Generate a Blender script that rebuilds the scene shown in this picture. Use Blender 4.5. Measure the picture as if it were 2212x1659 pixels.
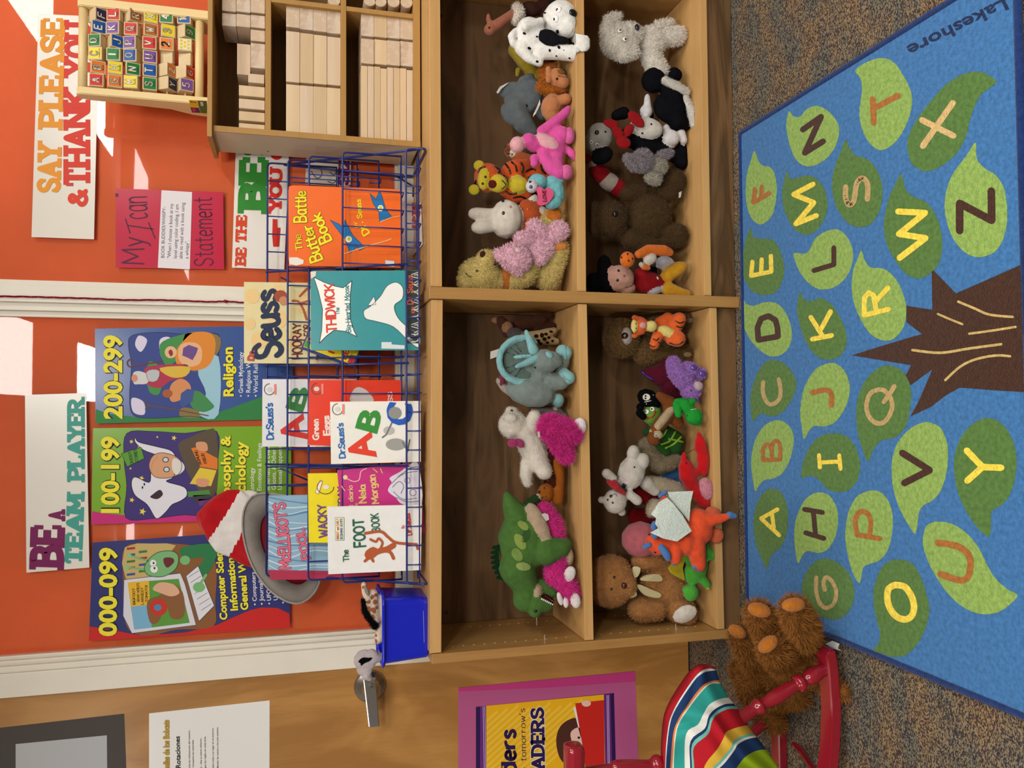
import bpy, bmesh, math, random
import numpy as np
from mathutils import Vector, Matrix, Quaternion
PI = math.pi
for _o in list(bpy.data.objects): bpy.data.objects.remove(_o, do_unlink=True)
SC = bpy.context.scene
COL = SC.collection
rnd = random.Random(7)
# ---------------------------------------------------------------- camera
F_PX = 1759.76
CAM = Vector((0.60376, -2.03772, 1.20205))
RV = Vector((0.99941229, -0.03420403, 0.00227247))
UV = Vector((0.00661366, 0.25744323, 0.96627079))
FV = Vector((0.03363539, 0.96568787, -0.25751814))
cd = bpy.data.cameras.new('camera'); cam = bpy.data.objects.new('camera', cd); COL.objects.link(cam)
cd.sensor_fit = 'HORIZONTAL'; cd.sensor_width = 36.0; cd.lens = F_PX/2212*36.0
cd.clip_start = 0.05; cd.clip_end = 60
cx_, cy_, cz_ = -UV, RV, -FV          # the phone was held sideways: image right is down
M3 = Matrix((cx_, cy_, cz_)).transposed()
cam.matrix_world = Matrix.Translation(CAM) @ M3.to_4x4()
SC.camera = cam
# ---------------------------------------------------------------- view, world, lights
vs = SC.view_settings
vs.view_transform = 'Standard'; vs.look = 'None'; vs.gamma = 1.0; vs.exposure = 0.08; vs.use_curve_mapping = False
wd = bpy.data.worlds.new('world'); SC.world = wd; wd.use_nodes = True
wd.node_tree.nodes['Background'].inputs[0].default_value = (1.0, 0.95, 0.89, 1)
wd.node_tree.nodes['Background'].inputs[1].default_value = 0.22
def area(name, loc, target, sx, sy, power, color):
    l = bpy.data.lights.new(name, 'AREA'); l.shape = 'RECTANGLE'; l.size = sx; l.size_y = sy
    l.energy = power; l.color = color
    o = bpy.data.objects.new(name, l); COL.objects.link(o); o.location = loc
    d = Vector(target)-Vector(loc); o.rotation_euler = d.to_track_quat('-Z', 'Y').to_euler()
    return o
WARM = (1.0, 0.965, 0.905)
for (lx, ly, sx, sy, pw) in ((.92, -1.95, .42, 1.1, 32), (3.02, -2.35, .5, .95, 40), (.90, -3.86, .40, .72, 60), (2.9, -4.2, .36, .7, 70), (-1.9, -1.95, .42, 1.1, 34), (-2.0, -3.86, .4, .7, 60)):
    area('ceiling_lamp', (lx, ly, 2.655), (lx, ly, 0), sx, sy, pw, WARM)
area('ceiling_lamp', (2.0, -.95, 2.655), (2.0, -.95, 0), .5, .5, 16, WARM)
# ---------------------------------------------------------------- pixel -> world (rays of the calibrated camera)
def ray(px, py): return FV*F_PX + RV*(829.5-py) - UV*(px-1106)
def atY(px, py, Y): d = ray(px, py); return CAM + d*((Y-CAM.y)/d.y)
def atX(px, py, X): d = ray(px, py); return CAM + d*((X-CAM.x)/d.x)
def atZ(px, py, Z): d = ray(px, py); return CAM + d*((Z-CAM.z)/d.z)
def mpp(Y): return (Y-CAM.y)/F_PX*1.0      # metres per pixel, about
# ---------------------------------------------------------------- colours and materials
def lin(c):
    if isinstance(c, str):
        c = c.lstrip('#'); c = tuple(int(c[i:i+2], 16)/255 for i in (0, 2, 4))
    return tuple((x/12.92 if x <= .04045 else ((x+.055)/1.055)**2.4) for x in c[:3]) + (1.0,)
_mats = {}
def mat(name, color, rough=.6, spec=.3, metal=0., noise=0., nscale=30., bump=0., bscale=200., sheen=0., coat=0., emis=0., var=None):
    """plain procedural material; noise = colour mottling, bump = fine relief"""
    key = name
    if key in _mats: return _mats[key]
    m = bpy.data.materials.new(name); m.use_nodes = True; nt = m.node_tree; N = nt.nodes; L = nt.links
    b = N['Principled BSDF']; c = lin(color)
    b.inputs['Base Color'].default_value = c; b.inputs['Roughness'].default_value = rough
    b.inputs['Metallic'].default_value = metal; b.inputs['Specular IOR Level'].default_value = spec
    if sheen: b.inputs['Sheen Weight'].default_value = sheen; b.inputs['Sheen Roughness'].default_value = .5
    if coat: b.inputs['Coat Weight'].default_value = coat; b.inputs['Coat Roughness'].default_value = .08
    if emis: b.inputs['Emission Color'].default_value = c; b.inputs['Emission Strength'].default_value = emis
    if noise or var or bump:
        tc = N.new('ShaderNodeTexCoord')
    if noise or var:
        t = N.new('ShaderNodeTexNoise'); t.inputs['Scale'].default_value = nscale; t.inputs['Detail'].default_value = 4
        L.new(tc.outputs['Object'], t.inputs['Vector'])
        r = N.new('ShaderNodeValToRGB'); r.color_ramp.elements[0].position = .3; r.color_ramp.elements[1].position = .7
        if var: a, d = lin(color), lin(var)
        else: a = tuple(x*(1-noise) for x in c[:3])+(1,); d = tuple(min(1, x*(1+noise)) for x in c[:3])+(1,)
        r.color_ramp.elements[0].color = a; r.color_ramp.elements[1].color = d
        L.new(t.outputs['Fac'], r.inputs['Fac']); L.new(r.outputs['Color'], b.inputs['Base Color'])
    if bump:
        t2 = N.new('ShaderNodeTexNoise'); t2.inputs['Scale'].default_value = bscale; t2.inputs['Detail'].default_value = 3
        L.new(tc.outputs['Object'], t2.inputs['Vector'])
        bp = N.new('ShaderNodeBump'); bp.inputs['Strength'].default_value = bump; bp.inputs['Distance'].default_value = .003
        L.new(t2.outputs['Fac'], bp.inputs['Height']); L.new(bp.outputs['Normal'], b.inputs['Normal'])
    _mats[key] = m; return m
def plushmat(color, var=None, noise=.12):
    c = color.lstrip('#'); l_ = sum(lin(color)[:3])/3
    return mat('plush_'+c+('_'+var.lstrip('#') if var else ''), color, rough=.95, spec=(.02 if l_ < .03 else .1), sheen=(.0 if l_ < .03 else .04 if l_ < .12 else .18), noise=noise, var=var, nscale=60, bump=.9, bscale=420)
def ink(color):
    return mat('ink_'+color.lstrip('#'), color, rough=.45, spec=.3)
def gloss(color):
    return mat('gloss_'+color.lstrip('#'), color, rough=.18, spec=.5)
def wood(name, c1, c2, axis='X', scale=1.0, stretch=14., rough=.4, spec=.35, rings=False, dist=2.5, coat=0.):
    """grain runs along the given object axis"""
    if name in _mats: return _mats[name]
    m = bpy.data.materials.new(name); m.use_nodes = True; nt = m.node_tree; N = nt.nodes; L = nt.links
    b = N['Principled BSDF']; b.inputs['Roughness'].default_value = rough; b.inputs['Specular IOR Level'].default_value = spec
    if coat: b.inputs['Coat Weight'].default_value = coat; b.inputs['Coat Roughness'].default_value = .15
    tc = N.new('ShaderNodeTexCoord'); mp = N.new('ShaderNodeMapping')
    s = [stretch*scale]*3; s['XYZ'.index(axis)] = scale*.9
    mp.inputs['Scale'].default_value = s
    L.new(tc.outputs['Object'], mp.inputs['Vector'])
    n1 = N.new('ShaderNodeTexNoise'); n1.inputs['Scale'].default_value = 2.2; n1.inputs['Detail'].default_value = 5; n1.inputs['Distortion'].default_value = dist*.35
    L.new(mp.outputs['Vector'], n1.inputs['Vector'])
    mp2 = N.new('ShaderNodeMapping'); s2 = [160.]*3; s2['XYZ'.index(axis)] = 7.
    mp2.inputs['Scale'].default_value = s2; L.new(tc.outputs['Object'], mp2.inputs['Vector'])
    n2 = N.new('ShaderNodeTexNoise'); n2.inputs['Scale'].default_value = 2.; n2.inputs['Detail'].default_value = 3
    L.new(mp2.outputs['Vector'], n2.inputs['Vector'])
    fac = n1.outputs['Fac']
    if rings:
        ml = N.new('ShaderNodeMath'); ml.operation = 'MULTIPLY'; ml.inputs[1].default_value = rings
        L.new(n1.outputs['Fac'], ml.inputs[0]); fr = N.new('ShaderNodeMath'); fr.operation = 'PINGPONG'; fr.inputs[1].default_value = 1.
        L.new(ml.outputs[0], fr.inputs[0]); fac = fr.outputs[0]
    mx = N.new('ShaderNodeMath'); mx.operation = 'MULTIPLY_ADD'; mx.inputs[1].default_value = .35
    L.new(n2.outputs['Fac'], mx.inputs[0])
    sc = N.new('ShaderNodeMath'); sc.operation = 'MULTIPLY'; sc.inputs[1].default_value = .75
    L.new(fac, sc.inputs[0]); L.new(sc.outputs[0], mx.inputs[2])
    r = N.new('ShaderNodeValToRGB'); r.color_ramp.elements[0].position = .25; r.color_ramp.elements[1].position = .85
    r.color_ramp.elements[0].color = lin(c2); r.color_ramp.elements[1].color = lin(c1)
    L.new(mx.outputs[0], r.inputs['Fac']); L.new(r.outputs['Color'], b.inputs['Base Color'])
    bp = N.new('ShaderNodeBump'); bp.inputs['Strength'].default_value = .12; bp.inputs['Distance'].default_value = .001
    L.new(n2.outputs['Fac'], bp.inputs['Height']); L.new(bp.outputs['Normal'], b.inputs['Normal'])
    _mats[name] = m; return m
# ---------------------------------------------------------------- objects
def link(o, parent=None):
    COL.objects.link(o)
    if parent is not None: o.parent = parent; o.matrix_parent_inverse = Matrix.Translation(-parent.location) if parent.type == 'EMPTY' and parent.parent is None else Matrix.Identity(4)
    return o
def tag(o, label=None, cat=None, group=None, kind=None):
    if label: o['label'] = label
    if cat: o['category'] = cat
    if group: o['group'] = group
    if kind: o['kind'] = kind
    return o
def thing(name, label, cat, loc=(0, 0, 0), group=None):
    o = bpy.data.objects.new(name, None); o.empty_display_size = .02; o.location = loc; COL.objects.link(o)
    return tag(o, label, cat, group)
def mesh_obj(name, verts, faces, m, parent=None, smooth=False, label=None, kind=None):
    me = bpy.data.meshes.new(name); me.from_pydata([tuple(v) for v in verts], [], faces); me.update()
    if m is not None: me.materials.append(m)
    if smooth: me.polygons.foreach_set('use_smooth', [True]*len(me.polygons))
    o = bpy.data.objects.new(name, me); link(o, parent); tag(o, label, kind=kind)
    return o
def bm_obj(name, bm, m, parent=None, smooth=False, label=None, kind=None):
    me = bpy.data.meshes.new(name); bm.to_mesh(me); bm.free()
    if m is not None:
        for x in (m if isinstance(m, (list, tuple)) else [m]): me.materials.append(x)
    if smooth: me.polygons.foreach_set('use_smooth', [True]*len(me.polygons))
    o = bpy.data.objects.new(name, me); link(o, parent); tag(o, label, kind=kind)
    return o
def bx(bm, x0, x1, y0, y1, z0, z1, bev=0.):
    vs_ = [bm.verts.new((x, y, z)) for x in (x0, x1) for y in (y0, y1) for z in (z0, z1)]
    fs = [(0, 1, 3, 2), (4, 6, 7, 5), (0, 4, 5, 1), (2, 3, 7, 6), (0, 2, 6, 4), (1, 5, 7, 3)]
    nf = [bm.faces.new([vs_[i] for i in f]) for f in fs]
    if bev:
        es = {e for f in nf for e in f.edges}
        bmesh.ops.bevel(bm, geom=list(es), offset=bev, segments=2, affect='EDGES', profile=.6)
    return bm
def hexa(bm, P, bev=0.):
    """eight corners: bottom ring 4 then top ring 4"""
    v = [bm.verts.new(p) for p in P]
    nf = [bm.faces.new([v[i] for i in f]) for f in ((3, 2, 1, 0), (4, 5, 6, 7), (0, 1, 5, 4), (1, 2, 6, 5), (2, 3, 7, 6), (3, 0, 4, 7))]
    bmesh.ops.recalc_face_normals(bm, faces=nf)
    if bev:
        es = {e for f in nf for e in f.edges}
        bmesh.ops.bevel(bm, geom=list(es), offset=bev, segments=2, affect='EDGES', profile=.6)
def box(name, x0, x1, y0, y1, z0, z1, m, parent=None, bev=0., label=None, kind=None):
    bm = bmesh.new(); bx(bm, x0, x1, y0, y1, z0, z1, bev)
    return bm_obj(name, bm, m, parent, label=label, kind=kind)
def tube(bm, pts, r, seg=8, caps=True):
    pts = [Vector(p) for p in pts]; rs = r if isinstance(r, (list, tuple)) else [r]*len(pts)
    rings = []; prev = None
    for i, p in enumerate(pts):
        t = (pts[min(i+1, len(pts)-1)]-pts[max(i-1, 0)])
        if t.length < 1e-9: t = Vector((0, 0, 1))
        t.normalize()
        if prev is None:
            a = Vector((0, 0, 1)) if abs(t.z) < .9 else Vector((1, 0, 0)); n = t.cross(a).normalized()
        else:
            n = prev-t*prev.dot(t)
            n = n.normalized() if n.length > 1e-6 else t.orthogonal().normalized()
        prev = n; b = t.cross(n)
        rings.append([bm.verts.new(p+(n*math.cos(2*PI*k/seg)+b*math.sin(2*PI*k/seg))*rs[i]) for k in range(seg)])
    for a, b in zip(rings, rings[1:]):
        for k in range(seg): bm.faces.new((a[k], a[(k+1) % seg], b[(k+1) % seg], b[k]))
    if caps: bm.faces.new(list(reversed(rings[0]))); bm.faces.new(rings[-1])
def fillet(pts, r, n=4):
    """round the corners of a polyline"""
    pts = [Vector(p) for p in pts]; out = [pts[0]]
    for a, b, c in zip(pts, pts[1:], pts[2:]):
        u = (a-b); v = (c-b); rr = min(r, u.length*.49, v.length*.49)
        p, q = b+u.normalized()*rr, b+v.normalized()*rr
        for i in range(n+1):
            t = i/n; out.append(p*(1-t)**2+b*2*t*(1-t)+q*t*t)
    out.append(pts[-1]); return out
def catmull(pts, n=6, closed=False):
    P = [Vector(p) for p in pts]; out = []; L_ = len(P)
    for i in range(L_ if closed else L_-1):
        if closed: p0, p1, p2, p3 = P[i-1], P[i], P[(i+1) % L_], P[(i+2) % L_]
        else: p0, p1, p2, p3 = P[max(i-1, 0)], P[i], P[i+1], P[min(i+2, L_-1)]
        for k in range(n):
            t = k/n
            out.append(.5*((2*p1)+(p2-p0)*t+(2*p0-5*p1+4*p2-p3)*t*t+(3*p1-p0-3*p2+p3)*t**3))
    if not closed: out.append(P[-1])
    return out
def lathe(bm, prof, origin, axis, seg=20):
    """prof = list of (distance along axis, radius)"""
    pts = []; o = Vector(origin); a = Vector(axis).normalized()
    tube(bm, [o+a*d for d, r in prof], [max(r, 1e-4) for d, r in prof], seg)
# ---------------------------------------------------------------- stroke lettering (drawn by hand, no font files)
_G = {
'A': (4, '0,0 2,6 4,0|.8,2.1 3.2,2.1'), 'B': (3.7, '0,0 0,6|~0,6 1.2,6 2.6,5.8 3.2,4.7 2.6,3.5 1.2,3.2 0,3.2|~0,3.2 1.4,3.2 3,2.8 3.6,1.6 3,.4 1.4,0 0,0'),
'C': (3.8, '~3.7,4.9 3,5.8 1.8,6 .6,5.2 0,3 .6,.8 1.8,0 3,.2 3.7,1.1'), 'D': (3.8, '0,0 0,6|~0,6 1.4,6 3,5.2 3.7,3 3,.8 1.4,0 0,0'),
'E': (3.3, '3.2,6 0,6 0,0 3.3,0|0,3.1 2.6,3.1'), 'F': (3.2, '3.2,6 0,6 0,0|0,3.1 2.6,3.1'),
'G': (4, '~3.8,4.9 3.1,5.8 1.9,6 .6,5.2 0,3 .6,.8 1.9,0 3.1,.3 3.8,1.2|3.8,1.0 3.8,2.7 2.3,2.7'), 'H': (3.8, '0,0 0,6|3.8,0 3.8,6|0,3 3.8,3'),
'I': (.2, '.1,0 .1,6'), 'J': (3, '2.8,6 2.8,1.6|~2.8,1.8 2.5,.5 1.5,0 .5,.4 .1,1.6'), 'K': (3.8, '0,0 0,6|3.6,6 0,2.6|1.2,3.6 3.8,0'),
'L': (3, '0,6 0,0 3,0'), 'M': (4.8, '0,0 .3,6 2.4,1.6 4.5,6 4.8,0'), 'N': (3.9, '0,0 0,6 3.9,0 3.9,6'),
'O': (4.2, '~2.1,6 .7,5.3 0,3 .7,.7 2.1,0 3.5,.7 4.2,3 3.5,5.3 2.1,6'), 'P': (3.5, '0,0 0,6|~0,6 1.4,6 2.9,5.6 3.5,4.4 2.9,3.1 1.4,2.7 0,2.7'),
'Q': (4.2, '~2.1,6 .7,5.3 0,3 .7,.7 2.1,0 3.5,.7 4.2,3 3.5,5.3 2.1,6|2.4,1.8 4.3,-.4'), 'R': (3.7, '0,0 0,6|~0,6 1.4,6 2.9,5.6 3.4,4.5 2.9,3.3 1.4,2.9 0,2.9|1.5,2.9 3.7,0'),
'S': (3.5, '~3.3,5 2.5,5.9 1.4,6 .3,5.3 .3,4 1.2,3.3 2.5,2.8 3.4,2 3.3,.8 2.2,0 1,.1 .1,1'), 'T': (4, '0,6 4,6|2,6 2,0'),
'U': (3.9, '0,6 0,2|~0,2.2 .3,.8 1.2,.1 2,0 2.8,.1 3.6,.8 3.9,2.2|3.9,2 3.9,6'), 'V': (4, '0,6 2,0 4,6'), 'W': (5.6, '0,6 1.4,0 2.8,4.6 4.2,0 5.6,6'),
'X': (4, '0,0 4,6|0,6 4,0'), 'Y': (4, '0,6 2,3 4,6|2,3 2,0'), 'Z': (3.8, '0,6 3.8,6 0,0 3.8,0'),
'0': (3.4, '~1.7,6 .5,5.3 0,3 .5,.7 1.7,0 2.9,.7 3.4,3 2.9,5.3 1.7,6'), '1': (1.6, '0,5 1.4,6 1.4,0'), '2': (3.4, '~.1,4.6 .6,5.7 1.8,6 3,5.5 3.3,4.3 2.6,3 1.2,1.4 0,0|0,0 3.4,0'),
'3': (3.3, '~.1,5 .9,5.9 2.2,5.9 3.1,4.9 2.7,3.6 1.3,3.2|~1.3,3.2 2.8,2.9 3.3,1.7 2.6,.3 1.1,0 0,.9'), '4': (3.6, '2.7,0 2.7,6 0,1.8 3.6,1.8'), '5': (3.3, '3,6 .5,6 .3,3.5|~.3,3.4 1.6,3.8 3,3 3.3,1.8 2.6,.4 1.2,0 0,.8'),
'6': (3.4, '~3,5.4 2,6 .7,5.2 0,3 .3,.9 1.6,0 2.9,.6 3.3,2 2.6,3.3 1.4,3.4 .3,2.5'), '7': (3.3, '0,6 3.3,6 1.2,0'), '8': (3.4, '~1.7,6 .5,5.5 .4,4.2 1.7,3.2 3.2,2.4 3.2,.8 1.7,0 .2,.8 .2,2.4 1.7,3.2 3,4.2 2.9,5.5 1.7,6'), '9': (3.4, '~3.3,3.6 2.4,2.6 1.1,2.7 .1,3.9 .6,5.5 1.8,6 3,5.3 3.4,3.2 2.8,.9 1.5,0 .4,.5'),
'a': (2.8, '~2.6,3 1.8,4 .7,3.8 0,2.4 .3,.5 1.3,0 2.2,.6 2.6,1.6|2.6,4 2.6,.6 3,0'), 'b': (2.8, '0,6 0,0|~0,2.8 .9,4 2,3.9 2.7,2.6 2.5,.8 1.5,0 .5,.3 0,1.2'),
'c': (2.5, '~2.4,3.3 1.6,4 .7,3.7 0,2.4 .3,.6 1.3,0 2.4,.6'), 'd': (2.8, '2.6,6 2.6,0|~2.6,2.8 1.8,4 .7,3.8 0,2.4 .3,.5 1.3,0 2.2,.5 2.6,1.2'),
'e': (2.6, '~.1,2 1.4,2.1 2.5,2.3 2.3,3.5 1.4,4 .5,3.6 0,2 .4,.5 1.4,0 2.5,.6'), 'f': (2, '~2.2,5.6 1.5,6 .8,5.4 .8,4 .8,2 .8,0|0,3.7 2,3.7'),
'g': (2.7, '~2.5,3 1.7,4 .6,3.7 0,2.4 .4,.8 1.4,.5 2.3,1.2 2.5,2.4|~2.6,4 2.6,1 2.5,-1 1.5,-1.9 .2,-1.4'), 'h': (2.6, '0,6 0,0|~0,2.6 .7,3.8 1.7,4 2.5,3.2 2.5,1.5 2.5,0'),
'i': (.3, '.15,4 .15,0|.15,5.5 .15,5.7'), 'j': (1, '~.8,4 .8,1 .7,-1 0,-1.7|.8,5.5 .8,5.7'), 'k': (2.5, '0,6 0,0|2.3,4 0,1.7|.9,2.4 2.5,0'), 'l': (.3, '.15,6 .15,0'),
'm': (4.2, '0,4 0,0|~0,2.8 .7,3.9 1.5,4 2.1,3.2 2.1,1.5 2.1,0|~2.1,2.8 2.8,3.9 3.6,4 4.2,3.2 4.2,1.5 4.2,0'), 'n': (2.6, '0,4 0,0|~0,2.6 .7,3.8 1.7,4 2.5,3.2 2.5,1.5 2.5,0'),
'o': (2.8, '~1.4,4 .4,3.5 0,2 .4,.5 1.4,0 2.4,.5 2.8,2 2.4,3.5 1.4,4'), 'p': (2.8, '0,4 0,-2|~0,2.8 .9,4 2,3.9 2.7,2.6 2.5,.8 1.5,0 .5,.3 0,1.2'),
'q': (2.8, '2.6,4 2.6,-2|~2.6,2.8 1.8,4 .7,3.8 0,2.4 .3,.5 1.3,0 2.6,1.2'), 'r': (1.9, '0,4 0,0|~0,2.5 .7,3.7 1.9,4'), 's': (2.2, '~2.1,3.4 1.4,4 .5,3.8 .2,2.9 1.1,2.2 2,1.6 2.1,.6 1.2,0 .1,.5'),
't': (2, '~1,5.6 1,3 1,.8 1.5,0 2.1,.2|0,4 2,4'), 'u': (2.6, '~0,4 0,1.5 .5,.2 1.4,0 2.2,.7 2.6,1.8|2.6,4 2.6,0'), 'v': (2.5, '0,4 1.25,0 2.5,4'), 'w': (3.8, '0,4 1,0 1.9,3.2 2.8,0 3.8,4'),
'x': (2.5, '0,0 2.5,4|0,4 2.5,0'), 'y': (2.6, '0,4 1.3,.2|~2.6,4 1.3,.2 .7,-1.4 0,-1.8'), 'z': (2.4, '0,4 2.4,4 0,0 2.4,0'),
'&': (4.2, '~4,0 1.6,3.6 .9,4.8 1.5,5.9 2.5,5.6 2.6,4.5 1.2,3.1 .1,1.9 .4,.5 1.7,-.1 3,.6 3.8,2.4'), '-': (2.2, '0,2.8 2.2,2.8'), '.': (.3, '.15,.1 .15,.3'), "'": (.4, '.3,6 .1,4.8'), '"': (1.2, '.3,6 .2,4.8|1.1,6 1,4.8'), '!': (.3, '.15,6 .15,2|.15,.1 .15,.3'),
'/': (2.4, '0,-.5 2.4,6.3'), ',': (.4, '.3,.2 0,-1'), '*': (.8, '.3,2.6 .5,2.8'), ' ': (2.2, '')}
_SER = {'A': [(0, 0), (4, 0)], 'B': [(.1, 0), (.1, 6)], 'D': [(.1, 0), (.1, 6)], 'E': [(.1, 0), (.1, 6)], 'F': [(.1, 0), (.1, 6)], 'H': [(0, 0), (0, 6), (3.8, 0), (3.8, 6)], 'I': [(.1, 0), (.1, 6)], 'K': [(0, 0), (0, 6), (3.8, 0), (3.6, 6)], 'L': [(0, 0), (0, 6)],
'M': [(0, 0), (4.8, 0), (.2, 6), (4.6, 6)], 'N': [(0, 0), (0, 6), (3.9, 6)], 'P': [(0, 0), (.1, 6)], 'R': [(0, 0), (.1, 6), (3.7, 0)], 'T': [(2, 0)], 'U': [(0, 6), (3.9, 6)], 'Y': [(0, 6), (4, 6), (2, 0)]}
_TERM = {'E': [(3.2, 6, -1), (3.3, 0, 1)], 'F': [(3.2, 6, -1)], 'L': [(3, 0, 1)], 'T': [(0.1, 6, -1), (3.9, 6, -1)], 'S': [(3.3, 6, -1), (.15, 0, 1)], 'C': [(3.6, 6, -1)]}
def _terms(s, gap):
    x = 0; out = []
    for ch in s:
        w = _G.get(ch, (2, ''))[0]; out += [(a+x, b, d) for a, b, d in _TERM.get(ch, [])]; x += w+gap
    return out
def _layout(s, gap=1.1, mono=None):
    """stroke polylines of a line of writing, cap height 6"""
    x = 0; out = []; ser = []
    for ch in s:
        w, g = _G.get(ch, _G.get(ch.upper(), (2, '')))
        for st in (g.split('|') if g else []):
            sm = st.startswith('~'); pts = [tuple(float(a) for a in p.split(',')) for p in st.lstrip('~').split()]
            if sm: pts = [(v.x, v.y) for v in catmull([(a, b, 0) for a, b in pts], 4)]
            out.append([(a+x, b) for a, b in pts])
        for sx, sy in _SER.get(ch, []): ser.append((sx+x, sy))
        x += w+gap
    return out, ser, max(x-gap, .1)
def _disc(V, Fc, x, y, r, n=10):
    b = len(V); V += [(x+r*math.cos(2*PI*k/n), y+r*math.sin(2*PI*k/n)) for k in range(n)]; Fc.append(tuple(range(b, b+n)))
def _rect(V, Fc, x0, y0, x1, y1):
    b = len(V); V += [(x0, y0), (x1, y0), (x1, y1), (x0, y1)]; Fc.append((b, b+1, b+2, b+3))
def stroke2d(lines, t, rnd_caps=True):
    """ribbons of width t along 2-D polylines"""
    V, Fc = [], []
    for pl in lines:
        for (ax, ay), (bx_, by) in zip(pl, pl[1:]):
            dx, dy = bx_-ax, by-ay; l = math.hypot(dx, dy) or 1e-6; nx, ny = -dy/l*t/2, dx/l*t/2
            b = len(V); V += [(ax-nx, ay-ny), (bx_-nx, by-ny), (bx_+nx, by+ny), (ax+nx, ay+ny)]; Fc.append((b, b+1, b+2, b+3))
        for i, (x, y) in enumerate(pl):
            if rnd_caps or 0 < i < len(pl)-1: _disc(V, Fc, x, y, t/2, 8)
    return V, Fc
def text2d(s, t=.9, gap=1.1, slab=0., caps=True):
    lines, ser, w = _layout(s, gap+(slab*.9 if slab else 0))
    V, Fc = stroke2d(lines, t, caps)
    if slab:
        for x, y in ser:
            _rect(V, Fc, x-t*.5-slab, (-t*.5 if y < 3 else 6-t*.35), x+t*.5+slab, (t*.35 if y < 3 else 6+t*.5))
        for x, y, d in _terms(s, gap+slab*.9): _rect(V, Fc, x-t*.28, min(y, y+d*2.0), x+t*.28, max(y, y+d*2.0))
    lo, hi = -t/2, 6+t/2
    x0, x1 = min([v[0] for v in V] or [0]), max([v[0] for v in V] or [1])
    return [((x-x0)/(x1-x0), (y-lo)/(hi-lo)) for x, y in V], Fc
_fc = {}
def font2d(s, bold=0.):
    """writing set in Blender's own built-in font, normalised: x 0..1, cap height 0..1"""
    k = (s, bold)
    if k in _fc: return _fc[k]
    def conv(txt):
        cu = bpy.data.curves.new('t', 'FONT'); cu.body = txt; cu.size = 1; cu.offset = bold; cu.resolution_u = 3; cu.fill_mode = 'FRONT'
        o = bpy.data.objects.new('t', cu); COL.objects.link(o); dg = bpy.context.evaluated_depsgraph_get()
        me = bpy.data.meshes.new_from_object(o.evaluated_get(dg)); V = [(v.co.x, v.co.y) for v in me.vertices]; Fc = [tuple(p.vertices) for p in me.polygons]
        bpy.data.objects.remove(o); bpy.data.curves.remove(cu); bpy.data.meshes.remove(me); return V, Fc
    V, Fc = conv(s)
    h = .729+bold; x0, x1 = min(v[0] for v in V), max(v[0] for v in V)
    _fc[k] = ([((x-x0)/(x1-x0), y/h) for x, y in V], Fc); return _fc[k]
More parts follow.
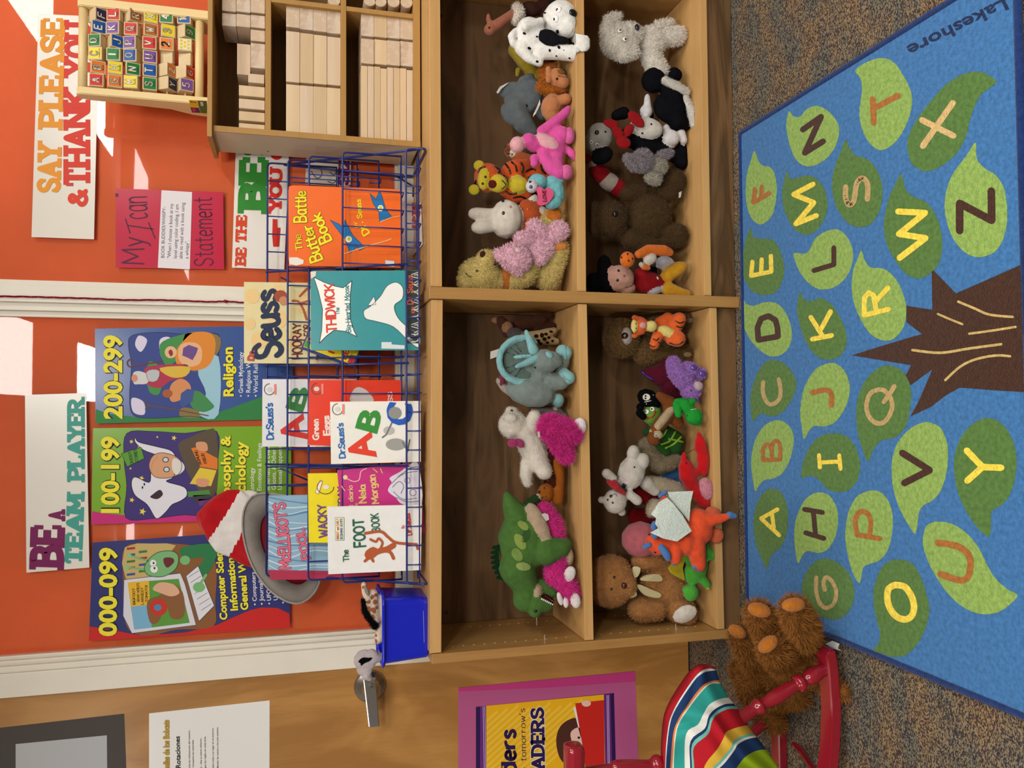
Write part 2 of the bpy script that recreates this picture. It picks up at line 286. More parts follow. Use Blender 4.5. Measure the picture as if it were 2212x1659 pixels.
# ---------------------------------------------------------------- flat printed sheets, covers and signs
class Sheet:
    """a thin real panel. c = 4 world corners TL TR BR BL as seen; holds printed layers as child parts"""
    def __init__(s, name, label, cat, c, m, thick=.0015, parent=None, group=None, empty=False, round_=0, bev=0, edge=None):
        c = [Vector(p) for p in c]; s.c = c
        n = (c[1]-c[0]).cross(c[3]-c[0]).normalized()
        if n.dot(CAM-c[0]) < 0: n = -n
        s.n = n; s.o = c[3]; s.th = thick; s.k = 0
        base = (c[2]+c[3])/2
        s.root = None
        ring = []
        if round_:
            for i in range(4):
                a, b, d = c[i-1], c[i], c[(i+1) % 4]
                p = b+(a-b).normalized()*round_; q = b+(d-b).normalized()*round_
                for k in range(5):
                    t = k/4; ring.append(p*(1-t)**2+b*2*t*(1-t)+q*t*t)
        else: ring = c
        k = len(ring); V = [p for p in ring]+[p-n*thick for p in ring]
        Fc = [tuple(range(k)), tuple(reversed(range(k, 2*k)))]+[(i, i+k, (i+1) % k+k, (i+1) % k) for i in range(k)]
        if empty:
            s.root = thing(name, label, cat, base-n*thick, group)
            s.body = mesh_obj('cover' if cat == 'book' else 'panel', V, Fc, m, s.root)
        else:
            me = bpy.data.meshes.new(name); me.from_pydata([tuple(v-base) for v in V], [], Fc); me.update(); me.materials.append(m)
            o = bpy.data.objects.new(name, me); o.location = base; COL.objects.link(o)
            if parent is not None: o.parent = parent; o.matrix_parent_inverse = Matrix.Translation(-parent.location)
            tag(o, label, cat, group); s.root = s.body = o
        bm = bmesh.new(); bm.from_mesh(s.body.data); bmesh.ops.recalc_face_normals(bm, faces=bm.faces[:]); bm.to_mesh(s.body.data); bm.free()
    def P(s, px, py, off=0.):
        d = ray(px, py); t = (s.o-CAM).dot(s.n)/d.dot(s.n); p = CAM+d*t
        return p+s.n*off
    def _add(s, name, V, Fc, m, label=None):
        V = [Vector(v) for v in V]
        if sum(len(f) for f in Fc) == len(V) and len(Fc) > 1:          # loose overlapping pieces: keep them off one plane
            for k, f in enumerate(Fc):
                for i in f: V[i] = V[i]+s.n*((k % 37)*4e-6)
        me = bpy.data.meshes.new(name); me.from_pydata([tuple(v) for v in V], [], Fc); me.update(); me.materials.append(m)
        o = bpy.data.objects.new(name, me); COL.objects.link(o); o.parent = s.root
        o.matrix_parent_inverse = Matrix.Translation(-s.root.location); tag(o, label); return o
    def off(s, lay): return .0004+.00035*lay
    def poly(s, pts, color, lay=1, name='print', smooth=0, line=None, lw=2):
        q = [(p[0], p[1], 0) for p in pts]
        if smooth: q = [tuple(v) for v in catmull(q, smooth, True)]
        V = [s.P(a, b, s.off(lay)) for a, b, _ in q]
        o = s._add(name, V, [tuple(range(len(V)))], color if not isinstance(color, str) else ink(color))
        if line: s.lines([[(a, b) for a, b, _ in q]+[q[0][:2]]], lw, line, lay+.4)
        return o
    def polys(s, lst, color, lay=1, name='print', smooth=0):
        V, Fc = [], []
        for pts in lst:
            q = [(p[0], p[1], 0) for p in pts]
            if smooth: q = [tuple(v) for v in catmull(q, smooth, True)]
            b = len(V); V += [s.P(a, c, s.off(lay)) for a, c, _ in q]; Fc.append(tuple(range(b, len(V))))
        return s._add(name, V, Fc, color if not isinstance(color, str) else ink(color))
    def ell(s, cx, cy, rx, ry, color, lay=1, name='print', n=20, ang=0):
        ca, sa = math.cos(ang), math.sin(ang)
        pts = [(cx+rx*math.cos(a)*ca-ry*math.sin(a)*sa, cy+rx*math.cos(a)*sa+ry*math.sin(a)*ca) for a in (2*PI*k/n for k in range(n))]
        return s.poly(pts, color, lay, name)
    def lines(s, ls, w, color, lay=1, name='print', smooth=0):
        if smooth: ls = [[(v.x, v.y) for v in catmull([(a, b, 0) for a, b in l], smooth)] for l in ls]
        V, Fc = stroke2d(ls, w)
        return s._add(name, [s.P(a, b, s.off(lay)) for a, b in V], Fc, color if not isinstance(color, str) else ink(color))
    def text(s, txt, b0, b1, h, color, lay=2, kind='font', bold=.02, t=.9, slab=0., gap=1.1, name='lettering', outline=None, ow=.0, caps=True, arch=0, skew=0):
        """b0, b1 = pixel ends of the baseline (reading direction), h = cap height in pixels (perpendicular)"""
        jobs = []
        if kind == 'font': V2, Fc = font2d(txt, bold)
        else: V2, Fc = text2d(txt, t, gap, slab, caps)
        bx0, by0 = b0; dx, dy = b1[0]-bx0, b1[1]-by0; l = math.hypot(dx, dy)
        ux, uy = dy/l, -dx/l                       # 'up' of the writing: to the left of the photograph
        if ux > 0 and abs(dy) > abs(dx): ux, uy = -ux, -uy
        def mp(x, y):
            hh = h*(1+skew*(x-.5)); a = arch*(x-.5)**2*4
            return (bx0+dx*x+ux*(hh*y+a), by0+dy*x+uy*(hh*y+a))
        if outline:
            if kind == 'font': V3, F3 = font2d(txt, bold+ow)
            else: V3, F3 = text2d(txt, t+ow, gap, slab, caps)
            # grow a little so the rim shows all round
            e = ow*.12 if kind != 'font' else 0
            s._add('lettering_outline', [s.P(*mp(x*(1+e*h/l)-e*h/l/2, y*(1+e)-e/2), s.off(lay)) for x, y in V3], F3, ink(outline))
            lay += .5
        return s._add(name, [s.P(*mp(x, y), s.off(lay)) for x, y in V2], Fc, color if not isinstance(color, str) else ink(color))
def corners(pts, Y=None, Ys=None):
    """pixel corners TL TR BR BL (upright view) -> world at given depths"""
    return [atY(p[0], p[1], (Ys[i] if Ys else Y)) for i, p in enumerate(pts)]
# ================================================================ plush toys
from mathutils.bvhtree import BVHTree
_bm = bmesh.new(); bmesh.ops.create_icosphere(_bm, subdivisions=2, radius=1)
_IV = np.array([v.co[:] for v in _bm.verts]); _IF = np.array([[v.index for v in f.verts] for f in _bm.faces]); _bm.free()
SLX = {'RM': (.923, 1.809), 'RB': (.923, 1.809), 'LM': (.003, .887), 'LB': (.003, .887)}
class Toy:
    """a stuffed toy: blobs are traced in a view frame (ox, oy, scale) and given depth; base = where it rests on its board"""
    def __init__(s, name, label, tf, Y, shelf=None, cat='plush toy', group=None, zfloor=None, ymin=-.09, hz=False):
        s.hz = hz
        s.tf = tf; s.Y = Y; s.sh = shelf; s.u = mpp(Y)*tf[2]; s.zf = zfloor; s.body_o = None; s.trees = []; s.ymin = ymin
        s.name, s.label, s.cat, s.group = name, label, cat, group; s.root = None
    def W(s, x, y, d=0.):
        if s.hz: return atZ(s.tf[0]+s.tf[2]*x, s.tf[1]+s.tf[2]*y, d)      # d is then a height above the floor
        return atY(s.tf[0]+s.tf[2]*x, s.tf[1]+s.tf[2]*y, s.Y+d*s.u)
    def _root(s, base):
        if s.root is None: s.root = thing(s.name, s.label, s.cat, base, s.group)
        return s.root
    def _expand(s, blobs):
        out = []                                   # centre, 3x3 matrix
        for b in blobs:
            if b[0] == 'e':                        # ('e', x, y, rx, ry, ang, d, rd)
                _, x, y, rx, ry = b[:5]; ang = math.radians(b[5]) if len(b) > 5 else 0; d = b[6] if len(b) > 6 else 0; rd = b[7] if len(b) > 7 else min(rx, ry)
                ex = (-UV*math.cos(ang)-RV*math.sin(ang)); ey = (UV*math.sin(ang)-RV*math.cos(ang)); ez = ex.cross(ey)
                A = np.array([ex*rx*s.u, ey*ry*s.u, ez*rd*s.u]).T; out.append((np.array(s.W(x, y, d)), A))
            else:
                ch = b if isinstance(b, list) else [b]
                ch = [tuple(c)+(0,)*(4-len(c)) for c in ch]
                if len(ch) == 1: out.append((np.array(s.W(ch[0][0], ch[0][1], ch[0][3])), np.eye(3)*ch[0][2]*s.u))
                for a, c in zip(ch, ch[1:]):
                    L_ = math.dist((a[0], a[1], a[3]), (c[0], c[1], c[3])); n = max(1, min(14, int(L_/(.32*max(4, min(a[2], c[2]))))+1))
                    for i in range(n+1):
                        t = i/n; out.append((np.array(s.W(a[0]+(c[0]-a[0])*t, a[1]+(c[1]-a[1])*t, a[3]+(c[3]-a[3])*t)), np.eye(3)*(a[2]+(c[2]-a[2])*t)*s.u))
        return out
    def grow(s, name, zones, vox=None, smooth=3, parent=None, label=None, clamp=True, m=None, main=True):
        """one continuous skin over all blobs; zones = [(colour or material, [blobs])]"""
        cen, mats, Vs, Fs, n = [], [], [], [], 0
        for zi, (colr, blobs) in enumerate(zones):
            for c, A in s._expand(blobs):
                A = A*(1+.0014/max(.002, abs(np.linalg.det(A))**(1/3)))*1.02
                Vs.append(_IV@A.T+c); Fs.append(_IF+n); n += len(_IV); cen.append((c, A, zi))
        V = np.vstack(Vs); Fc = np.vstack(Fs)
        me = bpy.data.meshes.new('tmp'); me.from_pydata(V.tolist(), [], Fc.tolist()); o = bpy.data.objects.new('tmp', me); COL.objects.link(o)
        ext = (V.max(0)-V.min(0)).max(); vs_ = vox or max(.0016, min(.0042, ext/52))
        r = o.modifiers.new('r', 'REMESH'); r.mode = 'VOXEL'; r.voxel_size = vs_; r.adaptivity = 0
        if smooth: sm = o.modifiers.new('s', 'SMOOTH'); sm.factor = .5; sm.iterations = smooth
        dg = bpy.context.evaluated_depsgraph_get(); m2 = bpy.data.meshes.new_from_object(o.evaluated_get(dg))
        bpy.data.objects.remove(o); bpy.data.meshes.remove(me)
        P = np.empty(len(m2.vertices)*3); m2.vertices.foreach_get('co', P); P = P.reshape(-1, 3)
        if clamp:
            if s.sh:
                x0, x1, a, b = SH[s.sh]; xl, xh = SLX[s.sh]
                zz = a+(b-a)*(P[:, 0]-x0)/(x1-x0)+.0006; inside = P[:, 1] > -.004
                P[:, 2] = np.where(inside, np.maximum(P[:, 2], zz), P[:, 2]); P[:, 1] = np.minimum(P[:, 1], BK-.0015)
                P[:, 0] = np.clip(P[:, 0], xl, xh)
            elif s.zf is not None: P[:, 2] = np.maximum(P[:, 2], s.zf)
        m2.vertices.foreach_set('co', P.ravel()); m2.update()
        ml = [(c if not isinstance(c, str) else plushmat(c)) for c, _ in zones]
        for x in ml: m2.materials.append(x)
        if len(zones) > 1:
            pc = np.empty(len(m2.polygons)*3); m2.polygons.foreach_get('center', pc); pc = pc.reshape(-1, 3)
            best = np.full(len(pc), 1e9); idx = np.zeros(len(pc), int)
            for c, A, zi in cen:
                d = np.linalg.norm((pc-c)@np.linalg.inv(A).T, axis=1); d = (d-1)*abs(np.linalg.det(A))**(1/3)
                k = d < best; best[k] = d[k]; idx[k] = zi
            m2.polygons.foreach_set('material_index', idx.tolist())
        m2.polygons.foreach_set('use_smooth', [True]*len(m2.polygons))
        k = int(P[:, 2].argmin()); base = Vector((float(P[:, 0].mean()), float(P[:, 1].mean()), float(P[k, 2])))
        par = parent or s._root(base)
        o = bpy.data.objects.new(name, m2); m2.name = name; COL.objects.link(o); o.parent = par
        if par.type == 'EMPTY': o.matrix_parent_inverse = Matrix.Translation(-par.location)
        tag(o, label)
        if main:
            s.body_o = s.body_o or o
            s.trees.append(BVHTree.FromPolygons([Vector(p) for p in P.tolist()], [tuple(p.vertices) for p in m2.polygons]))
        return o
    def hit(s, x, y):
        px, py = s.tf[0]+s.tf[2]*x, s.tf[1]+s.tf[2]*y; d = ray(px, py).normalized(); best = None
        for t in s.trees:
            loc, nrm, i, dist = t.ray_cast(CAM, d, 6)
            if loc is not None and (best is None or dist < best[2]): best = (loc, nrm if nrm.dot(d) < 0 else -nrm, dist)
        if best is None:
            p = s.W(x, y); b2 = None
            for t in s.trees:
                loc, nrm, i, dist = t.find_nearest(p)
                if b2 is None or dist < b2[2]: b2 = (loc, nrm, dist)
            best = b2
        return best
    def par(s): return s.root
    def button(s, name, x, y, r, colr, flat=.5, r2=None, ang=0, parent=None, glossy=True, lift=.0):
        loc, nrm, _ = s.hit(x, y); u = s.u
        a = (RV-nrm*RV.dot(nrm)).normalized(); b = nrm.cross(a)
        an = math.radians(ang); a, b = a*math.cos(an)+b*math.sin(an), b*math.cos(an)-a*math.sin(an)
        A = np.array([a*r*u, b*(r2 or r)*u, nrm*r*u*flat]).T; V = _IV@A.T+np.array(loc+nrm*(lift*u))
        o = mesh_obj(name, V.tolist(), _IF.tolist(), (gloss(colr) if glossy else plushmat(colr)) if isinstance(colr, str) else colr, parent or s.root, smooth=True); return o
    def eye(s, x, y, r, colr='#15120f', white=None, parent=None):
        if white:
            w = s.button('eye_white', x, y, r*1.7, white, .3, parent=parent); return s.button('eye', x, y, r, colr, .75, parent=parent)
        return s.button('eye', x, y, r, colr, .6, parent=parent)
    def patch(s, name, pts, colr, off=.0012, rings=4, smooth=4, parent=None, m=None):
        q = [(v.x, v.y) for v in catmull([(a, b, 0) for a, b in pts], smooth, True)] if smooth else pts
        cx = sum(a for a, b in q)/len(q); cy = sum(b for a, b in q)/len(q); n = len(q); V = []; Fc = []
        def pt(x, y): l, nr, _ = s.hit(x, y); return l+nr*off
        for k in range(1, rings+1):
            t = k/rings; V += [pt(cx+(a-cx)*t, cy+(b-cy)*t) for a, b in q]
        c = len(V); V.append(pt(cx, cy))
        for i in range(n): Fc.append((c, i, (i+1) % n))
        for k in range(rings-1):
            for i in range(n): Fc.append((k*n+i, (k+1)*n+i, (k+1)*n+(i+1) % n, k*n+(i+1) % n))
        return mesh_obj(name, V, Fc, m or (plushmat(colr) if isinstance(colr, str) else colr), parent or s.root, smooth=True)
    def spot(s, name, x, y, rx, ry, colr, ang=0, **k):
        an = math.radians(ang); return s.patch(name, [(x+rx*math.cos(a)*math.cos(an)-ry*math.sin(a)*math.sin(an), y+rx*math.cos(a)*math.sin(an)+ry*math.sin(a)*math.cos(an)) for a in (2*PI*i/12 for i in range(12))], colr, smooth=0, rings=3, **k)
    def line(s, name, pts, w, colr, smooth=5, parent=None):
        q = [(v.x, v.y) for v in catmull([(a, b, 0) for a, b in pts], smooth)] if smooth else pts
        P = []
        for a, b in q: l, nr, _ = s.hit(a, b); P.append(l+nr*.0006)
        bm = bmesh.new(); tube(bm, P, w*s.u*.5, 6); return bm_obj(name, bm, gloss(colr) if isinstance(colr, str) else colr, parent or s.root, smooth=True)
    def slabp(s, name, pts, th, colr, d=0., parent=None, smooth=0, dd=None, label=None):
        """flat soft piece (wing, tag, frill, felt ear) with real thickness; pts = (x, y[, depth])"""
        q = pts
        if smooth: q = [tuple(v) for v in catmull([(p[0], p[1], p[2] if len(p) > 2 else d) for p in pts], smooth, True)]
        P = [s.W(p[0], p[1], p[2] if len(p) > 2 else d) for p in q]; n = len(P); b = Vector((0, th*s.u, 0))
        V = P+[p+b for p in P]; Fc = [tuple(range(n)), tuple(reversed(range(n, 2*n)))]+[(i, (i+1) % n, (i+1) % n+n, i+n) for i in range(n)]
        base = sum(P, Vector())/n
        o = mesh_obj(name, V, Fc, (plushmat(colr) if isinstance(colr, str) else colr), parent or s._root(base), label=label)
        return o
    def fur(s, length, n, colr, width=None, src=None, zone=None, droop=.35, name='fur'):
        """short tufts standing on the skin"""
        o = src or s.body_o; me = o.data
        pc = np.empty(len(me.polygons)*3); me.polygons.foreach_get('center', pc); pc = pc.reshape(-1, 3)
        pn = np.empty(len(me.polygons)*3); me.polygons.foreach_get('normal', pn); pn = pn.reshape(-1, 3)
        ar = np.empty(len(me.polygons)); me.polygons.foreach_get('area', ar)
        ci = np.empty(len(me.polygons), int); me.polygons.foreach_get('material_index', ci)
        toC = np.array(CAM)-pc; vis = (pn*toC).sum(1) > -.35*np.linalg.norm(toC, axis=1)
        w = ar*vis
        if zone is not None: w = w*(ci == zone)
        rs = np.random.RandomState(5); k = rs.choice(len(pc), n, p=w/w.sum())
        c = pc[k]+rs.normal(0, 1, (n, 3))*np.sqrt(ar[k])[:, None]*.4; nr = pn[k]
        L_ = length*(.6+.8*rs.rand(n))[:, None]
        dr = nr+rs.normal(0, .38, (n, 3)); dr[:, 2] -= droop; dr /= np.linalg.norm(dr, axis=1)[:, None]
        sd = np.cross(dr, rs.normal(0, 1, (n, 3))); sd /= np.linalg.norm(sd, axis=1)[:, None]
        wd_ = (width or length*.22)
        tip = c+dr*L_
        a = c-sd*wd_*.5-nr*length*.1; b = c+sd*wd_*.5-nr*length*.1
        if s.sh:
            x0, x1, za, zb = SH[s.sh]; zz = za+(zb-za)*(tip[:, 0]-x0)/(x1-x0)+.0005
            tip[:, 2] = np.where(tip[:, 1] > -.004, np.maximum(tip[:, 2], zz), tip[:, 2]); tip[:, 1] = np.minimum(tip[:, 1], BK-.001)
            tip[:, 0] = np.clip(tip[:, 0], *SLX[s.sh])
        elif s.zf is not None: tip[:, 2] = np.maximum(tip[:, 2], s.zf)
        V = np.stack([a, b, tip], 1).reshape(-1, 3)
        m2 = bpy.data.meshes.new(name); m2.vertices.add(3*n); m2.vertices.foreach_set('co', V.ravel())
        m2.loops.add(3*n); m2.loops.foreach_set('vertex_index', np.arange(3*n, dtype=np.int32)); m2.polygons.add(n); m2.polygons.foreach_set('loop_start', np.arange(0, 3*n, 3, dtype=np.int32)); m2.update(calc_edges=True); m2.validate()
        m2.materials.append(furmat(colr)); f = bpy.data.objects.new(name, m2); COL.objects.link(f); f.parent = s.root; f.matrix_parent_inverse = Matrix.Translation(-s.root.location)
        f['kind'] = 'stuff'; return f
def furmat(c):
    k = 'fur_'+c.lstrip('#')
    if k in _mats: return _mats[k]
    m = mat(k, c, rough=.8, spec=.15, noise=.18, nscale=90); return m
# ================================================================ room shell
WT = '#f2ead6'
M_white = mat('painted_white', '#e9e4d6', rough=.35, spec=.4, noise=.03, nscale=8)
def struct(o): o['kind'] = 'structure'; return o
# carpet: woven loops of several yarn colours
def carpet_mat():
    m = bpy.data.materials.new('loop_carpet'); m.use_nodes = True; nt = m.node_tree; N = nt.nodes; L = nt.links; b = N['Principled BSDF']
    b.inputs['Roughness'].default_value = .95; b.inputs['Specular IOR Level'].default_value = .1
    tc = N.new('ShaderNodeTexCoord'); mp = N.new('ShaderNodeMapping'); mp.inputs['Scale'].default_value = (1.0, 1.9, 1); mp.inputs['Rotation'].default_value = (0, 0, .2)
    L.new(tc.outputs['Object'], mp.inputs['Vector'])
    v = N.new('ShaderNodeTexVoronoi'); v.inputs['Scale'].default_value = 280; L.new(mp.outputs['Vector'], v.inputs['Vector'])
    sep = N.new('ShaderNodeSeparateColor'); L.new(v.outputs['Color'], sep.inputs[0])
    r = N.new('ShaderNodeValToRGB'); r.color_ramp.interpolation = 'CONSTANT'
    cols = [(0, '#3a3942'), (.22, '#8d836c'), (.44, '#706a58'), (.6, '#50473c'), (.74, '#93876c'), (.88, '#48404e')]
    el = r.color_ramp.elements; el[0].position = 0; el[0].color = lin(cols[0][1]); el[1].position = cols[1][0]; el[1].color = lin(cols[1][1])
    for p, c in cols[2:]: e = el.new(p); e.color = lin(c)
    L.new(sep.outputs[0], r.inputs['Fac'])
    n = N.new('ShaderNodeTexNoise'); n.inputs['Scale'].default_value = 7; n.inputs['Detail'].default_value = 6; L.new(mp.outputs['Vector'], n.inputs['Vector'])
    r2 = N.new('ShaderNodeValToRGB'); r2.color_ramp.elements[0].color = lin('#6f7f8f'); r2.color_ramp.elements[1].color = lin('#c79a6a'); r2.color_ramp.elements[0].position = .4; r2.color_ramp.elements[1].position = .62
    L.new(n.outputs['Fac'], r2.inputs['Fac'])
    mx = N.new('ShaderNodeMix'); mx.data_type = 'RGBA'; mx.blend_type = 'OVERLAY'; mx.inputs[0].default_value = .45
    L.new(r.outputs['Color'], mx.inputs[6]); L.new(r2.outputs['Color'], mx.inputs[7]); L.new(mx.outputs[2], b.inputs['Base Color'])
    bp = N.new('ShaderNodeBump'); bp.inputs['Strength'].default_value = .7; bp.inputs['Distance'].default_value = .002; bp.invert = True
    L.new(v.outputs['Distance'], bp.inputs['Height']); L.new(bp.outputs['Normal'], b.inputs['Normal'])
    return m
struct(box('floor', -2.5, 4.0, -5.2, .45, -.05, 0, carpet_mat()))
struct(box('ceiling', -2.5, 4.0, -5.2, .45, 2.7, 2.75, mat('ceiling_white', '#e4e0d6', rough=.9, noise=.03)))
M_wall = mat('wall_paint', '#d9cdb4', rough=.8, noise=.03, nscale=5)
GY = .335                                                         # the glazing plane
struct(box('wall_back', -2.5, 4.0, .36, .45, 0, 2.7, M_wall))
# ---- wooden door at the far left, with its lever handle
M_door = wood('door_birch', '#bd8a4a', '#a37238', 'Z', scale=.75, stretch=3.2, rough=.38, rings=5., dist=4, coat=.35)
door = thing('door_1', None, None, (-.62, .314, 0)); door['kind'] = 'structure'
box('door_leaf', -1.12, -.112, .314, .355, .008, 2.05, M_door, door, bev=.002)
M_chrome = mat('brushed_steel', '#b9b9b9', rough=.25, metal=1., noise=.05, nscale=120)
hc = atY(799, 1481, .314)
bm = bmesh.new(); lathe(bm, (hc.x, .314, hc.z), (0, -1, 0), (0, -1, 0)) if False else None
lathe(bm, [(0, .045), (.004, .045), (.008, .040), (.014, .030), (.022, .023), (.03, .018), (.05, .014), (.055, .0)], (hc.x, .314, hc.z), (0, -1, 0), 28)
hb = bm_obj('handle_rose', bm, M_chrome, door, smooth=True)
hx = hc.x
bm = bmesh.new()
e0 = atY(797, 1478, .262); e1 = atY(810, 1568, .262)
hexa(bm, [(e1.x, .252, e1.z-.012), (e0.x+.018, .25, e0.z-.018), (e0.x+.018, .262, e0.z-.018), (e1.x, .262, e1.z-.012),
          (e1.x, .252, e1.z+.018), (e0.x+.018, .25, e0.z+.017), (e0.x+.018, .262, e0.z+.017), (e1.x, .262, e1.z+.018)], .003)
lv = bm_obj('lever', bm, M_chrome, door)
bm = bmesh.new(); kc = atY(803, 1483, .25)
lathe(bm, [(0, .0001), (0, .0085), (.0012, .0085), (.0025, .0075), (.0025, .0001)], (kc.x, .2505, kc.z), (0, -1, 0), 20); bm_obj('key_cylinder', bm, M_chrome, lv, smooth=False)
box('key_slot', kc.x-.0008, kc.x+.0008, .2474, .2482, kc.z-.004, kc.z+.004, ink('#202020'), lv)
# ---- painted door frame and the window grid
def profile(name, x0, x1, steps, z0, z1):
    """vertical trim made of stepped strips: (fraction, depth) pairs"""
    bm = bmesh.new()
    for a, b, y in steps: bx(bm, x0+(x1-x0)*a, x0+(x1-x0)*b, y, .358, z0, z1, .0018)
    return struct(bm_obj(name, bm, M_white))
profile('trim_1', -.110, -.013, [(0, .62, .300), (.62, .78, .306), (.78, .90, .316), (.90, 1, .326)], 0, 2.3)
profile('trim_2', .858, .952, [(0, .16, .324), (.16, .38, .312), (.38, .84, .300), (.84, 1, .310)], .9, 2.3)
bm = bmesh.new(); bx(bm, -.013, 3.0, .304, .358, .70, .9135, .002); bx(bm, -.013, 3.0, .318, .358, .9135, .922, .001)
struct(bm_obj('trim_3', bm, M_white))
# ---- orange backing paper behind the panes
def paper_mat():
    m = mat('orange_paper', '#ef7440', rough=.55, spec=.2, noise=.06, nscale=5, bump=.25, bscale=9)
    b = m.node_tree.nodes['Bump']; b.inputs['Distance'].default_value = .02
    return m
glass = bpy.data.materials.new('window_glass'); glass.use_nodes = True
_n = glass.node_tree.nodes; _l = glass.node_tree.links
for x in list(_n):
    if x.type == 'BSDF_PRINCIPLED': _n.remove(x)
_o = [x for x in _n if x.type == 'OUTPUT_MATERIAL'][0]
_t = _n.new('ShaderNodeBsdfTransparent'); _g = _n.new('ShaderNodeBsdfGlossy'); _g.inputs['Roughness'].default_value = .015
_f = _n.new('ShaderNodeFresnel'); _f.inputs[0].default_value = 1.5; _m = _n.new('ShaderNodeMixShader')
_l.new(_f.outputs[0], _m.inputs[0]); _l.new(_t.outputs[0], _m.inputs[1]); _l.new(_g.outputs[0], _m.inputs[2]); _l.new(_m.outputs[0], _o.inputs[0])
def window(nm, x0, x1, z0, z1):
    w = thing(nm, None, None, ((x0+x1)/2, GY, z0)); w['kind'] = 'structure'
    bm = bmesh.new(); nx, nz = 26, 26; vv = [[bm.verts.new((x0+(x1-x0)*i/nx, .350+.003*math.sin(i*2.1+j*.8+x0*9)*math.cos(j*1.7), z0+(z1-z0)*j/nz)) for j in range(nz+1)] for i in range(nx+1)]
    for i in range(nx):
        for j in range(nz): bm.faces.new((vv[i][j], vv[i][j+1], vv[i+1][j+1], vv[i+1][j]))
    bm_obj('backing_paper', bm, paper_mat(), w, smooth=True)
    mesh_obj('pane', [(x0, GY, z0), (x1, GY, z0), (x1, GY, z1), (x0, GY, z1)], [(0, 1, 2, 3)], glass, w)
window('window_1', -.013, .859, .921, 2.25)
window('window_2', .951, 3.0, .921, 2.25)
# ---- the far side of the room, seen only as reflections in the panes
M_dim = mat('far_wall_paint', '#6a5c4c', rough=.9)
struct(box('wall_front', -2.5, 4.0, -5.2, -5.1, 0, 2.7, M_dim))
def mirror(px, py, Y=-5.08):
    d = ray(px, py); t = (GY-CAM.y)/d.y; p = CAM+d*t; d2 = Vector((d.x, -d.y, d.z)); return p+d2*((Y-p.y)/d2.y)
M_glow = mat('glow_emission', '#fff4f2', emis=16.)  # added glowing shapes on the far wall, for lamp-like patches reflected in the panes
k = 4
for nm, pts in (('reflected_glow_3', [(293, 322), (320, 384), (320, 412), (290, 412)]), ('reflected_glow_4', [(274, 1133), (290, 1131), (290, 1170), (273, 1170)]), ('reflected_glow_5', [(394, 1134), (394, 1165), (382, 1166)]), ('reflected_glow_6', [(398, 584), (408, 584), (408, 607)])):
    q = [mirror(*p) for p in pts]
    o = mesh_obj(nm, q+[p+Vector((0, .02, 0)) for p in q], [tuple(range(len(q))), tuple(range(len(q), 2*len(q)))]+[(i, (i+1) % len(q), (i+1) % len(q)+len(q), i+len(q)) for i in range(len(q))], M_glow)
    struct(o)
# ---- red yarn hanging along the mullion
sp = [atY(x, y, .297) for x, y in ((-10, 640), (60, 641), (130, 643), (200, 645), (270, 648), (340, 648), (400, 650), (455, 652), (488, 651), (530, 654), (580, 655))]
bm = bmesh.new()
for ph in (0, 2.1, 4.2):
    q = catmull(sp, 8); tube(bm, [p+Vector((.0016*math.sin(i*.55+ph), -.0012+.0012*math.cos(i*.55+ph), 0)) for i, p in enumerate(q)], .0011, 5)
tube(bm, [atY(484, 650, .295), atY(490, 652, .294)], .004, 8)
y_ = bm_obj('yarn_strand', bm, mat('red_yarn', '#8e0f2a', rough=.9), smooth=True)
tag(y_, 'thin dark red yarn twisted down the white window mullion', 'yarn')
# ================================================================ low bookcase
BE = '#c99856'; BD = '#b07a3c'
W_edge_h = wood('oak_edge_along', '#b58b52', '#976c3a', 'X', rough=.42)
W_edge_v = wood('oak_edge_upright', '#b58b52', '#976c3a', 'Z', rough=.42)
W_top = wood('oak_top', '#cfa46c', '#b68a52', 'X', rough=.4)
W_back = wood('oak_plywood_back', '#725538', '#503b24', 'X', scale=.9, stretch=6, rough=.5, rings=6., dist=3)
BK = .275                                          # face of the back panel
H_T, H_TU = .871, .841
case = thing('bookcase', 'long low oak bookcase with two open bays full of plush toys', 'bookcase', (.9, .14, 0))
PX = [(-.024, 0), (.89, .9205), (1.812, 1.84)]
for i, (a, b) in enumerate(PX):
    box('side_panel', a, b, -.006 if i == 1 else -.003, .302, 0, H_T+(.004 if i == 1 else .0), W_edge_v, case, bev=.0015)
ZL = dict(top=(.4717, .4668), mid=0)
def board(nm, x0, x1, zl0, zl1, th, y0=0.0, m=None, y1=BK):
    bm = bmesh.new()
    hexa(bm, [(x0, y0, zl0-th), (x1, y0, zl1-th), (x1, y1, zl1-th), (x0, y1, zl0-th), (x0, y0, zl0), (x1, y0, zl1), (x1, y1, zl1), (x0, y1, zl0)], .0012)
    return bm_obj(nm, bm, m or W_top, case)
def fz(px, py): return atY(px, py, 0).z
g = .0015
board('top_board', 0+g, .89-g, fz(928.5, 1400), fz(932, 655), .029, y1=.302)
board('top_board', .9205+g, 1.812-g, fz(930.5, 620), fz(926.5, 20), .029, y1=.302)
SH = {}
for nm, x0, x1, pl, pr, th in (('LM', 0, .89, (1263.5, 1383), (1249, 657), .0245), ('LB', 0, .89, (1550, 1361), (1533, 663), .0215),
                               ('RM', .9205, 1.812, (1247.5, 631), (1243.5, 20), .0245), ('RB', .9205, 1.812, (1522, 639), (1512, 20), .0215)):
    zl, zr = fz(*pl), fz(*pr); board('shelf', x0+g, x1-g, zl, zr, th); SH[nm] = (x0, x1, zl, zr)
def shelf_z(k, x):
    x0, x1, a, b = SH[k]; return a+(b-a)*(x-x0)/(x1-x0)
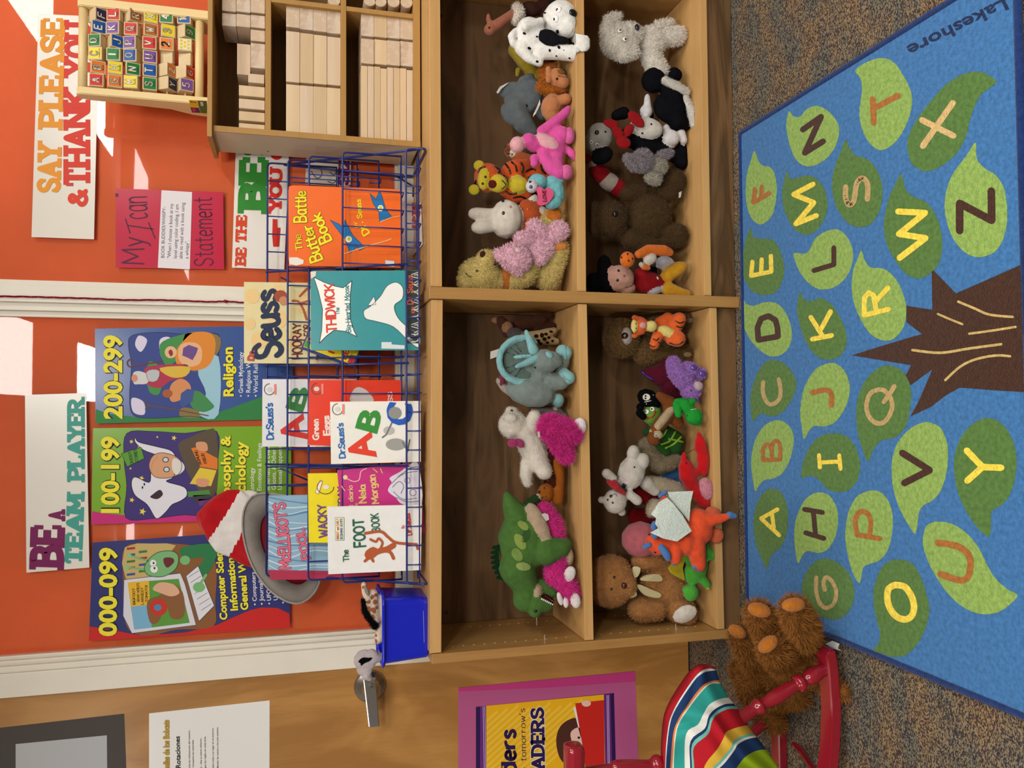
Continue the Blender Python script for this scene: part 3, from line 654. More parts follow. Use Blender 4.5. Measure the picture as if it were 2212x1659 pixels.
for x0, x1 in ((0, .89), (.9205, 1.812)):
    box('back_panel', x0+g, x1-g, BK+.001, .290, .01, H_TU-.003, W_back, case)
    box('kick_board', x0+g, x1-g, .012, .03, .002, (.0615 if x0 < .5 else .079), W_back, case)
# screws in the back panel and shelf pin holes in the left side
M_hole = ink('#2a2018')
for px, py in ((960, 704), (965, 1322), (953, 34)):
    p = atY(px, py, BK); bm = bmesh.new(); lathe(bm, [(0, .005), (.0012, .005), (.0015, .002)], (p.x, BK+.001, p.z), (0, -1, 0), 12); bm_obj('screw', bm, mat('dark_screw', '#4a463c', rough=.4, metal=.6), case)
bm = bmesh.new()
for k in range(12):
    for yy in (.05, .225):
        z = .50+.028*k; lathe(bm, [(0, .0028), (.0004, .0028)], (0.0, yy, z), (1, 0, 0), 8)
        z = .12+.028*k; lathe(bm, [(0, .0028), (.0004, .0028)], (0.0, yy, z), (1, 0, 0), 8)
tag(bm_obj('pin_holes', bm, mat('pale_hole', '#d9c090', rough=.6), case), kind='stuff')
for y, z in ((.05, .56), (.225, .53), (.05, .18)):
    bm = bmesh.new(); tube(bm, [(0, y, z), (.012, y, z)], .0016, 6); bm_obj('shelf_pin', bm, M_chrome, case)
# ================================================================ blue wire book rack on the bookcase
M_blue = mat('blue_wire_enamel', '#1a2c74', rough=.3, spec=.5)
rack = thing('wire_book_rack', 'blue wire tiered book rack holding picture books on the bookcase', 'rack', (.72, .15, .875))
XL, XR = .167, 1.284
TIER = [(.047, .926, .893), (.112, 1.083, .929), (.168, 1.167, .983), (.210, 1.221, 1.037), (.253, 1.275, 1.090)]
R1, R2 = .0026, .0019
for i, x in enumerate((XL, XR)):                       # triangular side frames
    bm = bmesh.new()
    fr = [(x, .262, 1.232), (x, .050, .905), (x, .0285, .879), (x, .060, .8742), (x, .292, .8742), (x, .297, .92), (x, .262, 1.232)]
    tube(bm, fillet(fr, .014), .0032, 8)
    s_ = -1 if x > .7 else 1
    tube(bm, [(x, .297, .92), (x+.03*s_, .285, .8742), (x+.06*s_, .285, .8742)], .0026, 6)
    bm_obj('side_frame', bm, M_blue, rack, smooth=True)
for k, (y, zt, zf) in enumerate(TIER):                 # pocket fronts: top rail turned down at the ends, floor rail
    bm = bmesh.new(); yf = y-(.004 if k == 0 else .0)
    tube(bm, fillet([(XL, yf, zf), (XL, y, zt), (XR, y, zt), (XR, yf, zf), ], .012), R1, 8)
    bm_obj('top_rail', bm, M_blue, rack, smooth=True)
    bm = bmesh.new(); tube(bm, [(XL, yf, zf+.001), (XR, yf, zf+.001)], R2, 6)
    yb = TIER[k+1][0]-.004 if k < 4 else .268
    tube(bm, [(XL, yb, zf-.004), (XR, yb, zf-.004)], R2, 6)
    bm_obj('floor_rail', bm, M_blue, rack, smooth=True)
    n = 23
    for i in range(1, n):
        x = XL+(XR-XL)*i/n
        bm = bmesh.new()
        zz = TIER[k+1][1] if k < 4 else 1.12
        up = [(x, y-.001, zt), (x, yf-.002, zf-.005), (x, yb+.001, zf-.008), (x, yb+.003, zf+.022 if k else zf+.022)]
        if k == 4: up = [(x, y+.002, zt), (x, y+.002, zf)]
        tube(bm, fillet(up, .004, 2), R2, 5); bm_obj('upright_wire', bm, M_blue, rack, smooth=True)
for x in (.9845, .7295, .4665):                        # sloping pocket dividers
    bm = bmesh.new(); tube(bm, [(x, .251, 1.278), (x, .043, .921)], .0027, 8)
    tube(bm, [(x-.012, .255, 1.24), (x-.05, .26, 1.16)], .0024, 6)
    bm_obj('divider', bm, M_blue, rack, smooth=True)
# ================================================================ books
M_pages = mat('page_block', '#e6ddc8', rough=.9, noise=.08, nscale=400)
def book(label, px, yb, yt, cover, th=.012, group=None, spine=None, round_=.0, name='picture_book', back=None):
    """px: TL TR BR BL pixels of the front cover; yb / yt: depth of its foot and head"""
    m = cover if not isinstance(cover, str) else mat('cover_'+cover.lstrip('#'), cover, rough=.28, spec=.5, noise=.03, nscale=40)
    c = corners(px, Ys=(yt, yt, yb, yb))
    S = Sheet(name, label, 'book', c, m, .0022, group=group, empty=True, round_=round_)
    n = S.n; ins = .0025
    def inset(d0, d1, nm, mm, e):
        u = (c[1]-c[0]).normalized()*e; v = (c[3]-c[0]).normalized()*e
        q = [c[0]+v, c[1]-u+v, c[2]-u-v, c[3]-v] if e > 0 else c
        bm = bmesh.new(); hexa(bm, [p-n*d1 for p in q]+[p-n*d0 for p in q]); return bm_obj(nm, bm, mm, S.root)
    inset(.0023, th-.0023, 'pages', M_pages, ins); inset(th-.0022, th, 'back_cover', back or m, 0)
    # spine on the binding side
    d = (c[0]-c[1]).normalized()*.0018
    bm = bmesh.new(); hexa(bm, [c[3]-n*th, c[0]-n*th, c[0]+d-n*th, c[3]+d-n*th, c[3], c[0], c[0]+d, c[3]+d])
    bm_obj('spine', bm, spine or m, S.root)
    return S
g4 = 'picture books facing out on the wire rack'
# ---- orange book
S = book('orange picture book with yellow title and blue flags, right end of the rack', [(623, 572), (623, 400), (865, 409), (866, 577)], .128, .150, '#f06a1e', .016, g4, round_=.014)
Yl = '#f4e21c'; Ol = '#5a3a10'
S.text('The', (655, 541), (650, 505), 16, Yl, kind='stroke', t=.95, outline=Ol, ow=.45)
S.text('Battle', (664, 481), (662, 412), 28, Yl, kind='stroke', t=1.1, outline=Ol, ow=.45, skew=-.25)
S.text('Butter', (699, 561), (673, 483), 27, Yl, kind='stroke', t=1.15, outline=Ol, ow=.45, skew=-.3)
S.text('Book', (719, 519), (692, 457), 27, Yl, kind='stroke', t=1.15, outline=Ol, ow=.45, skew=-.3)
S.text('BY', (774, 492), (772, 479), 7, Yl, kind='stroke', t=1)
S.text('Seuss', (783, 472), (780, 430), 12, Yl, kind='stroke', t=1.1); S.text('Dr.', (800, 503), (784, 478), 17, Yl, kind='stroke', t=1.1)
B1 = '#1a72b4'
S.poly([(713, 475), (732, 484), (742, 492), (745, 475), (752, 490), (762, 508), (789, 535), (776, 541), (770, 533), (764, 541), (756, 547), (752, 537), (745, 515), (738, 508)], B1, 1, line='#13335a', lw=.8)
S.poly([(799, 418), (812, 430), (820, 412), (825, 424), (833, 452), (848, 470), (836, 470), (826, 478), (820, 479), (818, 458), (806, 440)], B1, 1, line='#13335a', lw=.8)
S.lines([[(744, 548), (765, 541), (790, 533), (838, 519), (845, 516)]], 2.2, '#e8b070', 1.6); S.lines([[(822, 479), (845, 470), (863, 467)]], 2, '#e8b070', 1.6)
S.ell(753, 517, 7, 7, '#f2efd8', 2.2); S.ell(754, 516, 4, 4, '#c9cf3a', 2.6); S.ell(822, 450, 6, 7, '#f2efd8', 2.2); S.ell(822, 449, 3.5, 4, '#c9cf3a', 2.6)
S.poly([(832, 562), (852, 564), (852, 577), (832, 575)], '#d9dde2', 2, 'call_number_label', line='#888888', lw=.6)
S.poly([(625, 556), (642, 556), (656, 562), (655, 570), (640, 574), (625, 570)], '#e9e2d4', 2, 'torn_corner')
# ---- teal book
S = book('teal picture book with red and teal title on a white banner, front of the rack', [(671, 755), (671, 585), (906, 584), (906, 755)], .060, .098, '#2a8f96', .014, g4, round_=.006)
S.poly([(678, 599), (700, 610), (722, 618), (741, 622), (760, 607), (756, 640), (757, 690), (765, 716), (771, 727), (748, 716), (722, 713), (706, 725), (690, 741), (695, 714), (697, 668), (688, 630)], '#f4f4ee', 1, 'banner', line='#222222', lw=1.2)
S.text('THIDWICK', (729, 718), (721, 612), 23, '#d8402e', 3, kind='stroke', t=1.1, gap=.9, skew=-.1)
S.text('The', (734, 680), (733, 664), 9, '#1e7c86', 3, kind='stroke', t=1.0)
S.text('Big-Hearted Moose', (759, 718), (754, 616), 12, '#1e7c86', 3, kind='stroke', t=1.0)
S.poly([(786, 672), (800, 662), (822, 640), (836, 618), (856, 610), (870, 622), (869, 645), (852, 660), (858, 684), (878, 705), (905, 722), (905, 750), (884, 738), (850, 706), (812, 694), (790, 688)], '#e9eae6', 1, 'pale_animal', smooth=4, line='#3a3f40', lw=1); S.poly([(795, 660), (808, 640), (812, 658)], '#e9eae6', 1.4, 'animal_ear', line='#3a3f40', lw=.8); S.poly([(880, 585), (905, 585), (905, 742), (880, 742)], '#2c3434', 1, 'grass_band'); 
for i in range(34):
    y = 588+4.5*i; S.lines([[(904, y), (889+6*((i*7) % 3), y+5-(i % 4)*3)]], 1.6, '#d8dcd6', 1.5, 'blade')
S.text('By', (896, 676), (894, 662), 7, '#e0604a', 3, kind='stroke', t=1); S.text('Dr Seuss', (893, 658), (892, 594), 14, '#e0604a', 3, kind='stroke', t=1.1)
S.poly([(824, 739), (846, 739), (846, 744), (874, 746), (874, 754), (824, 753)], '#d2dadc', 2, 'call_number_label')
S.poly([(671, 587), (683, 586), (682, 596), (672, 603)], '#dcd8cc', 2, 'worn_corner')
# ---- cream book at the back
S = book('cream picture book with huge navy letters, standing tall at the back of the rack', [(527, 783), (527, 609), (769, 612), (769, 785)], .226, .242, '#e4d6a0', .012, g4)
for x, y, r in ((545, 640, 16), (560, 735, 18), (600, 690, 20), (640, 735, 18), (655, 655, 20), (540, 700, 12), (690, 690, 22), (600, 630, 14)): S.ell(x, y, r, r, '#eccb8c', 1, 'dot')
S.text('Dr.', (549, 780), (551, 757), 15, '#d0523a', 3, kind='stroke', t=1.5, outline='#1d2c4c', ow=.5)
S.text('Seuss', (615, 772), (600, 622), 62, '#1d2c4c', 2, kind='stroke', t=1.35, gap=1.0, skew=-.35)
S.text('HOORAY', (655, 775), (650, 697), 22, '#6a2420', 3, kind='stroke', t=1.1, skew=-.3); S.text('FOR', (672, 725), (670, 700), 16, '#6a2420', 3, kind='stroke', t=1.1)
S.text('T', (706, 780), (708, 764), 24, '#6a2420', 3, kind='stroke', t=1.2)
S.lines([[(632, 650), (645, 652), (655, 668), (662, 690)], [(648, 640), (662, 625), (670, 622)], [(668, 650), (650, 655)]], 5, '#b05c34', 2, 'figure', smooth=5)
S.ell(606, 640, 14, 13, '#a24a30', 3, 'figure'); S.ell(612, 650, 9, 10, '#c88a62', 3.5, 'figure')
# ---- yellow game-board book lying tilted
S = book('navy bordered yellow book leaning tilted behind the teal book', [(650, 752), (700, 640), (814, 682), (764, 794)], .180, .196, '#22337e', .008, g4)
S.poly([(655, 749), (702, 646), (808, 686), (762, 788)], '#f3dc18', 1, 'cover_print')
S.polys([[(656, 748), (662, 735), (672, 740), (666, 752)]], '#3d9a3c', 2); S.polys([[(662, 735), (668, 722), (680, 726), (672, 740)]], '#ee8a28', 2); S.polys([[(668, 722), (676, 706), (688, 711), (680, 726)]], '#52a8e0', 2)
S.polys([[(750, 783), (762, 788), (770, 771), (758, 766)]], '#d83a3e', 2)
S.text('I WILL', (722, 765), (745, 700), 15, '#cf2a2a', 3, kind='stroke', t=1.3); S.text('READ', (748, 778), (762, 735), 12, '#cf2a2a', 3, kind='stroke', t=1.3)
# ---- white alphabet book behind
def seal(S, x, y):
    S.lines([[(x+11*math.cos(a), y+12*math.sin(a)) for a in (2*PI*k/20 for k in range(1, 16))]], 1.5, '#55504c', 2, 'seal_ring'); S.ell(x, y, 6, 5, '#d8d4cc', 2, 'seal_art'); S.poly([(x+10, y-11), (x+15, y-11), (x+15, y+11), (x+10, y+11)], '#e88a80', 2.4, 'seal_band')
S = book('white alphabet book with red A and green B, tallest at the rack middle', [(566, 963), (567, 819), (772, 819), (770, 965)], .226, .242, '#e6e6ea', .014, g4)
seal(S, 582, 841); S.text("Dr.Seuss's", (592, 950), (590, 870), 17, '#1a66b4', 2, kind='stroke', t=1.2, gap=.7)
S.text('A', (664, 950), (652, 893), 56, '#d8352c', 2, kind='font', bold=.035); S.text('B', (652, 892), (668, 840), 40, '#33803c', 2, kind='font', bold=.035)
# ---- red book
S = book('red picture book with cream lettering half hidden behind the white alphabet book', [(665, 960), (668, 821), (867, 821), (867, 964)], .128, .150, '#e6371a', .012, g4, round_=.008)
seal(S, 684, 840); S.text('Green', (689, 951), (688, 905), 15, '#f0e2d6', 2, kind='font', bold=.04); S.text('Eggs', (713, 941), (711, 897), 16, '#f0e2d6', 2, kind='font', bold=.04)
S.text('SEUSS', (850, 905), (848, 846), 11, '#f0d0c8', 2, kind='stroke', t=1.3)
S.poly([(758, 868), (762, 845), (775, 836), (795, 846), (806, 868)], '#c8c4c0', 1, 'figure', smooth=4)
# ---- front alphabet book
S = book('white alphabet book with red A, green B and blue C, lowest front pocket', [(715, 1001), (713, 868), (908, 866), (909, 996)], .060, .094, '#e9e7e0', .012, g4)
seal(S, 729, 884); S.text("Dr.Seuss's", (747, 990), (742, 913), 15, '#1a66b4', 2, kind='stroke', t=1.2, gap=.7)
S.text('A', (812, 988), (799, 932), 58, '#e03a1e', 2, bold=.035); S.text('B', (812, 937), (825, 890), 50, '#2f8c30', 2, bold=.035)
S.text('C', (885, 921), (890, 873), 56, '#1754b8', 2, bold=.04)
S.ell(853, 892, 14, 13, '#8c8c88', 3, 'figure'); S.ell(855, 960, 22, 13, '#9a9a96', 1.5, 'figure'); S.ell(840, 930, 12, 9, '#b4b4b0', 1.5, 'figure'); S.lines([[(826, 945), (835, 938), (850, 905)], [(870, 955), (880, 975), (885, 950)]], 3, '#6a6a68', 1.8, 'figure')
# ---- yellow book
S = book('plain yellow book with purple lettering tucked behind two front books', [(667, 1171), (665, 1023), (865, 1020), (865, 1170)], .128, .150, '#f1de1e', .010, g4)
S.text('WACKY', (712, 1160), (704, 1088), 22, '#6a4a8c', 2, kind='stroke', t=1.3, skew=-.2); S.text('WEDNESDAY', (742, 1160), (738, 1050), 10, '#6a4a8c', 2, kind='stroke', t=1.3)
S.lines([[(703+18*math.cos(a), 1052+15*math.sin(a)) for a in (2*PI*k/24 for k in range(17))]], 1.6, '#5a5030', 2, 'seal_ring'); S.poly([(681, 1064), (691, 1037), (697, 1039), (688, 1067)], '#f4f0e4', 2, 'seal_band', line='#a03028', lw=.8); S.ell(704, 1052, 7, 5, '#e8e4d8', 2, 'seal_art')
# ---- pink diary
S = book('magenta diary with gold lettering and a white line drawing of hair', [(743, 1165), (728, 1016), (903, 1000), (918, 1149)], .078, .112, '#c4247e', .010, g4)
S.text('El diario', (765, 1102), (762, 1048), 11, '#e6c890', 2, kind='stroke', t=.9); S.text('de', (774, 1096), (773, 1086), 8, '#e6c890', 2, kind='stroke', t=.9)
S.text('Nela', (793, 1087), (790, 1045), 17, '#e2be78', 2, kind='stroke', t=1.2, skew=-.2); S.text('Morgan', (820, 1088), (811, 1024), 17, '#e2be78', 2, kind='stroke', t=1.2)
S.poly([(838, 1060), (846, 1042), (842, 1032), (866, 1018), (880, 1008), (903, 1001), (911, 1089), (870, 1089), (855, 1075)], '#d5d2de', 1, 'drawing', smooth=4)
S.lines([[(845, 1045), (870, 1024), (902, 1018)], [(848, 1052), (862, 1040), (872, 1050), (866, 1066)], [(855, 1074), (880, 1084), (905, 1082)], [(860, 1030), (885, 1012), (904, 1008)], [(850, 1062), (870, 1078), (900, 1076)]], 1.2, '#4a4a58', 2, smooth=4)
for q in ((880, 1038, 6), (892, 1064, 7)): S.lines([[(q[0]+q[2]*math.cos(a), q[1]+q[2]*math.sin(a)) for a in (2*PI*k/12 for k in range(13))]], 1.1, '#4a4a58', 2)
S.ell(746, 1031, 5, 5, '#e9cf9c', 2); S.lines([[(750, 1034), (764, 1040), (776, 1036), (780, 1018), (792, 1012)]], 2, '#e9b8c0', 2, smooth=4); S.lines([[(806, 1012), (815, 1020)], [(822, 1012), (826, 1022)], [(800, 1038), (812, 1030)], [(738, 1050), (745, 1060)]], 2, '#e2be78', 2)
# ---- pale blue water book
S = book('pale blue watery book with pink lettering and dark pink spine beside the hat', [(579, 1232), (580, 1071), (820, 1068), (820, 1236)], .181, .197, '#8fb4cf', .016, g4, spine=mat('cover_pink', '#a82a50', rough=.35))
for i in range(15):
    y0 = 1074+10.5*i; S.lines([[(581, y0), (620, y0+8+(i % 3)*4), (680, y0+14-(i % 4)*5), (760, y0+10)]], 3.2 if i % 2 else 2, '#c4dcea' if i % 3 else '#5c88b0', 1, 'ripple', smooth=5)
S.text("McELLIGOT'S", (632, 1228), (619, 1084), 28, '#e06a86', 2, kind='stroke', t=1.2, outline='#7a2434', ow=.5, gap=1, arch=3)
S.text('POOL', (672, 1207), (657, 1139), 21, '#e06a86', 2, kind='stroke', t=1.2, outline='#7a2434', ow=.5)
S.poly([(579, 1231), (820, 1235), (820, 1252), (585, 1252)], '#b0304f', 3, 'spine_cloth')
# ---- white book front left
S = book('white book with dark green title and a reddish furry animal, front left pocket', [(709, 1239), (707, 1095), (912, 1091), (909, 1230)], .060, .096, '#e8e8e6', .011, g4, round_=.003)
S.text('The', (755, 1213), (753, 1187), 14, '#1f5f48', 2, kind='stroke', t=1.1); S.text('FOOT', (792, 1181), (786, 1119), 27, '#1f5f48', 2, kind='stroke', t=1.2, skew=-.15); S.text('BOOK', (822, 1148), (818, 1108), 19, '#1f5f48', 2, kind='stroke', t=1.1)
S.text('By', (874, 1141), (873, 1134), 7, '#c22a3a', 2, kind='stroke', t=1); S.text('Dr.Seuss', (891, 1156), (886, 1108), 13, '#c22a3a', 2, kind='stroke', t=1.2)
S.poly([(724, 1118), (743, 1118), (743, 1167), (725, 1167)], '#eef0c8', 2, 'series_label', line='#667755', lw=.8); S.text('BRIGHT and EARLY', (733, 1165), (732, 1120), 6, '#b83434', 3, kind='stroke', t=1.2); S.text('BEGINNING BOOKS', (741, 1165), (740, 1120), 6, '#2a55a0', 3, kind='stroke', t=1.2)
for l, w in ((((789, 1152), (822, 1148), (838, 1160), (856, 1172), (900, 1176)), 6), (((800, 1165), (812, 1170), (818, 1163), (826, 1172), (822, 1184)), 5), (((850, 1178), (836, 1186), (820, 1190), (806, 1196)), 12), (((806, 1192), (798, 1198)), 22), (((788, 1212), (800, 1204), (806, 1212)), 6), (((828, 1190), (842, 1192), (850, 1206)), 7), (((900, 1176), (902, 1186)), 5)):
    S.lines([l], w, '#b0542a', 2.5, 'figure', smooth=5)
# ================================================================ cubby of unit blocks with the abacus on top
W_mdf = wood('cubby_edge', '#b48a4e', '#a27a40', 'X', rough=.5)
M_cubside = mat('cubby_side', '#cfc0a6', rough=.55, noise=.08, nscale=6)
M_dark = wood('cubby_inside', '#8d6d44', '#6c4f2e', 'X', rough=.6)
cub = thing('block_cubby', 'open pale wooden cubby holding stacks of plain wooden blocks', 'shelf', (1.7, .21, .876))
CY = .125
cz = {k: atY(p, 150, CY).z for k, p in dict(t1=449, t0=459.5, a1=573, a0=585, b1=736, b0=748, c1=893, c0=908).items()}
CX0, CX1 = 1.318, 1.826
box('top_board', 1.300, CX1+.02, CY-.01, .300, cz['t0'], cz['t1'], W_mdf, cub, .001)
box('side_panel', CX0, CX0+.014, CY+.003, .296, cz['c0']+.004, cz['t0'], M_cubside, cub, .0008)
box('side_panel', CX1+.0005, CX1+.014, CY, .296, cz['c0'], cz['t0'], M_cubside, cub, .0008)
box('side_edge_band', CX0-.0005, CX0+.0145, CY, CY+.003, cz['c0'], cz['t0'], W_mdf, cub)
bm = bmesh.new(); hp = atX(579, 327, CX0); tube(bm, [(CX0-.0006, hp.y, hp.z), (CX0+.002, hp.y, hp.z)], .0026, 10); bm_obj('screw_hole', bm, M_hole, cub)
for a, b in (('a1', 'a0'), ('b1', 'b0'), ('c1', 'c0')): box('shelf', CX0+.0145, CX1, CY+.001, .287, cz[b]+(.0 if a != 'c1' else .0), cz[a], W_mdf, cub, .0008)
box('back_panel', CX0+.0145, CX1, .288, .296, cz['c0'], cz['t0'], M_dark, cub)
for a, b in (('a0', 'b1'), ('b0', 'c1')): box('divider', 1.668, 1.680, CY+.001, .287, cz[b]+.0005, cz[a]-.0005, W_mdf, cub)
W_blk = [wood('block_a', '#e0c8a4', '#cdb08a', 'X', rough=.6), wood('block_b', '#dcc6ac', '#c8ad8e', 'X', rough=.6, scale=1.3), wood('block_c', '#d6bd98', '#c4a680', 'X', rough=.6, scale=.8)]
W_end = [wood('block_end_a', '#d9c5ac', '#c8b096', 'Y', rough=.6, rings=4.), wood('block_end_b', '#d2c0ac', '#c0a890', 'Y', rough=.6, rings=5.)]
GB = 'plain wooden unit blocks stacked in the cubby'
def block(px0, px1, py0, py1, off, depth, m, lab):
    y = CY+.006+off; p = atY(px1, py1, y); q = atY(px0, py0, y); e = .0004
    bm = bmesh.new(); cx, cyy, czz = (p.x+q.x)/2, y+depth/2, (p.z+q.z)/2
    bx(bm, p.x+e-cx, q.x-e-cx, -depth/2, depth/2, p.z-czz+e*.5, q.z-czz-e*.5, .0012)
    o = bm_obj('unit_block', bm, m); o.location = (cx, cyy, czz); tag(o, lab, 'block', GB); return o
# bottom compartment: eight thin planks, then two columns of end-grain blocks
zb = cz['c1']; 
def rows(px_top, px_bot, n): return [px_top+(px_bot-px_top)*i/n for i in range(n+1)]
r8 = rows(780, 892.4, 8)
nm8 = ['topmost', 'second', 'third', 'fourth', 'fifth', 'sixth', 'seventh', 'lowest']
for i in range(8): block(r8[i], r8[i+1], 141+.9*i+(3 if i in (3, 7) else 0), 305+1.4*i, .001*(i % 3), .10, W_blk[i % 3], f'{nm8[i]} of the eight thin planks at lower left of the cubby')
r4 = rows(780, 892.4, 4); nm4 = ['topmost', 'second', 'third', 'lowest']
for i in range(4):
    block(r4[i], r4[i+1], 82+2*i, 139+1.8*i, .003*(i % 2)+.002, .12, W_end[i % 2] if i != 1 else W_blk[0], f'{nm4[i]} block of the middle column in the bottom cubby row')
    block(r4[i], r4[i+1], 23+3*i, 80+2.2*i, .006, .12, W_end[(i+1) % 2] if i != 1 else W_blk[2], f'{nm4[i]} block of the right column in the bottom cubby row')
r4 = rows(618, 735.6, 4)
for i in range(4):
    block(r4[i], r4[i+1], 181+2.4*i, 293+2.2*i, .001, .13, W_blk[i % 3], f'{nm4[i]} of the long blocks at left in the middle cubby row')
    block(r4[i], r4[i+1], 66+4*i, 179+2.2*i, .003+.002*i, .13, W_blk[(i+1) % 3], f'{nm4[i]} of the middle long blocks in the middle cubby row')
    if i: block(r4[i], r4[i+1], 14+2*i, 62+4*i, .010, .13, W_end[i % 2], f'{nm4[i]} end-grain block at right in the middle cubby row')
    else: block(r4[0], r4[1], 13, 61, .010, .13, W_end[0], 'topmost end-grain block at right in the middle cubby row')
# top compartment: loose pile
for (a, b, c, d, o_, dp, mm, lb) in (
    (541.5, 572.6, -4, 30, .02, .10, W_end[0], 'end-grain block low at far right of the top cubby row'), (541.5, 572.6, 31, 62, .018, .10, W_end[1], 'second low block from the right in the top cubby row'),
    (541.5, 572.6, 63, 91, .016, .10, W_end[0], 'third low block from the right in the top cubby row'), (541.5, 572.6, 92, 149, .012, .10, W_end[1], 'low wide block beside the tilted plank in the top cubby row'),
    (510.5, 541, -4, 28, .022, .10, W_end[1], 'mid-height block at far right of the top cubby row'), (510.5, 541, 29, 60, .022, .10, W_end[0], 'mid-height block with rings, second from right in the top cubby row'),
    (479.5, 510, -4, 26, .024, .10, W_end[0], 'uppermost block at far right of the top cubby row'), (479.5, 510, 27, 58, .026, .10, W_end[1], 'uppermost second block in the top cubby row'),
    (512, 541, 93, 163, .05, .08, W_blk[1], 'shadowed block set back on the pile in the top cubby row')):
    block(a, b, c, d, o_, dp, mm, lb)
for i, (c, d) in enumerate(((183, 211), (212, 238), (239, 264), (265, 285))):
    o = block(516, 572.0, c, d, .004+.002*i, .11, W_blk[i % 3], f"{['first', 'second', 'third', 'fourth'][i]} upright block counted leftward from the tilted plank")
o = block(536, 571.0, 158, 181, .004, .10, W_blk[1], 'small leaning plank between the piles of the top cubby row'); o.rotation_euler = (0, 0, .0)
GC = 'wooden cylinders at the right of the cubby'
for (px, py, lb) in ((719, 4, 'wooden cylinder at the upper right edge of the cubby, middle row'), (799, 4, 'highest of the four cylinders in the bottom cubby row'), (822, 5.5, 'second of the four cylinders in the bottom cubby row'), (850.5, 6.5, 'third of the four cylinders in the bottom cubby row'), (878.5, 8, 'lowest of the four cylinders in the bottom cubby row')):
    p = atY(px, py, CY+.01); bm = bmesh.new(); r_ = .0162
    lathe(bm, [(0, r_-.001), (.001, r_), (.12, r_)], (0, 0, 0), (0, 1, 0), 28)
    zz = p.z
    o = bm_obj('wooden_cylinder', bm, W_end[0]); o.location = (p.x+.004, CY+.008, zz if px > 760 else cz['b1']+r_+.0005); tag(o, lb, 'block', GC)
# ---- alphabet abacus
W_pine = wood('abacus_pine', '#efd9a4', '#e2c486', 'Z', rough=.4)
zt = cz['t1']; AY = .165
ab = thing('alphabet_abacus', 'wooden abacus frame strung with coloured letter cubes', 'abacus', (1.53, AY+.03, zt))
aL0, aL1 = atY(300, 213, AY).x, atY(300, 197, AY).x; aR0, aR1 = atY(300, 25, AY).x, atY(300, 6, AY).x
ztop = atY(161, 200, AY).z
def sideb(x0, x1):
    pr = [(AY, zt+.0005), (AY, ztop-.012), (AY+.006, ztop-.003), (AY+.02, ztop), (AY+.036, ztop-.006), (AY+.042, ztop-.03), (AY+.060, zt+.10), (AY+.088, zt+.05), (AY+.098, zt+.0005)]
    bm = bmesh.new(); a = [bm.verts.new((x0, y, z)) for y, z in pr]; b = [bm.verts.new((x1, y, z)) for y, z in pr]
    bm.faces.new(a); bm.faces.new(list(reversed(b)))
    for i in range(len(pr)): j = (i+1) % len(pr); bm.faces.new((a[i], b[i], b[j], a[j]))
    bmesh.ops.recalc_face_normals(bm, faces=bm.faces[:]); es = [e for e in bm.edges]
    bmesh.ops.bevel(bm, geom=es, offset=.002, segments=2, affect='EDGES')
    return bm_obj('side_board', bm, W_pine, ab)
sL = sideb(aL0, aL1); sideb(aR0, aR1)
for px in (179.5, 431):
    z = atY(px, 100, AY+.018).z; bm = bmesh.new(); tube(bm, [(aL1-.004, AY+.018, z), (aR0+.004, AY+.018, z)], .0108, 20); bm_obj('cross_bar', bm, W_pine, ab, smooth=True)
# product sticker on the left side board
st = lambda px, py, o=.0006: atX(px, py, aL0-o)
def sidepoly(pts, c, o=.0006, nm='sticker'): 
    V = [st(a, b, o) for a, b in pts]; mesh_obj(nm, V, [tuple(range(len(V)))], ink(c), sL)
sidepoly([(408, 216), (426, 217), (429, 233), (411, 232)], '#e9c92a'); sidepoly([(426, 217), (447, 218), (447, 245), (434, 244)], '#3a7434'); sidepoly([(411, 232), (429, 233), (433, 244), (415, 243)], '#4a2a6e')
sidepoly([(432, 220), (438, 220), (440, 229), (434, 229)], '#d8d4cc', .001); sidepoly([(415, 235), (419, 233.5), (423, 236), (423, 240), (419, 242), (416, 240)], '#c93a48', .001)
sidepoly([(411, 219), (416, 219.5), (417, 222), (412, 221.5)], '#6a5a20', .001); sidepoly([(418, 220), (423, 220.5), (424, 222.5), (419, 222)], '#6a5a20', .001)
CUB = {'R': '#cf2a24', 'O': '#e07a34', 'Y': '#ecd62e', 'G': '#1c7a3e', 'B': '#1655a6', 'P': '#7a4ea0', 'K': '#3a2c5e', 'W': '#e8dcc0', 'N': '#202a4e', 'D': '#b06a34'}
ROW = [(212, [('A', 'R', 178, .0), ('B', 'O', 150, .25), ('C', 'Y', 121, -.2), ('D', 'G', 93, -.35), ('E', 'B', 64, .3), ('F', 'K', 37, .7)]),
       (250, [('G', 'O', 180, .15), ('H', 'Y', 151.5, .15), ('I', 'G', 123, -.15), ('J', 'B', 94.5, .5), ('K', 'P', 66, -.3), ('L', 'R', 37, -.2)]),
       (287, [('M', 'Y', 182, -.1), ('N', 'G', 154, .25), ('O', 'B', 125, -.25), ('P', 'P', 97, -.35), ('Q', 'R', 68, -.15), ('R', 'D', 39, .6)]),
       (325, [('S', 'G', 186, .1), ('T', 'B', 157, .1), ('U', 'P', 128, .1), ('V', 'R', 98.5, .0), ('W', 'D', 70, .2), ('X', 'Y', 41.5, .2)]),
       (362, [('Y', 'N', 184, 1.0), ('Z', 'O', 155, .9), ('', '', 126, 1.57), ('2', 'O', 101, .0), ('3', 'Y', 72, .25), ('4', 'G', 42.5, -.1)]),
       (401, [('5', 'P', 188, .35), ('6', 'R', 160, .95), ('', '', 130, 1.57), ('dots', 'W', 102, .0), ('9', 'G', 73, .8), ('10', 'B', 44, -.15)])]
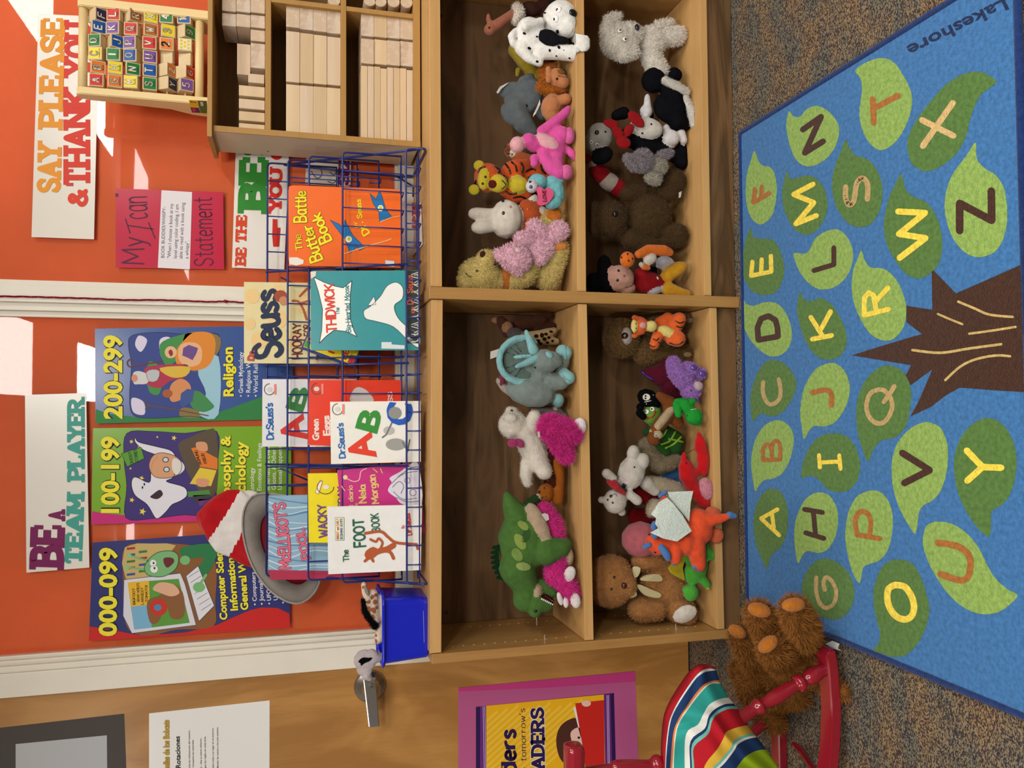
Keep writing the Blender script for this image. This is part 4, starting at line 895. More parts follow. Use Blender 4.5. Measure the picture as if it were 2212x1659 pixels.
WORDS = dict(A='APPLE', B='BEAR', C='CARROTS', D='DOG', E='ELEPHANT', F='FISH', G='GRAPES', H='HOUSE', I='IGLOO', J='JEANS', K='KITE', L='LION', M='MOON', N='NEST', O='OCTOPUS', P='PIG', Q='QUEEN', R='RING', S='STAR', T='TRAIN', U='UMBRELLA', V='VIOLIN', W='WHALE', X='X-RAY')
W_cube = wood('cube_beech', '#ddc8a0', '#cbb183', 'Z', rough=.5)
RY = AY+.020; H = .0170
for px, lst in ROW:
    z = atY(px, 110, RY).z; bm = bmesh.new(); tube(bm, [(aL1-.004, RY, z), (aR0+.004, RY, z)], .0024, 8); bm_obj('rod', bm, W_pine, ab, smooth=True)
    for ch, col, py, rot in lst:
        p = atY(px, py, RY); hh = H if ch else H*.98
        rx = rot*1.0
        M4 = Matrix.Translation((p.x, RY, z)) @ Matrix.Rotation(-rx if rx > 0 else -rx, 4, 'X')
        bm = bmesh.new(); hx_ = .0165 if ch else .0165
        if ch: bx(bm, -hx_, hx_, -hh, hh, -hh, hh, .0018)
        else: bx(bm, -hx_, hx_, -hh, hh, -hh*.35, hh*.35, .0018)
        bm.transform(Matrix.Translation((p.x, RY, z)) @ Matrix.Rotation(rx if ch else 1.2, 4, 'X'))
        c = bm_obj('letter_cube' if ch else 'wooden_tile', bm, W_cube, ab)
        if not ch: continue
        M4 = Matrix.Translation((p.x, RY, z)) @ Matrix.Rotation(rx, 4, 'X')
        def fp(x, y, o=.0003): return M4 @ Vector((x*hx_, -hh-o, y*hh))
        e = .84; mesh_obj('face_print', [fp(-e, -e), fp(e, -e), fp(e, e), fp(-e, e)], [(0, 1, 2, 3)], ink(CUB[col]), c)
        if ch == 'dots':
            V, Fc = [], []
            for a, b in ((-.55, -.5), (0, -.5), (.55, -.5), (-.3, 0), (.3, 0), (-.55, .5), (0, .5), (.55, .5)): _disc(V, Fc, a, b, .2, 12)
            mesh_obj('dots', [fp(a, b, .0006) for a, b in V], Fc, ink('#d8c420'), c); continue
        for tt, oo, cc, nm in ((1.75, .0005, '#3a3020' if col in 'YO' else '#20202a', 'letter_outline'), (1.1, .0008, '#f0e6cc', 'letter')):
            V, Fc = text2d(ch, tt, 1.2); w = .62 if ch not in ('I', '10') else (.2 if ch == 'I' else .8); k_ = 1.12 if tt > 1.5 else 1
            mesh_obj(nm, [fp((x-.5)*2*w*.62*k_-.05, (y-.5)*1.15*k_+.15, oo) for x, y in V], Fc, ink(cc), c)
        if ch in WORDS:
            V, Fc = text2d(WORDS[ch], 1.2, 1.2); w = min(.7, .11*len(WORDS[ch])); mesh_obj('word', [fp((x-.5)*2*w, y*.17-.72, .0006) for x, y in V], Fc, ink('#3a2c28'), c)
# ================================================================ banners and posters taped to the panes
PY = .3340
def poster(name, label, px, color, th=.0006, Y=PY, gl=True, cat='poster', Ys=None):
    m = mat('poster_'+color.lstrip('#'), color, rough=.22 if gl else .5, spec=.5)
    return Sheet(name, label, cat, corners(px, Y, Ys), m, th)
# orange and red banner
S = poster('banner', 'long white banner with orange and red slab letters above the abacus', [(68, 512), (83, 30), (214, 36), (203, 517)], '#ece8de')
def slab(S, txt, b0, b1, h, col, t=1.55, sl=.75, gap=.9): S.text(txt, b0, b1, h, col, 2, kind='stroke', t=t, slab=sl, gap=gap, caps=False)
slab(S, 'SAY', (131, 417), (134, 305), 52, '#ee9a20'); slab(S, 'PLEASE', (135, 282), (141, 40), 53, '#ee9a20')
slab(S, 'THANK', (195, 402), (195, 186), 58, '#dc3a26'); slab(S, 'YOU', (195, 170), (197, 44), 58, '#dc3a26')
S.text('&', (190, 447), (190, 408), 44, '#e04028', 2, kind='stroke', t=1.5)
# team banner
S = poster('banner', 'long white banner with maroon and teal slab letters, highest on the left pane', [(57, 1237), (54, 853), (186, 849), (193, 1226)], '#ece9e0')
slab(S, 'BE', (138, 1232), (141, 1135), 75, '#7a1458', 1.7, .7, .8); slab(S, 'A', (141, 1126), (141, 1100), 37, '#7a1458', 1.9, .8)
slab(S, 'TEAM', (177, 1218), (183, 1062), 38, '#44a396', 1.7, .7, .8); slab(S, 'PLAYER', (183, 1042), (183, 857), 38, '#44a396', 1.7, .7, .8)
# be the best banner
S = poster('banner', 'white banner with red and big green slab letters behind the rack', [(501, 578), (515, 140), (632, 145), (614, 583)], '#ece9e2')
slab(S, 'BE', (531, 576), (533, 535), 24, '#d8451f', 1.6, .7); slab(S, 'THE', (532, 524), (534, 465), 24, '#d8451f', 1.6, .7)
slab(S, 'BEST', (577, 463), (584, 220), 64, '#2a8a2c', 1.9, .8, .8); slab(S, 'YOU CAN', (608, 463), (614, 250), 28, '#d8281e', 1.7, .6, .8)
S.polys([[(589, 473), (599, 474), (599, 492), (606, 492), (603, 533), (590, 533), (588, 510)]], '#c9281c', 2, 'toy_piano')
# sign behind the right end of the rack
S = poster('small_sign', 'white sign with purple slab letters seen through the rack wires', [(659, 398), (663, 300), (760, 300), (757, 404)], '#ddd6ca')
slab(S, 'SIZE', (754, 402), (756, 310), 24, '#7a1458', 1.7, .7)
S.lines([[(672, 370), (684, 385), (695, 378), (690, 362), (676, 362)], [(712, 372), (722, 378), (728, 366)], [(708, 392), (720, 396), (728, 386)]], 1.6, '#3c3c3c', 2, 'drawing', smooth=4)
# magenta note
S = poster('handwritten_sign', 'crimson card with marker handwriting and a typed white strip', [(250, 578), (250, 407), (482, 415), (484, 582)], '#c41f44', gl=True)
S.poly([(349, 411), (415, 415), (410, 582), (341, 578.5)], '#e8e4ea', 1, 'paper_strip')
pk = '#4a1440'
S.text('My', (312, 571), (312, 512), 50, pk, 2, kind='stroke', t=.42); [S.lines([l], 2.2, pk, 2, 'handwriting') for l in ([(271, 473), (281, 504)], [(276, 487), (331, 495)], [(321, 481), (335, 515)])]; S.text('can', (320, 472), (318, 424), 58, pk, 2, kind='stroke', t=.4); S.text('"', (275, 425), (275, 418), 26, pk, 2, kind='stroke', t=.5)
S.text('Statement', (461, 574), (458, 426), 42, pk, 2, kind='stroke', t=.42)
for t_, (a, b), (c, d), h in (('BOOK BUDDIES/WHISPY-', (355, 557), (358, 447), 7.5), ('"When I choose a book at my', (369, 558), (374, 440), 8), ('level using color coding, I am', (382, 558), (386, 442), 8), ('able to read with a book using', (394, 559), (399, 438), 8), ('a whispy".', (407, 559), (408, 520), 8)):
    S.text(t_, (a, b), (c, d), h, '#4a4450', 2, kind='font', bold=0.)
tape = mat('clear_tape', '#f0b898', rough=.1, spec=.6)
# ---------------------------------------------------------------- three library posters
YT = '#f2e63a'
def title(S, txt, b0, b1, h): S.text(txt, b0, b1, h, YT, 3, kind='font', bold=.035, outline='#1c1c1c', ow=.03)
S = poster('library_poster', 'blue library poster numbered 200-299 with green foot and three reading figures', [(206, 915), (205, 710), (632, 703), (634, 905)], '#3b5a9c')
S.poly([(206, 915), (207, 884), (230, 893), (300, 902), (420, 900), (480, 888), (530, 870), (580, 852), (633, 845), (634, 905)], '#2f8243', 1, 'cover_print')
title(S, '200-299', (263, 905), (262, 724), 41)
art = [(285, 725), (340, 718), (400, 722), (462, 720), (473, 735), (470, 800), (474, 860), (466, 902), (410, 899), (340, 903), (290, 898), (280, 860), (284, 790), (278, 750)]
S.poly(art, '#33458f', 1.5, 'picture', smooth=4, line='#1c2448', lw=1.2)
S.polys([[(300, 725), (318, 735), (305, 760), (292, 745)], [(345, 735), (368, 730), (372, 765), (350, 775)], [(285, 860), (310, 868), (312, 895), (288, 890)], [(330, 790), (350, 800), (340, 850), (318, 830)]], '#dcd6ee', 2, 'cloud', smooth=5)
S.polys([[(345, 745), (385, 725), (420, 722), (395, 765), (360, 790)], [(325, 780), (350, 800), (345, 850), (322, 845), (318, 800)]], '#3f8f48', 2.2, 'leaves', smooth=4)
S.polys([[(400, 722), (470, 724), (472, 760), (430, 800), (405, 790)]], '#8a7445', 2.2, 'rock', smooth=4); S.polys([[(395, 880), (435, 890), (430, 902), (390, 900)]], '#8a7445', 2.2, 'rock', smooth=4)
S.poly([(428, 800), (472, 770), (472, 895), (430, 895), (445, 850)], '#9cc9dc', 2.4, 'waves', smooth=4)
S.polys([[(398, 735), (420, 718), (455, 720), (466, 745), (455, 785), (425, 800), (385, 790), (380, 760)]], '#e08a2c', 2.6, 'orange_robe', smooth=4)
S.poly([(390, 745), (420, 740), (436, 755), (432, 785), (405, 792), (386, 775)], '#e8b48a', 3, 'body', smooth=4); S.ell(369, 761, 13, 13, '#eab890', 3.2, 'head'); S.poly([(364, 760), (370, 755), (374, 764), (369, 770)], '#8c2a24', 3.6, 'mouth', smooth=3)
S.poly([(396, 752), (408, 745), (428, 752), (424, 764), (416, 778), (404, 772), (394, 768)], '#6b4a8c', 3.8, 'book')
S.poly([(312, 800), (330, 790), (400, 787), (408, 800), (400, 815), (370, 822), (345, 838), (318, 830)], '#b32a4c', 3, 'red_robe', smooth=4); S.poly([(345, 795), (408, 792), (402, 812), (370, 815)], '#dcb840', 3.3, 'yellow_lining', smooth=3)
S.ell(291, 817, 7, 8, '#d89070', 3.4, 'head'); S.poly([(288, 806), (303, 802), (322, 812), (318, 828), (300, 830), (289, 828)], '#d6d4d4', 3.2, 'beard', smooth=4)
S.poly([(316, 804), (330, 798), (345, 802), (340, 822), (322, 824)], '#c0c2c8', 3.8, 'stone_tablet', smooth=2, line='#555555', lw=.8)
S.lines([[(352, 780), (300, 789), (280, 792), (275, 783), (282, 776), (288, 782)]], 3, '#6a3440', 3.5, 'staff', smooth=4)
S.poly([(372, 828), (392, 818), (410, 830), (412, 852), (396, 862), (372, 868), (365, 850)], '#d8905c', 3, 'torso', smooth=4); S.ell(362, 850, 11, 9, '#a85a30', 3.4, 'bearded_head'); S.poly([(408, 850), (430, 845), (455, 868), (462, 880), (440, 890), (415, 880)], '#3f8a50', 3.2, 'fish_tail', smooth=4)
S.poly([(391, 850), (405, 840), (420, 842), (416, 866), (395, 882), (389, 872)], '#3a5496', 3.8, 'book'); S.lines([[(320, 876), (350, 880), (450, 898)], [(312, 868), (325, 876), (314, 884)]], 2.4, '#6a4a34', 3.5, 'trident')
title(S, 'Religion', (504, 856), (502, 750), 23)
for t_, y0, y1, x in (('• Greek Mythology', 857, 760, 525), ('• Religious Works', 857, 757, 541), ('• World Religions', 857, 757, 557)): S.text(t_, (x, y0), (x, y1), 10, '#dfe4ee', 3, bold=.015)
S = poster('library_poster', 'lime green library poster numbered 100-199 with a ghost and a bearded reader', [(197, 1133), (201, 925), (629, 920), (629, 1120)], '#7cae2e')
S.poly([(197, 1133), (199, 1104), (220, 1108), (280, 1114), (360, 1108), (440, 1108), (520, 1110), (628, 1118), (629, 1121)], '#c8287c', 1, 'cover_print')
title(S, '100-199', (256, 1108), (256, 943), 40)
S.poly([(274, 936), (330, 932), (400, 936), (468, 932), (470, 1000), (466, 1060), (470, 1115), (400, 1112), (330, 1120), (272, 1118), (274, 1050), (268, 990)], '#3e2f78', 1.5, 'picture', smooth=4, line='#241c48', lw=1.2)
for x, y, r in ((284, 954, 5), (376, 946, 6), (306, 1033, 6), (285, 1080, 6), (308, 1105, 8), (282, 1012, 3), (340, 944, 3), (410, 1068, 4), (300, 965, 3), (430, 1050, 3)):
    S.poly([(x+(r if k % 2 == 0 else r*.42)*math.cos(k*PI/5), y+(r if k % 2 == 0 else r*.42)*math.sin(k*PI/5)) for k in range(10)], '#f1d84c', 2, 'star')
S.poly([(293, 945), (300, 955), (340, 965), (372, 975), (382, 1000), (375, 1030), (360, 1040), (398, 1052), (404, 1070), (390, 1082), (372, 1090), (360, 1104), (345, 1118), (335, 1118), (318, 1090), (292, 1070), (284, 1045), (292, 1030), (322, 1042), (326, 1020), (330, 1000), (340, 985), (310, 972), (292, 955)], '#e4e4ee', 2.4, 'ghost', smooth=4, line='#20203c', lw=1.5)
S.poly([(330, 1068), (345, 1058), (352, 1068), (340, 1078), (325, 1074)], '#3a2030', 3, 'mouth', smooth=4); S.ell(308, 1053, 1.8, 3, '#20203c', 3); S.ell(312, 1046, 1.8, 3, '#20203c', 3)
S.poly([(262, 980), (305, 966), (312, 990), (275, 1008)], '#5a9c34', 3, 'ghost_book', line='#243c18', lw=1); S.text('GHOST', (289, 1003), (284, 975), 7, '#1c2c14', 3.6, kind='stroke', t=1); S.text('STORIES', (300, 999), (295, 970), 7, '#1c2c14', 3.6, kind='stroke', t=1)
S.poly([(385, 960), (410, 945), (440, 932), (468, 936), (468, 1060), (440, 1068), (410, 1030), (398, 1000)], '#5a4c3c', 2.6, 'jacket', smooth=3)
S.poly([(322, 1008), (330, 985), (350, 978), (378, 985), (392, 1000), (388, 1022), (365, 1032), (335, 1030)], '#d8a078', 3, 'face', smooth=4, line='#4a3020', lw=1.2); S.poly([(375, 990), (395, 1000), (398, 1015), (382, 1026), (372, 1012)], '#e0dcd8', 3.4, 'beard', smooth=4)
for q in ((360, 1014), (358, 993)): S.ell(q[0], q[1], 7, 6, '#20242c', 3.6, 'spectacles'); S.ell(q[0], q[1], 5.2, 4.4, '#c9d8e2', 4, 'lens')
S.poly([(413, 968), (425, 966), (470, 990), (470, 1014), (432, 1008)], '#e07a28', 3.4, 'orange_cover'); S.poly([(432, 1010), (468, 1016), (456, 1050), (410, 1045)], '#e2c640', 3.4, 'yellow_cover'); S.text('SIGMUND', (436, 1004), (426, 972), 7, '#2a1a10', 4, kind='stroke', t=1.2); S.text('FREUD', (448, 1000), (440, 978), 7, '#2a1a10', 4, kind='stroke', t=1.2)
S.polys([[(424, 956), (445, 956), (448, 974), (428, 972)], [(425, 1034), (450, 1036), (448, 1050), (428, 1050)]], '#d89a74', 4.4, 'hand', smooth=4)
for i, c_ in enumerate(('#4a8a3c', '#3a3a40', '#6a3a7c')): S.poly([(405+12*i, 1062+8*i), (452, 1058+10*i), (455, 1068+10*i), (407+12*i, 1074+10*i)], c_, 3, 'book')
title(S, 'Philosophy &', (498, 1118), (497, 940), 22); title(S, 'Psychology', (530, 1108), (530, 953), 23)
for t_, y0, y1, x in (('• Astrology', 1075, 1010, 549), ('• Emotions & Feelings', 1068, 957, 565), ('• Supernatural Events,', 1068, 955, 583), ('  Ghosts, & Other', 1058, 970, 596), ('  Unusual Happenings', 1058, 950, 609)): S.text(t_.strip(), (x, y0), (x, y1), 10, '#e6eadc', 3, bold=.015)
S = poster('library_poster', 'navy and red library poster numbered 000-099 with a green alien at a computer', [(192, 1385), (200, 1172), (624, 1142), (627, 1356)], '#343a78')
S.poly([(192, 1385), (194, 1353), (215, 1356), (250, 1362), (300, 1372), (350, 1370), (400, 1366), (468, 1350), (500, 1335), (540, 1318), (565, 1312), (600, 1313), (625, 1325), (627, 1356)], '#c9221e', 1, 'cover_print')
title(S, '000-099', (251, 1374), (252, 1183), 40)
S.poly([(270, 1182), (330, 1174), (400, 1176), (455, 1190), (468, 1240), (465, 1300), (466, 1345), (440, 1358), (380, 1360), (330, 1372), (285, 1366), (268, 1330), (266, 1250)], '#8a5a30', 1.5, 'picture', smooth=4)
S.poly([(270, 1182), (330, 1174), (380, 1178), (350, 1210), (330, 1245), (272, 1250)], '#c9b070', 2, 'bookshelf', smooth=2)
for i in range(9): S.polys([[(274+(i % 2)*26, 1183+7*i), (292+(i % 2)*26, 1181+7*i), (292+(i % 2)*26, 1186+7*i), (274+(i % 2)*26, 1188+7*i)]], ('#a83430', '#3f7a3c', '#34569c')[i % 3], 2.4, 'spine')
S.poly([(268, 1252), (390, 1238), (400, 1262), (424, 1350), (285, 1368), (266, 1330)], '#dcdce6', 2.4, 'monitor', line='#50506c', lw=1.2); S.poly([(276, 1258), (386, 1250), (410, 1345), (290, 1360)], '#5a9a3c', 2.8, 'screen'); S.poly([(276, 1258), (322, 1254), (324, 1306), (284, 1310)], '#e8b830', 3, 'screen_note'); S.poly([(284, 1310), (324, 1306), (328, 1355), (290, 1360)], '#7cb4d8', 3, 'sky')
for i, t_ in enumerate(('BIGFOOT', "GROWS WORLD'S", 'LARGEST', 'TOMATO!')): S.text(t_, (293+9*i, 1306-2*(i % 2)*3), (292+9*i, (1270, 1259, 1268, 1264)[i]), 6, '#3a2410', 3.6, kind='stroke', t=1.1)
S.poly([(318, 1300), (345, 1285), (372, 1262), (395, 1280), (398, 1330), (370, 1335), (358, 1300), (345, 1340), (325, 1345)], '#8a5c34', 3.2, 'furry_figure', smooth=4); S.ell(343, 1312, 19, 18, '#c93420', 3.6, 'tomato'); S.ell(341, 1312, 8, 7, '#4a8ac0', 4, 'rosette'); S.poly([(330, 1272), (345, 1258), (375, 1262), (388, 1280), (370, 1288), (345, 1280)], '#e0b090', 4, 'foot', smooth=4)
S.poly([(345, 1192), (370, 1190), (385, 1200), (382, 1225), (365, 1240), (345, 1246), (320, 1242), (312, 1228), (318, 1212), (330, 1200)], '#7ab87a', 3.4, 'alien_head', smooth=4, line='#2c5a38', lw=1.4)
S.lines([[(322, 1212), (300, 1206), (282, 1200)], [(320, 1232), (300, 1228), (276, 1226)]], 4, '#7ab87a', 3.4, 'antenna'); S.ell(279, 1200, 5, 5, '#8cc88c', 3.8); S.ell(274, 1226, 5, 5, '#8cc88c', 3.8)
S.ell(333, 1229, 8, 8, '#eceef0', 4, 'eye'); S.ell(331, 1216, 7, 7, '#eceef0', 4, 'eye'); S.ell(334, 1227, 2, 2.6, '#202020', 4.4); S.ell(332, 1216, 2, 2.4, '#202020', 4.4)
S.poly([(355, 1205), (372, 1205), (376, 1214), (362, 1226), (354, 1216)], '#6a2430', 4, 'mouth', smooth=4)
S.poly([(390, 1185), (440, 1174), (470, 1180), (468, 1200), (455, 1230), (440, 1245), (430, 1225), (440, 1205), (400, 1205)], '#2a7a48', 3.6, 'green_sleeve', smooth=4); S.ell(430, 1268, 13, 11, '#7ab87a', 4.6, 'alien_hand'); S.ell(400, 1210, 11, 10, '#7ab87a', 4.6, 'alien_hand'); S.lines([[(445, 1242), (432, 1262)]], 6, '#7ab87a', 4.4, 'arm')
S.poly([(402, 1244), (428, 1222), (463, 1308), (430, 1342)], '#e2e2ea', 3.8, 'keyboard', line='#50506c', lw=1.2)
for i in range(7): S.lines([[(408+5*i*.9, 1246+12*i), (430+4.5*i, 1232+12*i)]], 1, '#6a6a80', 4.2, 'key_row')
title(S, 'Computer Science,', (491, 1338), (478, 1165), 17); title(S, 'Information &', (514, 1318), (503, 1180), 17); title(S, 'General Works', (536, 1317), (527, 1170), 17)
for t_, y0, y1, x in (('• Computers', 1307, 1235, 555), ('• Journalism', 1306, 1235, 570), ('• UFOs and the', 1305, 1225, 586), ('Unexplained', 1296, 1230, 600), ('• Bigfoot', 1303, 1250, 616)): S.text(t_, (x, y0), (x-4, y1), 9.5, '#e4e4f0', 3, bold=.015)
# ---------------------------------------------------------------- papers on the door
DY = .3132
S = poster('framed_notice', 'blackish mount with a pale grey sheet at the top of the door', [(-60, 1700), (-40, 1577), (268, 1542), (274, 1700)], '#3a322e', .0008, DY, cat='sign', gl=False)
S.poly([(34, 1700), (34, 1607), (231, 1588), (232, 1700)], '#b9bcc0', 1, 'grey_sheet')
S = poster('typed_notice', 'white typed notice with gold outlined heading on the wooden door', [(322, 1710), (322, 1541), (582.5, 1513), (582, 1710)], '#efeeec', .0006, DY, cat='sign')
S.text('Las huellas de los Bobcats', (366, 1690), (365, 1555), 14, '#c9a22c', 2, bold=.03, outline='#3a2c10', ow=.02); S.text('Rotaciones', (390, 1659), (388, 1590), 11, '#20201e', 2, bold=.02)
for t_, y1, x in (('Respeto - Escucha las indicaciones del maestro.', 1577, 411), ('Colabora - Comparte los materiales.', 1597, 419), ('Trabajo - Haz tu mismo esfuerzo.', 1594, 436), ('Seguro - Sigue las reglas en cada área.', 1590, 445), ('Responsabilidad - Vuelve todo a su lugar en el entorno.', 1572, 462), ('Seguridad - Mantén las manos y los pies quietos.', 1570, 472)):
    S.text(t_, (x, y1+len(t_)*2.5), (x-1, y1), 3.6, '#55524e', 2, bold=.01)
S = poster('reading_poster', 'pink mounted yellow poster about readers and leaders low on the door', [(990, 1730), (990, 1486), (1372, 1450), (1382, 1730)], '#b8568c', .0008, DY, cat='poster', gl=False)
S.poly([(990, 1494), (990, 1486), (1372, 1450), (1372, 1472), (1190, 1485)], '#c23c84', .6, 'folded_edge')
S.poly([(1028, 1725), (1028, 1527), (1326, 1497), (1332, 1725)], '#2c1450', 1, 'border_print'); S.poly([(1037, 1725), (1037, 1526), (1318, 1499), (1324, 1725)], '#6a2a80', 1.4, 'border_print'); S.poly([(1051, 1725), (1050, 1524.5), (1304, 1500), (1308, 1725)], '#eeb418', 1.8, 'cover_print')
for i in range(18):
    y = 1526+i*14; w_ = 7; edge = lambda x: 1525.5-(x-1050)*.098
    a, b = [], []
    for k in range(12):
        x = 1051+k*23; ya, yb = y-(x-1051)*.9, y+w_-(x-1051)*.9
        if ya > edge(x) and x < 1306: a.append((x, ya)); b.append((x, yb))
    if len(a) > 1: S.poly(a+b[::-1], '#f0c640', 2, 'stripe')
for x in (1043.5, 1047, 1311, 1314): S.lines([[(x, 1526-(x-1043)*.09), (x+3, 1700)]], 1.1, '#d8c8e4', 2, 'stitch')
S.text("today's", (1092, 1730), (1090, 1649), 12, '#2a1650', 3, kind='stroke', t=.7); slab(S, 'readers', (1118, 1745), (1116, 1574), 38, '#2a1650', 1.3, .35, .9)
S.text("are tomorrow's", (1138, 1690), (1134, 1530), 13, '#2a1650', 3, kind='stroke', t=.55); S.text('LEADERS', (1178, 1715), (1175, 1527), 30, '#2a1650', 3, kind='stroke', t=1.5, slab=.6, gap=.9, caps=False, outline='#f0e4c0', ow=.8)
S.poly([(1201, 1600), (1208, 1572), (1225, 1556), (1246, 1551), (1252, 1570), (1260, 1640), (1225, 1650), (1208, 1635)], '#4e2a22', 3, 'hair', smooth=4); S.poly([(1232, 1583), (1250, 1571), (1258, 1590), (1258, 1608), (1240, 1610)], '#ecc4b8', 3.4, 'face', smooth=4); S.ell(1250, 1593, 3, 2.6, '#1c1c24', 3.8, 'eye')
S.poly([(1242, 1519), (1304, 1512), (1306, 1700), (1270, 1700), (1258, 1610)], '#c9261e', 3.6, 'red_book'); S.poly([(1238, 1528), (1243, 1527), (1256, 1590), (1254, 1592)], '#ecebe8', 3.4, 'pages'); S.ell(1266, 1519, 10, 7, '#eac4b4', 4.2, 'hand')
# paper lying on the bookcase top behind the rack
c = [atZ(874, 578, .8745), atZ(874, 512, .8745), atZ(908, 436, .8735), atZ(914, 520, .8735)]
S = Sheet('paper_sheet', 'curled white paper with red slab letters lying under the rack', 'paper', [atZ(868, 580, .875), atZ(868, 500, .875), atZ(909, 437, .873), atZ(913, 528, .873)], mat('poster_paper', '#e6ddd8', rough=.5), .0004)
S.text('TEN', (900, 500), (912, 442), 22, '#c4242c', 2, kind='stroke', t=1.8, slab=.7, gap=.8, caps=False); S.lines([[(880, 560), (886, 548), (884, 535)], [(896, 535), (902, 522)]], 3, '#e08a24', 2, 'drawing')
# ================================================================ alphabet tree rug
ZR = .009
def rugmat(c):
    k = 'rug_'+c.lstrip('#')
    if k in _mats: return _mats[k]
    return mat(k, c, rough=.95, spec=.05, noise=.22, nscale=110, bump=1.0, bscale=300, sheen=.15)
RX0, RX1, RY0, RY1 = .082, 1.372, -.936, -.040
rug = thing('alphabet_rug', 'blue tree rug with green alphabet leaves lying on the carpet', 'rug', ((RX0+RX1)/2, (RY0+RY1)/2, 0))
bm = bmesh.new(); bx(bm, RX0, RX1, RY0, RY1, .0006, ZR, .0)
bm_obj('rug_pile', bm, rugmat('#3a70a8'), rug)
bm = bmesh.new(); c4 = [(RX0, RY0), (RX1, RY0), (RX1, RY1), (RX0, RY1)]
pts = fillet([Vector((x, y, .0072)) for x, y in [((RX0+RX1)/2, RY0)]+c4[1:]+[c4[0]]+[((RX0+RX1)/2, RY0)]], .012, 4)
tube(bm, pts, .0072, 8); bm_obj('bound_edge', bm, rugmat('#1d3468'), rug, smooth=True)
q_ = .29476
def rz(tf, p, z): v = atZ(tf[0]+tf[2]*p[0], tf[1]+tf[2]*p[1], z); v.x = min(max(v.x, RX0+.004), RX1-.004); v.y = min(max(v.y, RY0+.004), RY1-.004); return v
def rug_shape(nm, tf, pts, col, lay, smooth=5):
    q = [(v.x, v.y) for v in catmull([(a, b, 0) for a, b in pts], smooth, True)] if smooth else pts
    z = ZR+.0005*lay
    top = [rz(tf, p, z) for p in q]; n = len(top); bot = [Vector((p.x, p.y, ZR-.001)) for p in top]
    return mesh_obj(nm, top+bot, [tuple(range(n))]+[(i, (i+1) % n, (i+1) % n+n, i+n) for i in range(n)], rugmat(col), rug)
def rug_stroke(nm, tf, ls, w, col, lay=2, smooth=False, par=None):
    if smooth: ls = [[(v.x, v.y) for v in catmull([(a, b, 0) for a, b in l], 5)] for l in ls]
    V, Fc = stroke2d(ls, w); W_ = [rz(tf, p, ZR+.0005*lay) for p in V]
    for k, f in enumerate(Fc):
        for i in f: W_[i].z += (k % 37)*4e-6
    return mesh_obj(nm, W_, Fc, rugmat(col), par or rug)
Ra, Rb, Rc, Rd = (1560, 0, q_), (1560, 460, q_), (1560, 860, q_), (1380, 1180, .37613)
LG, DG = '#88a853', '#527638'
KB, KY, KT, KN, KC = '#42251b', '#f4d44a', '#b79c66', '#a4662c', '#cdae74'
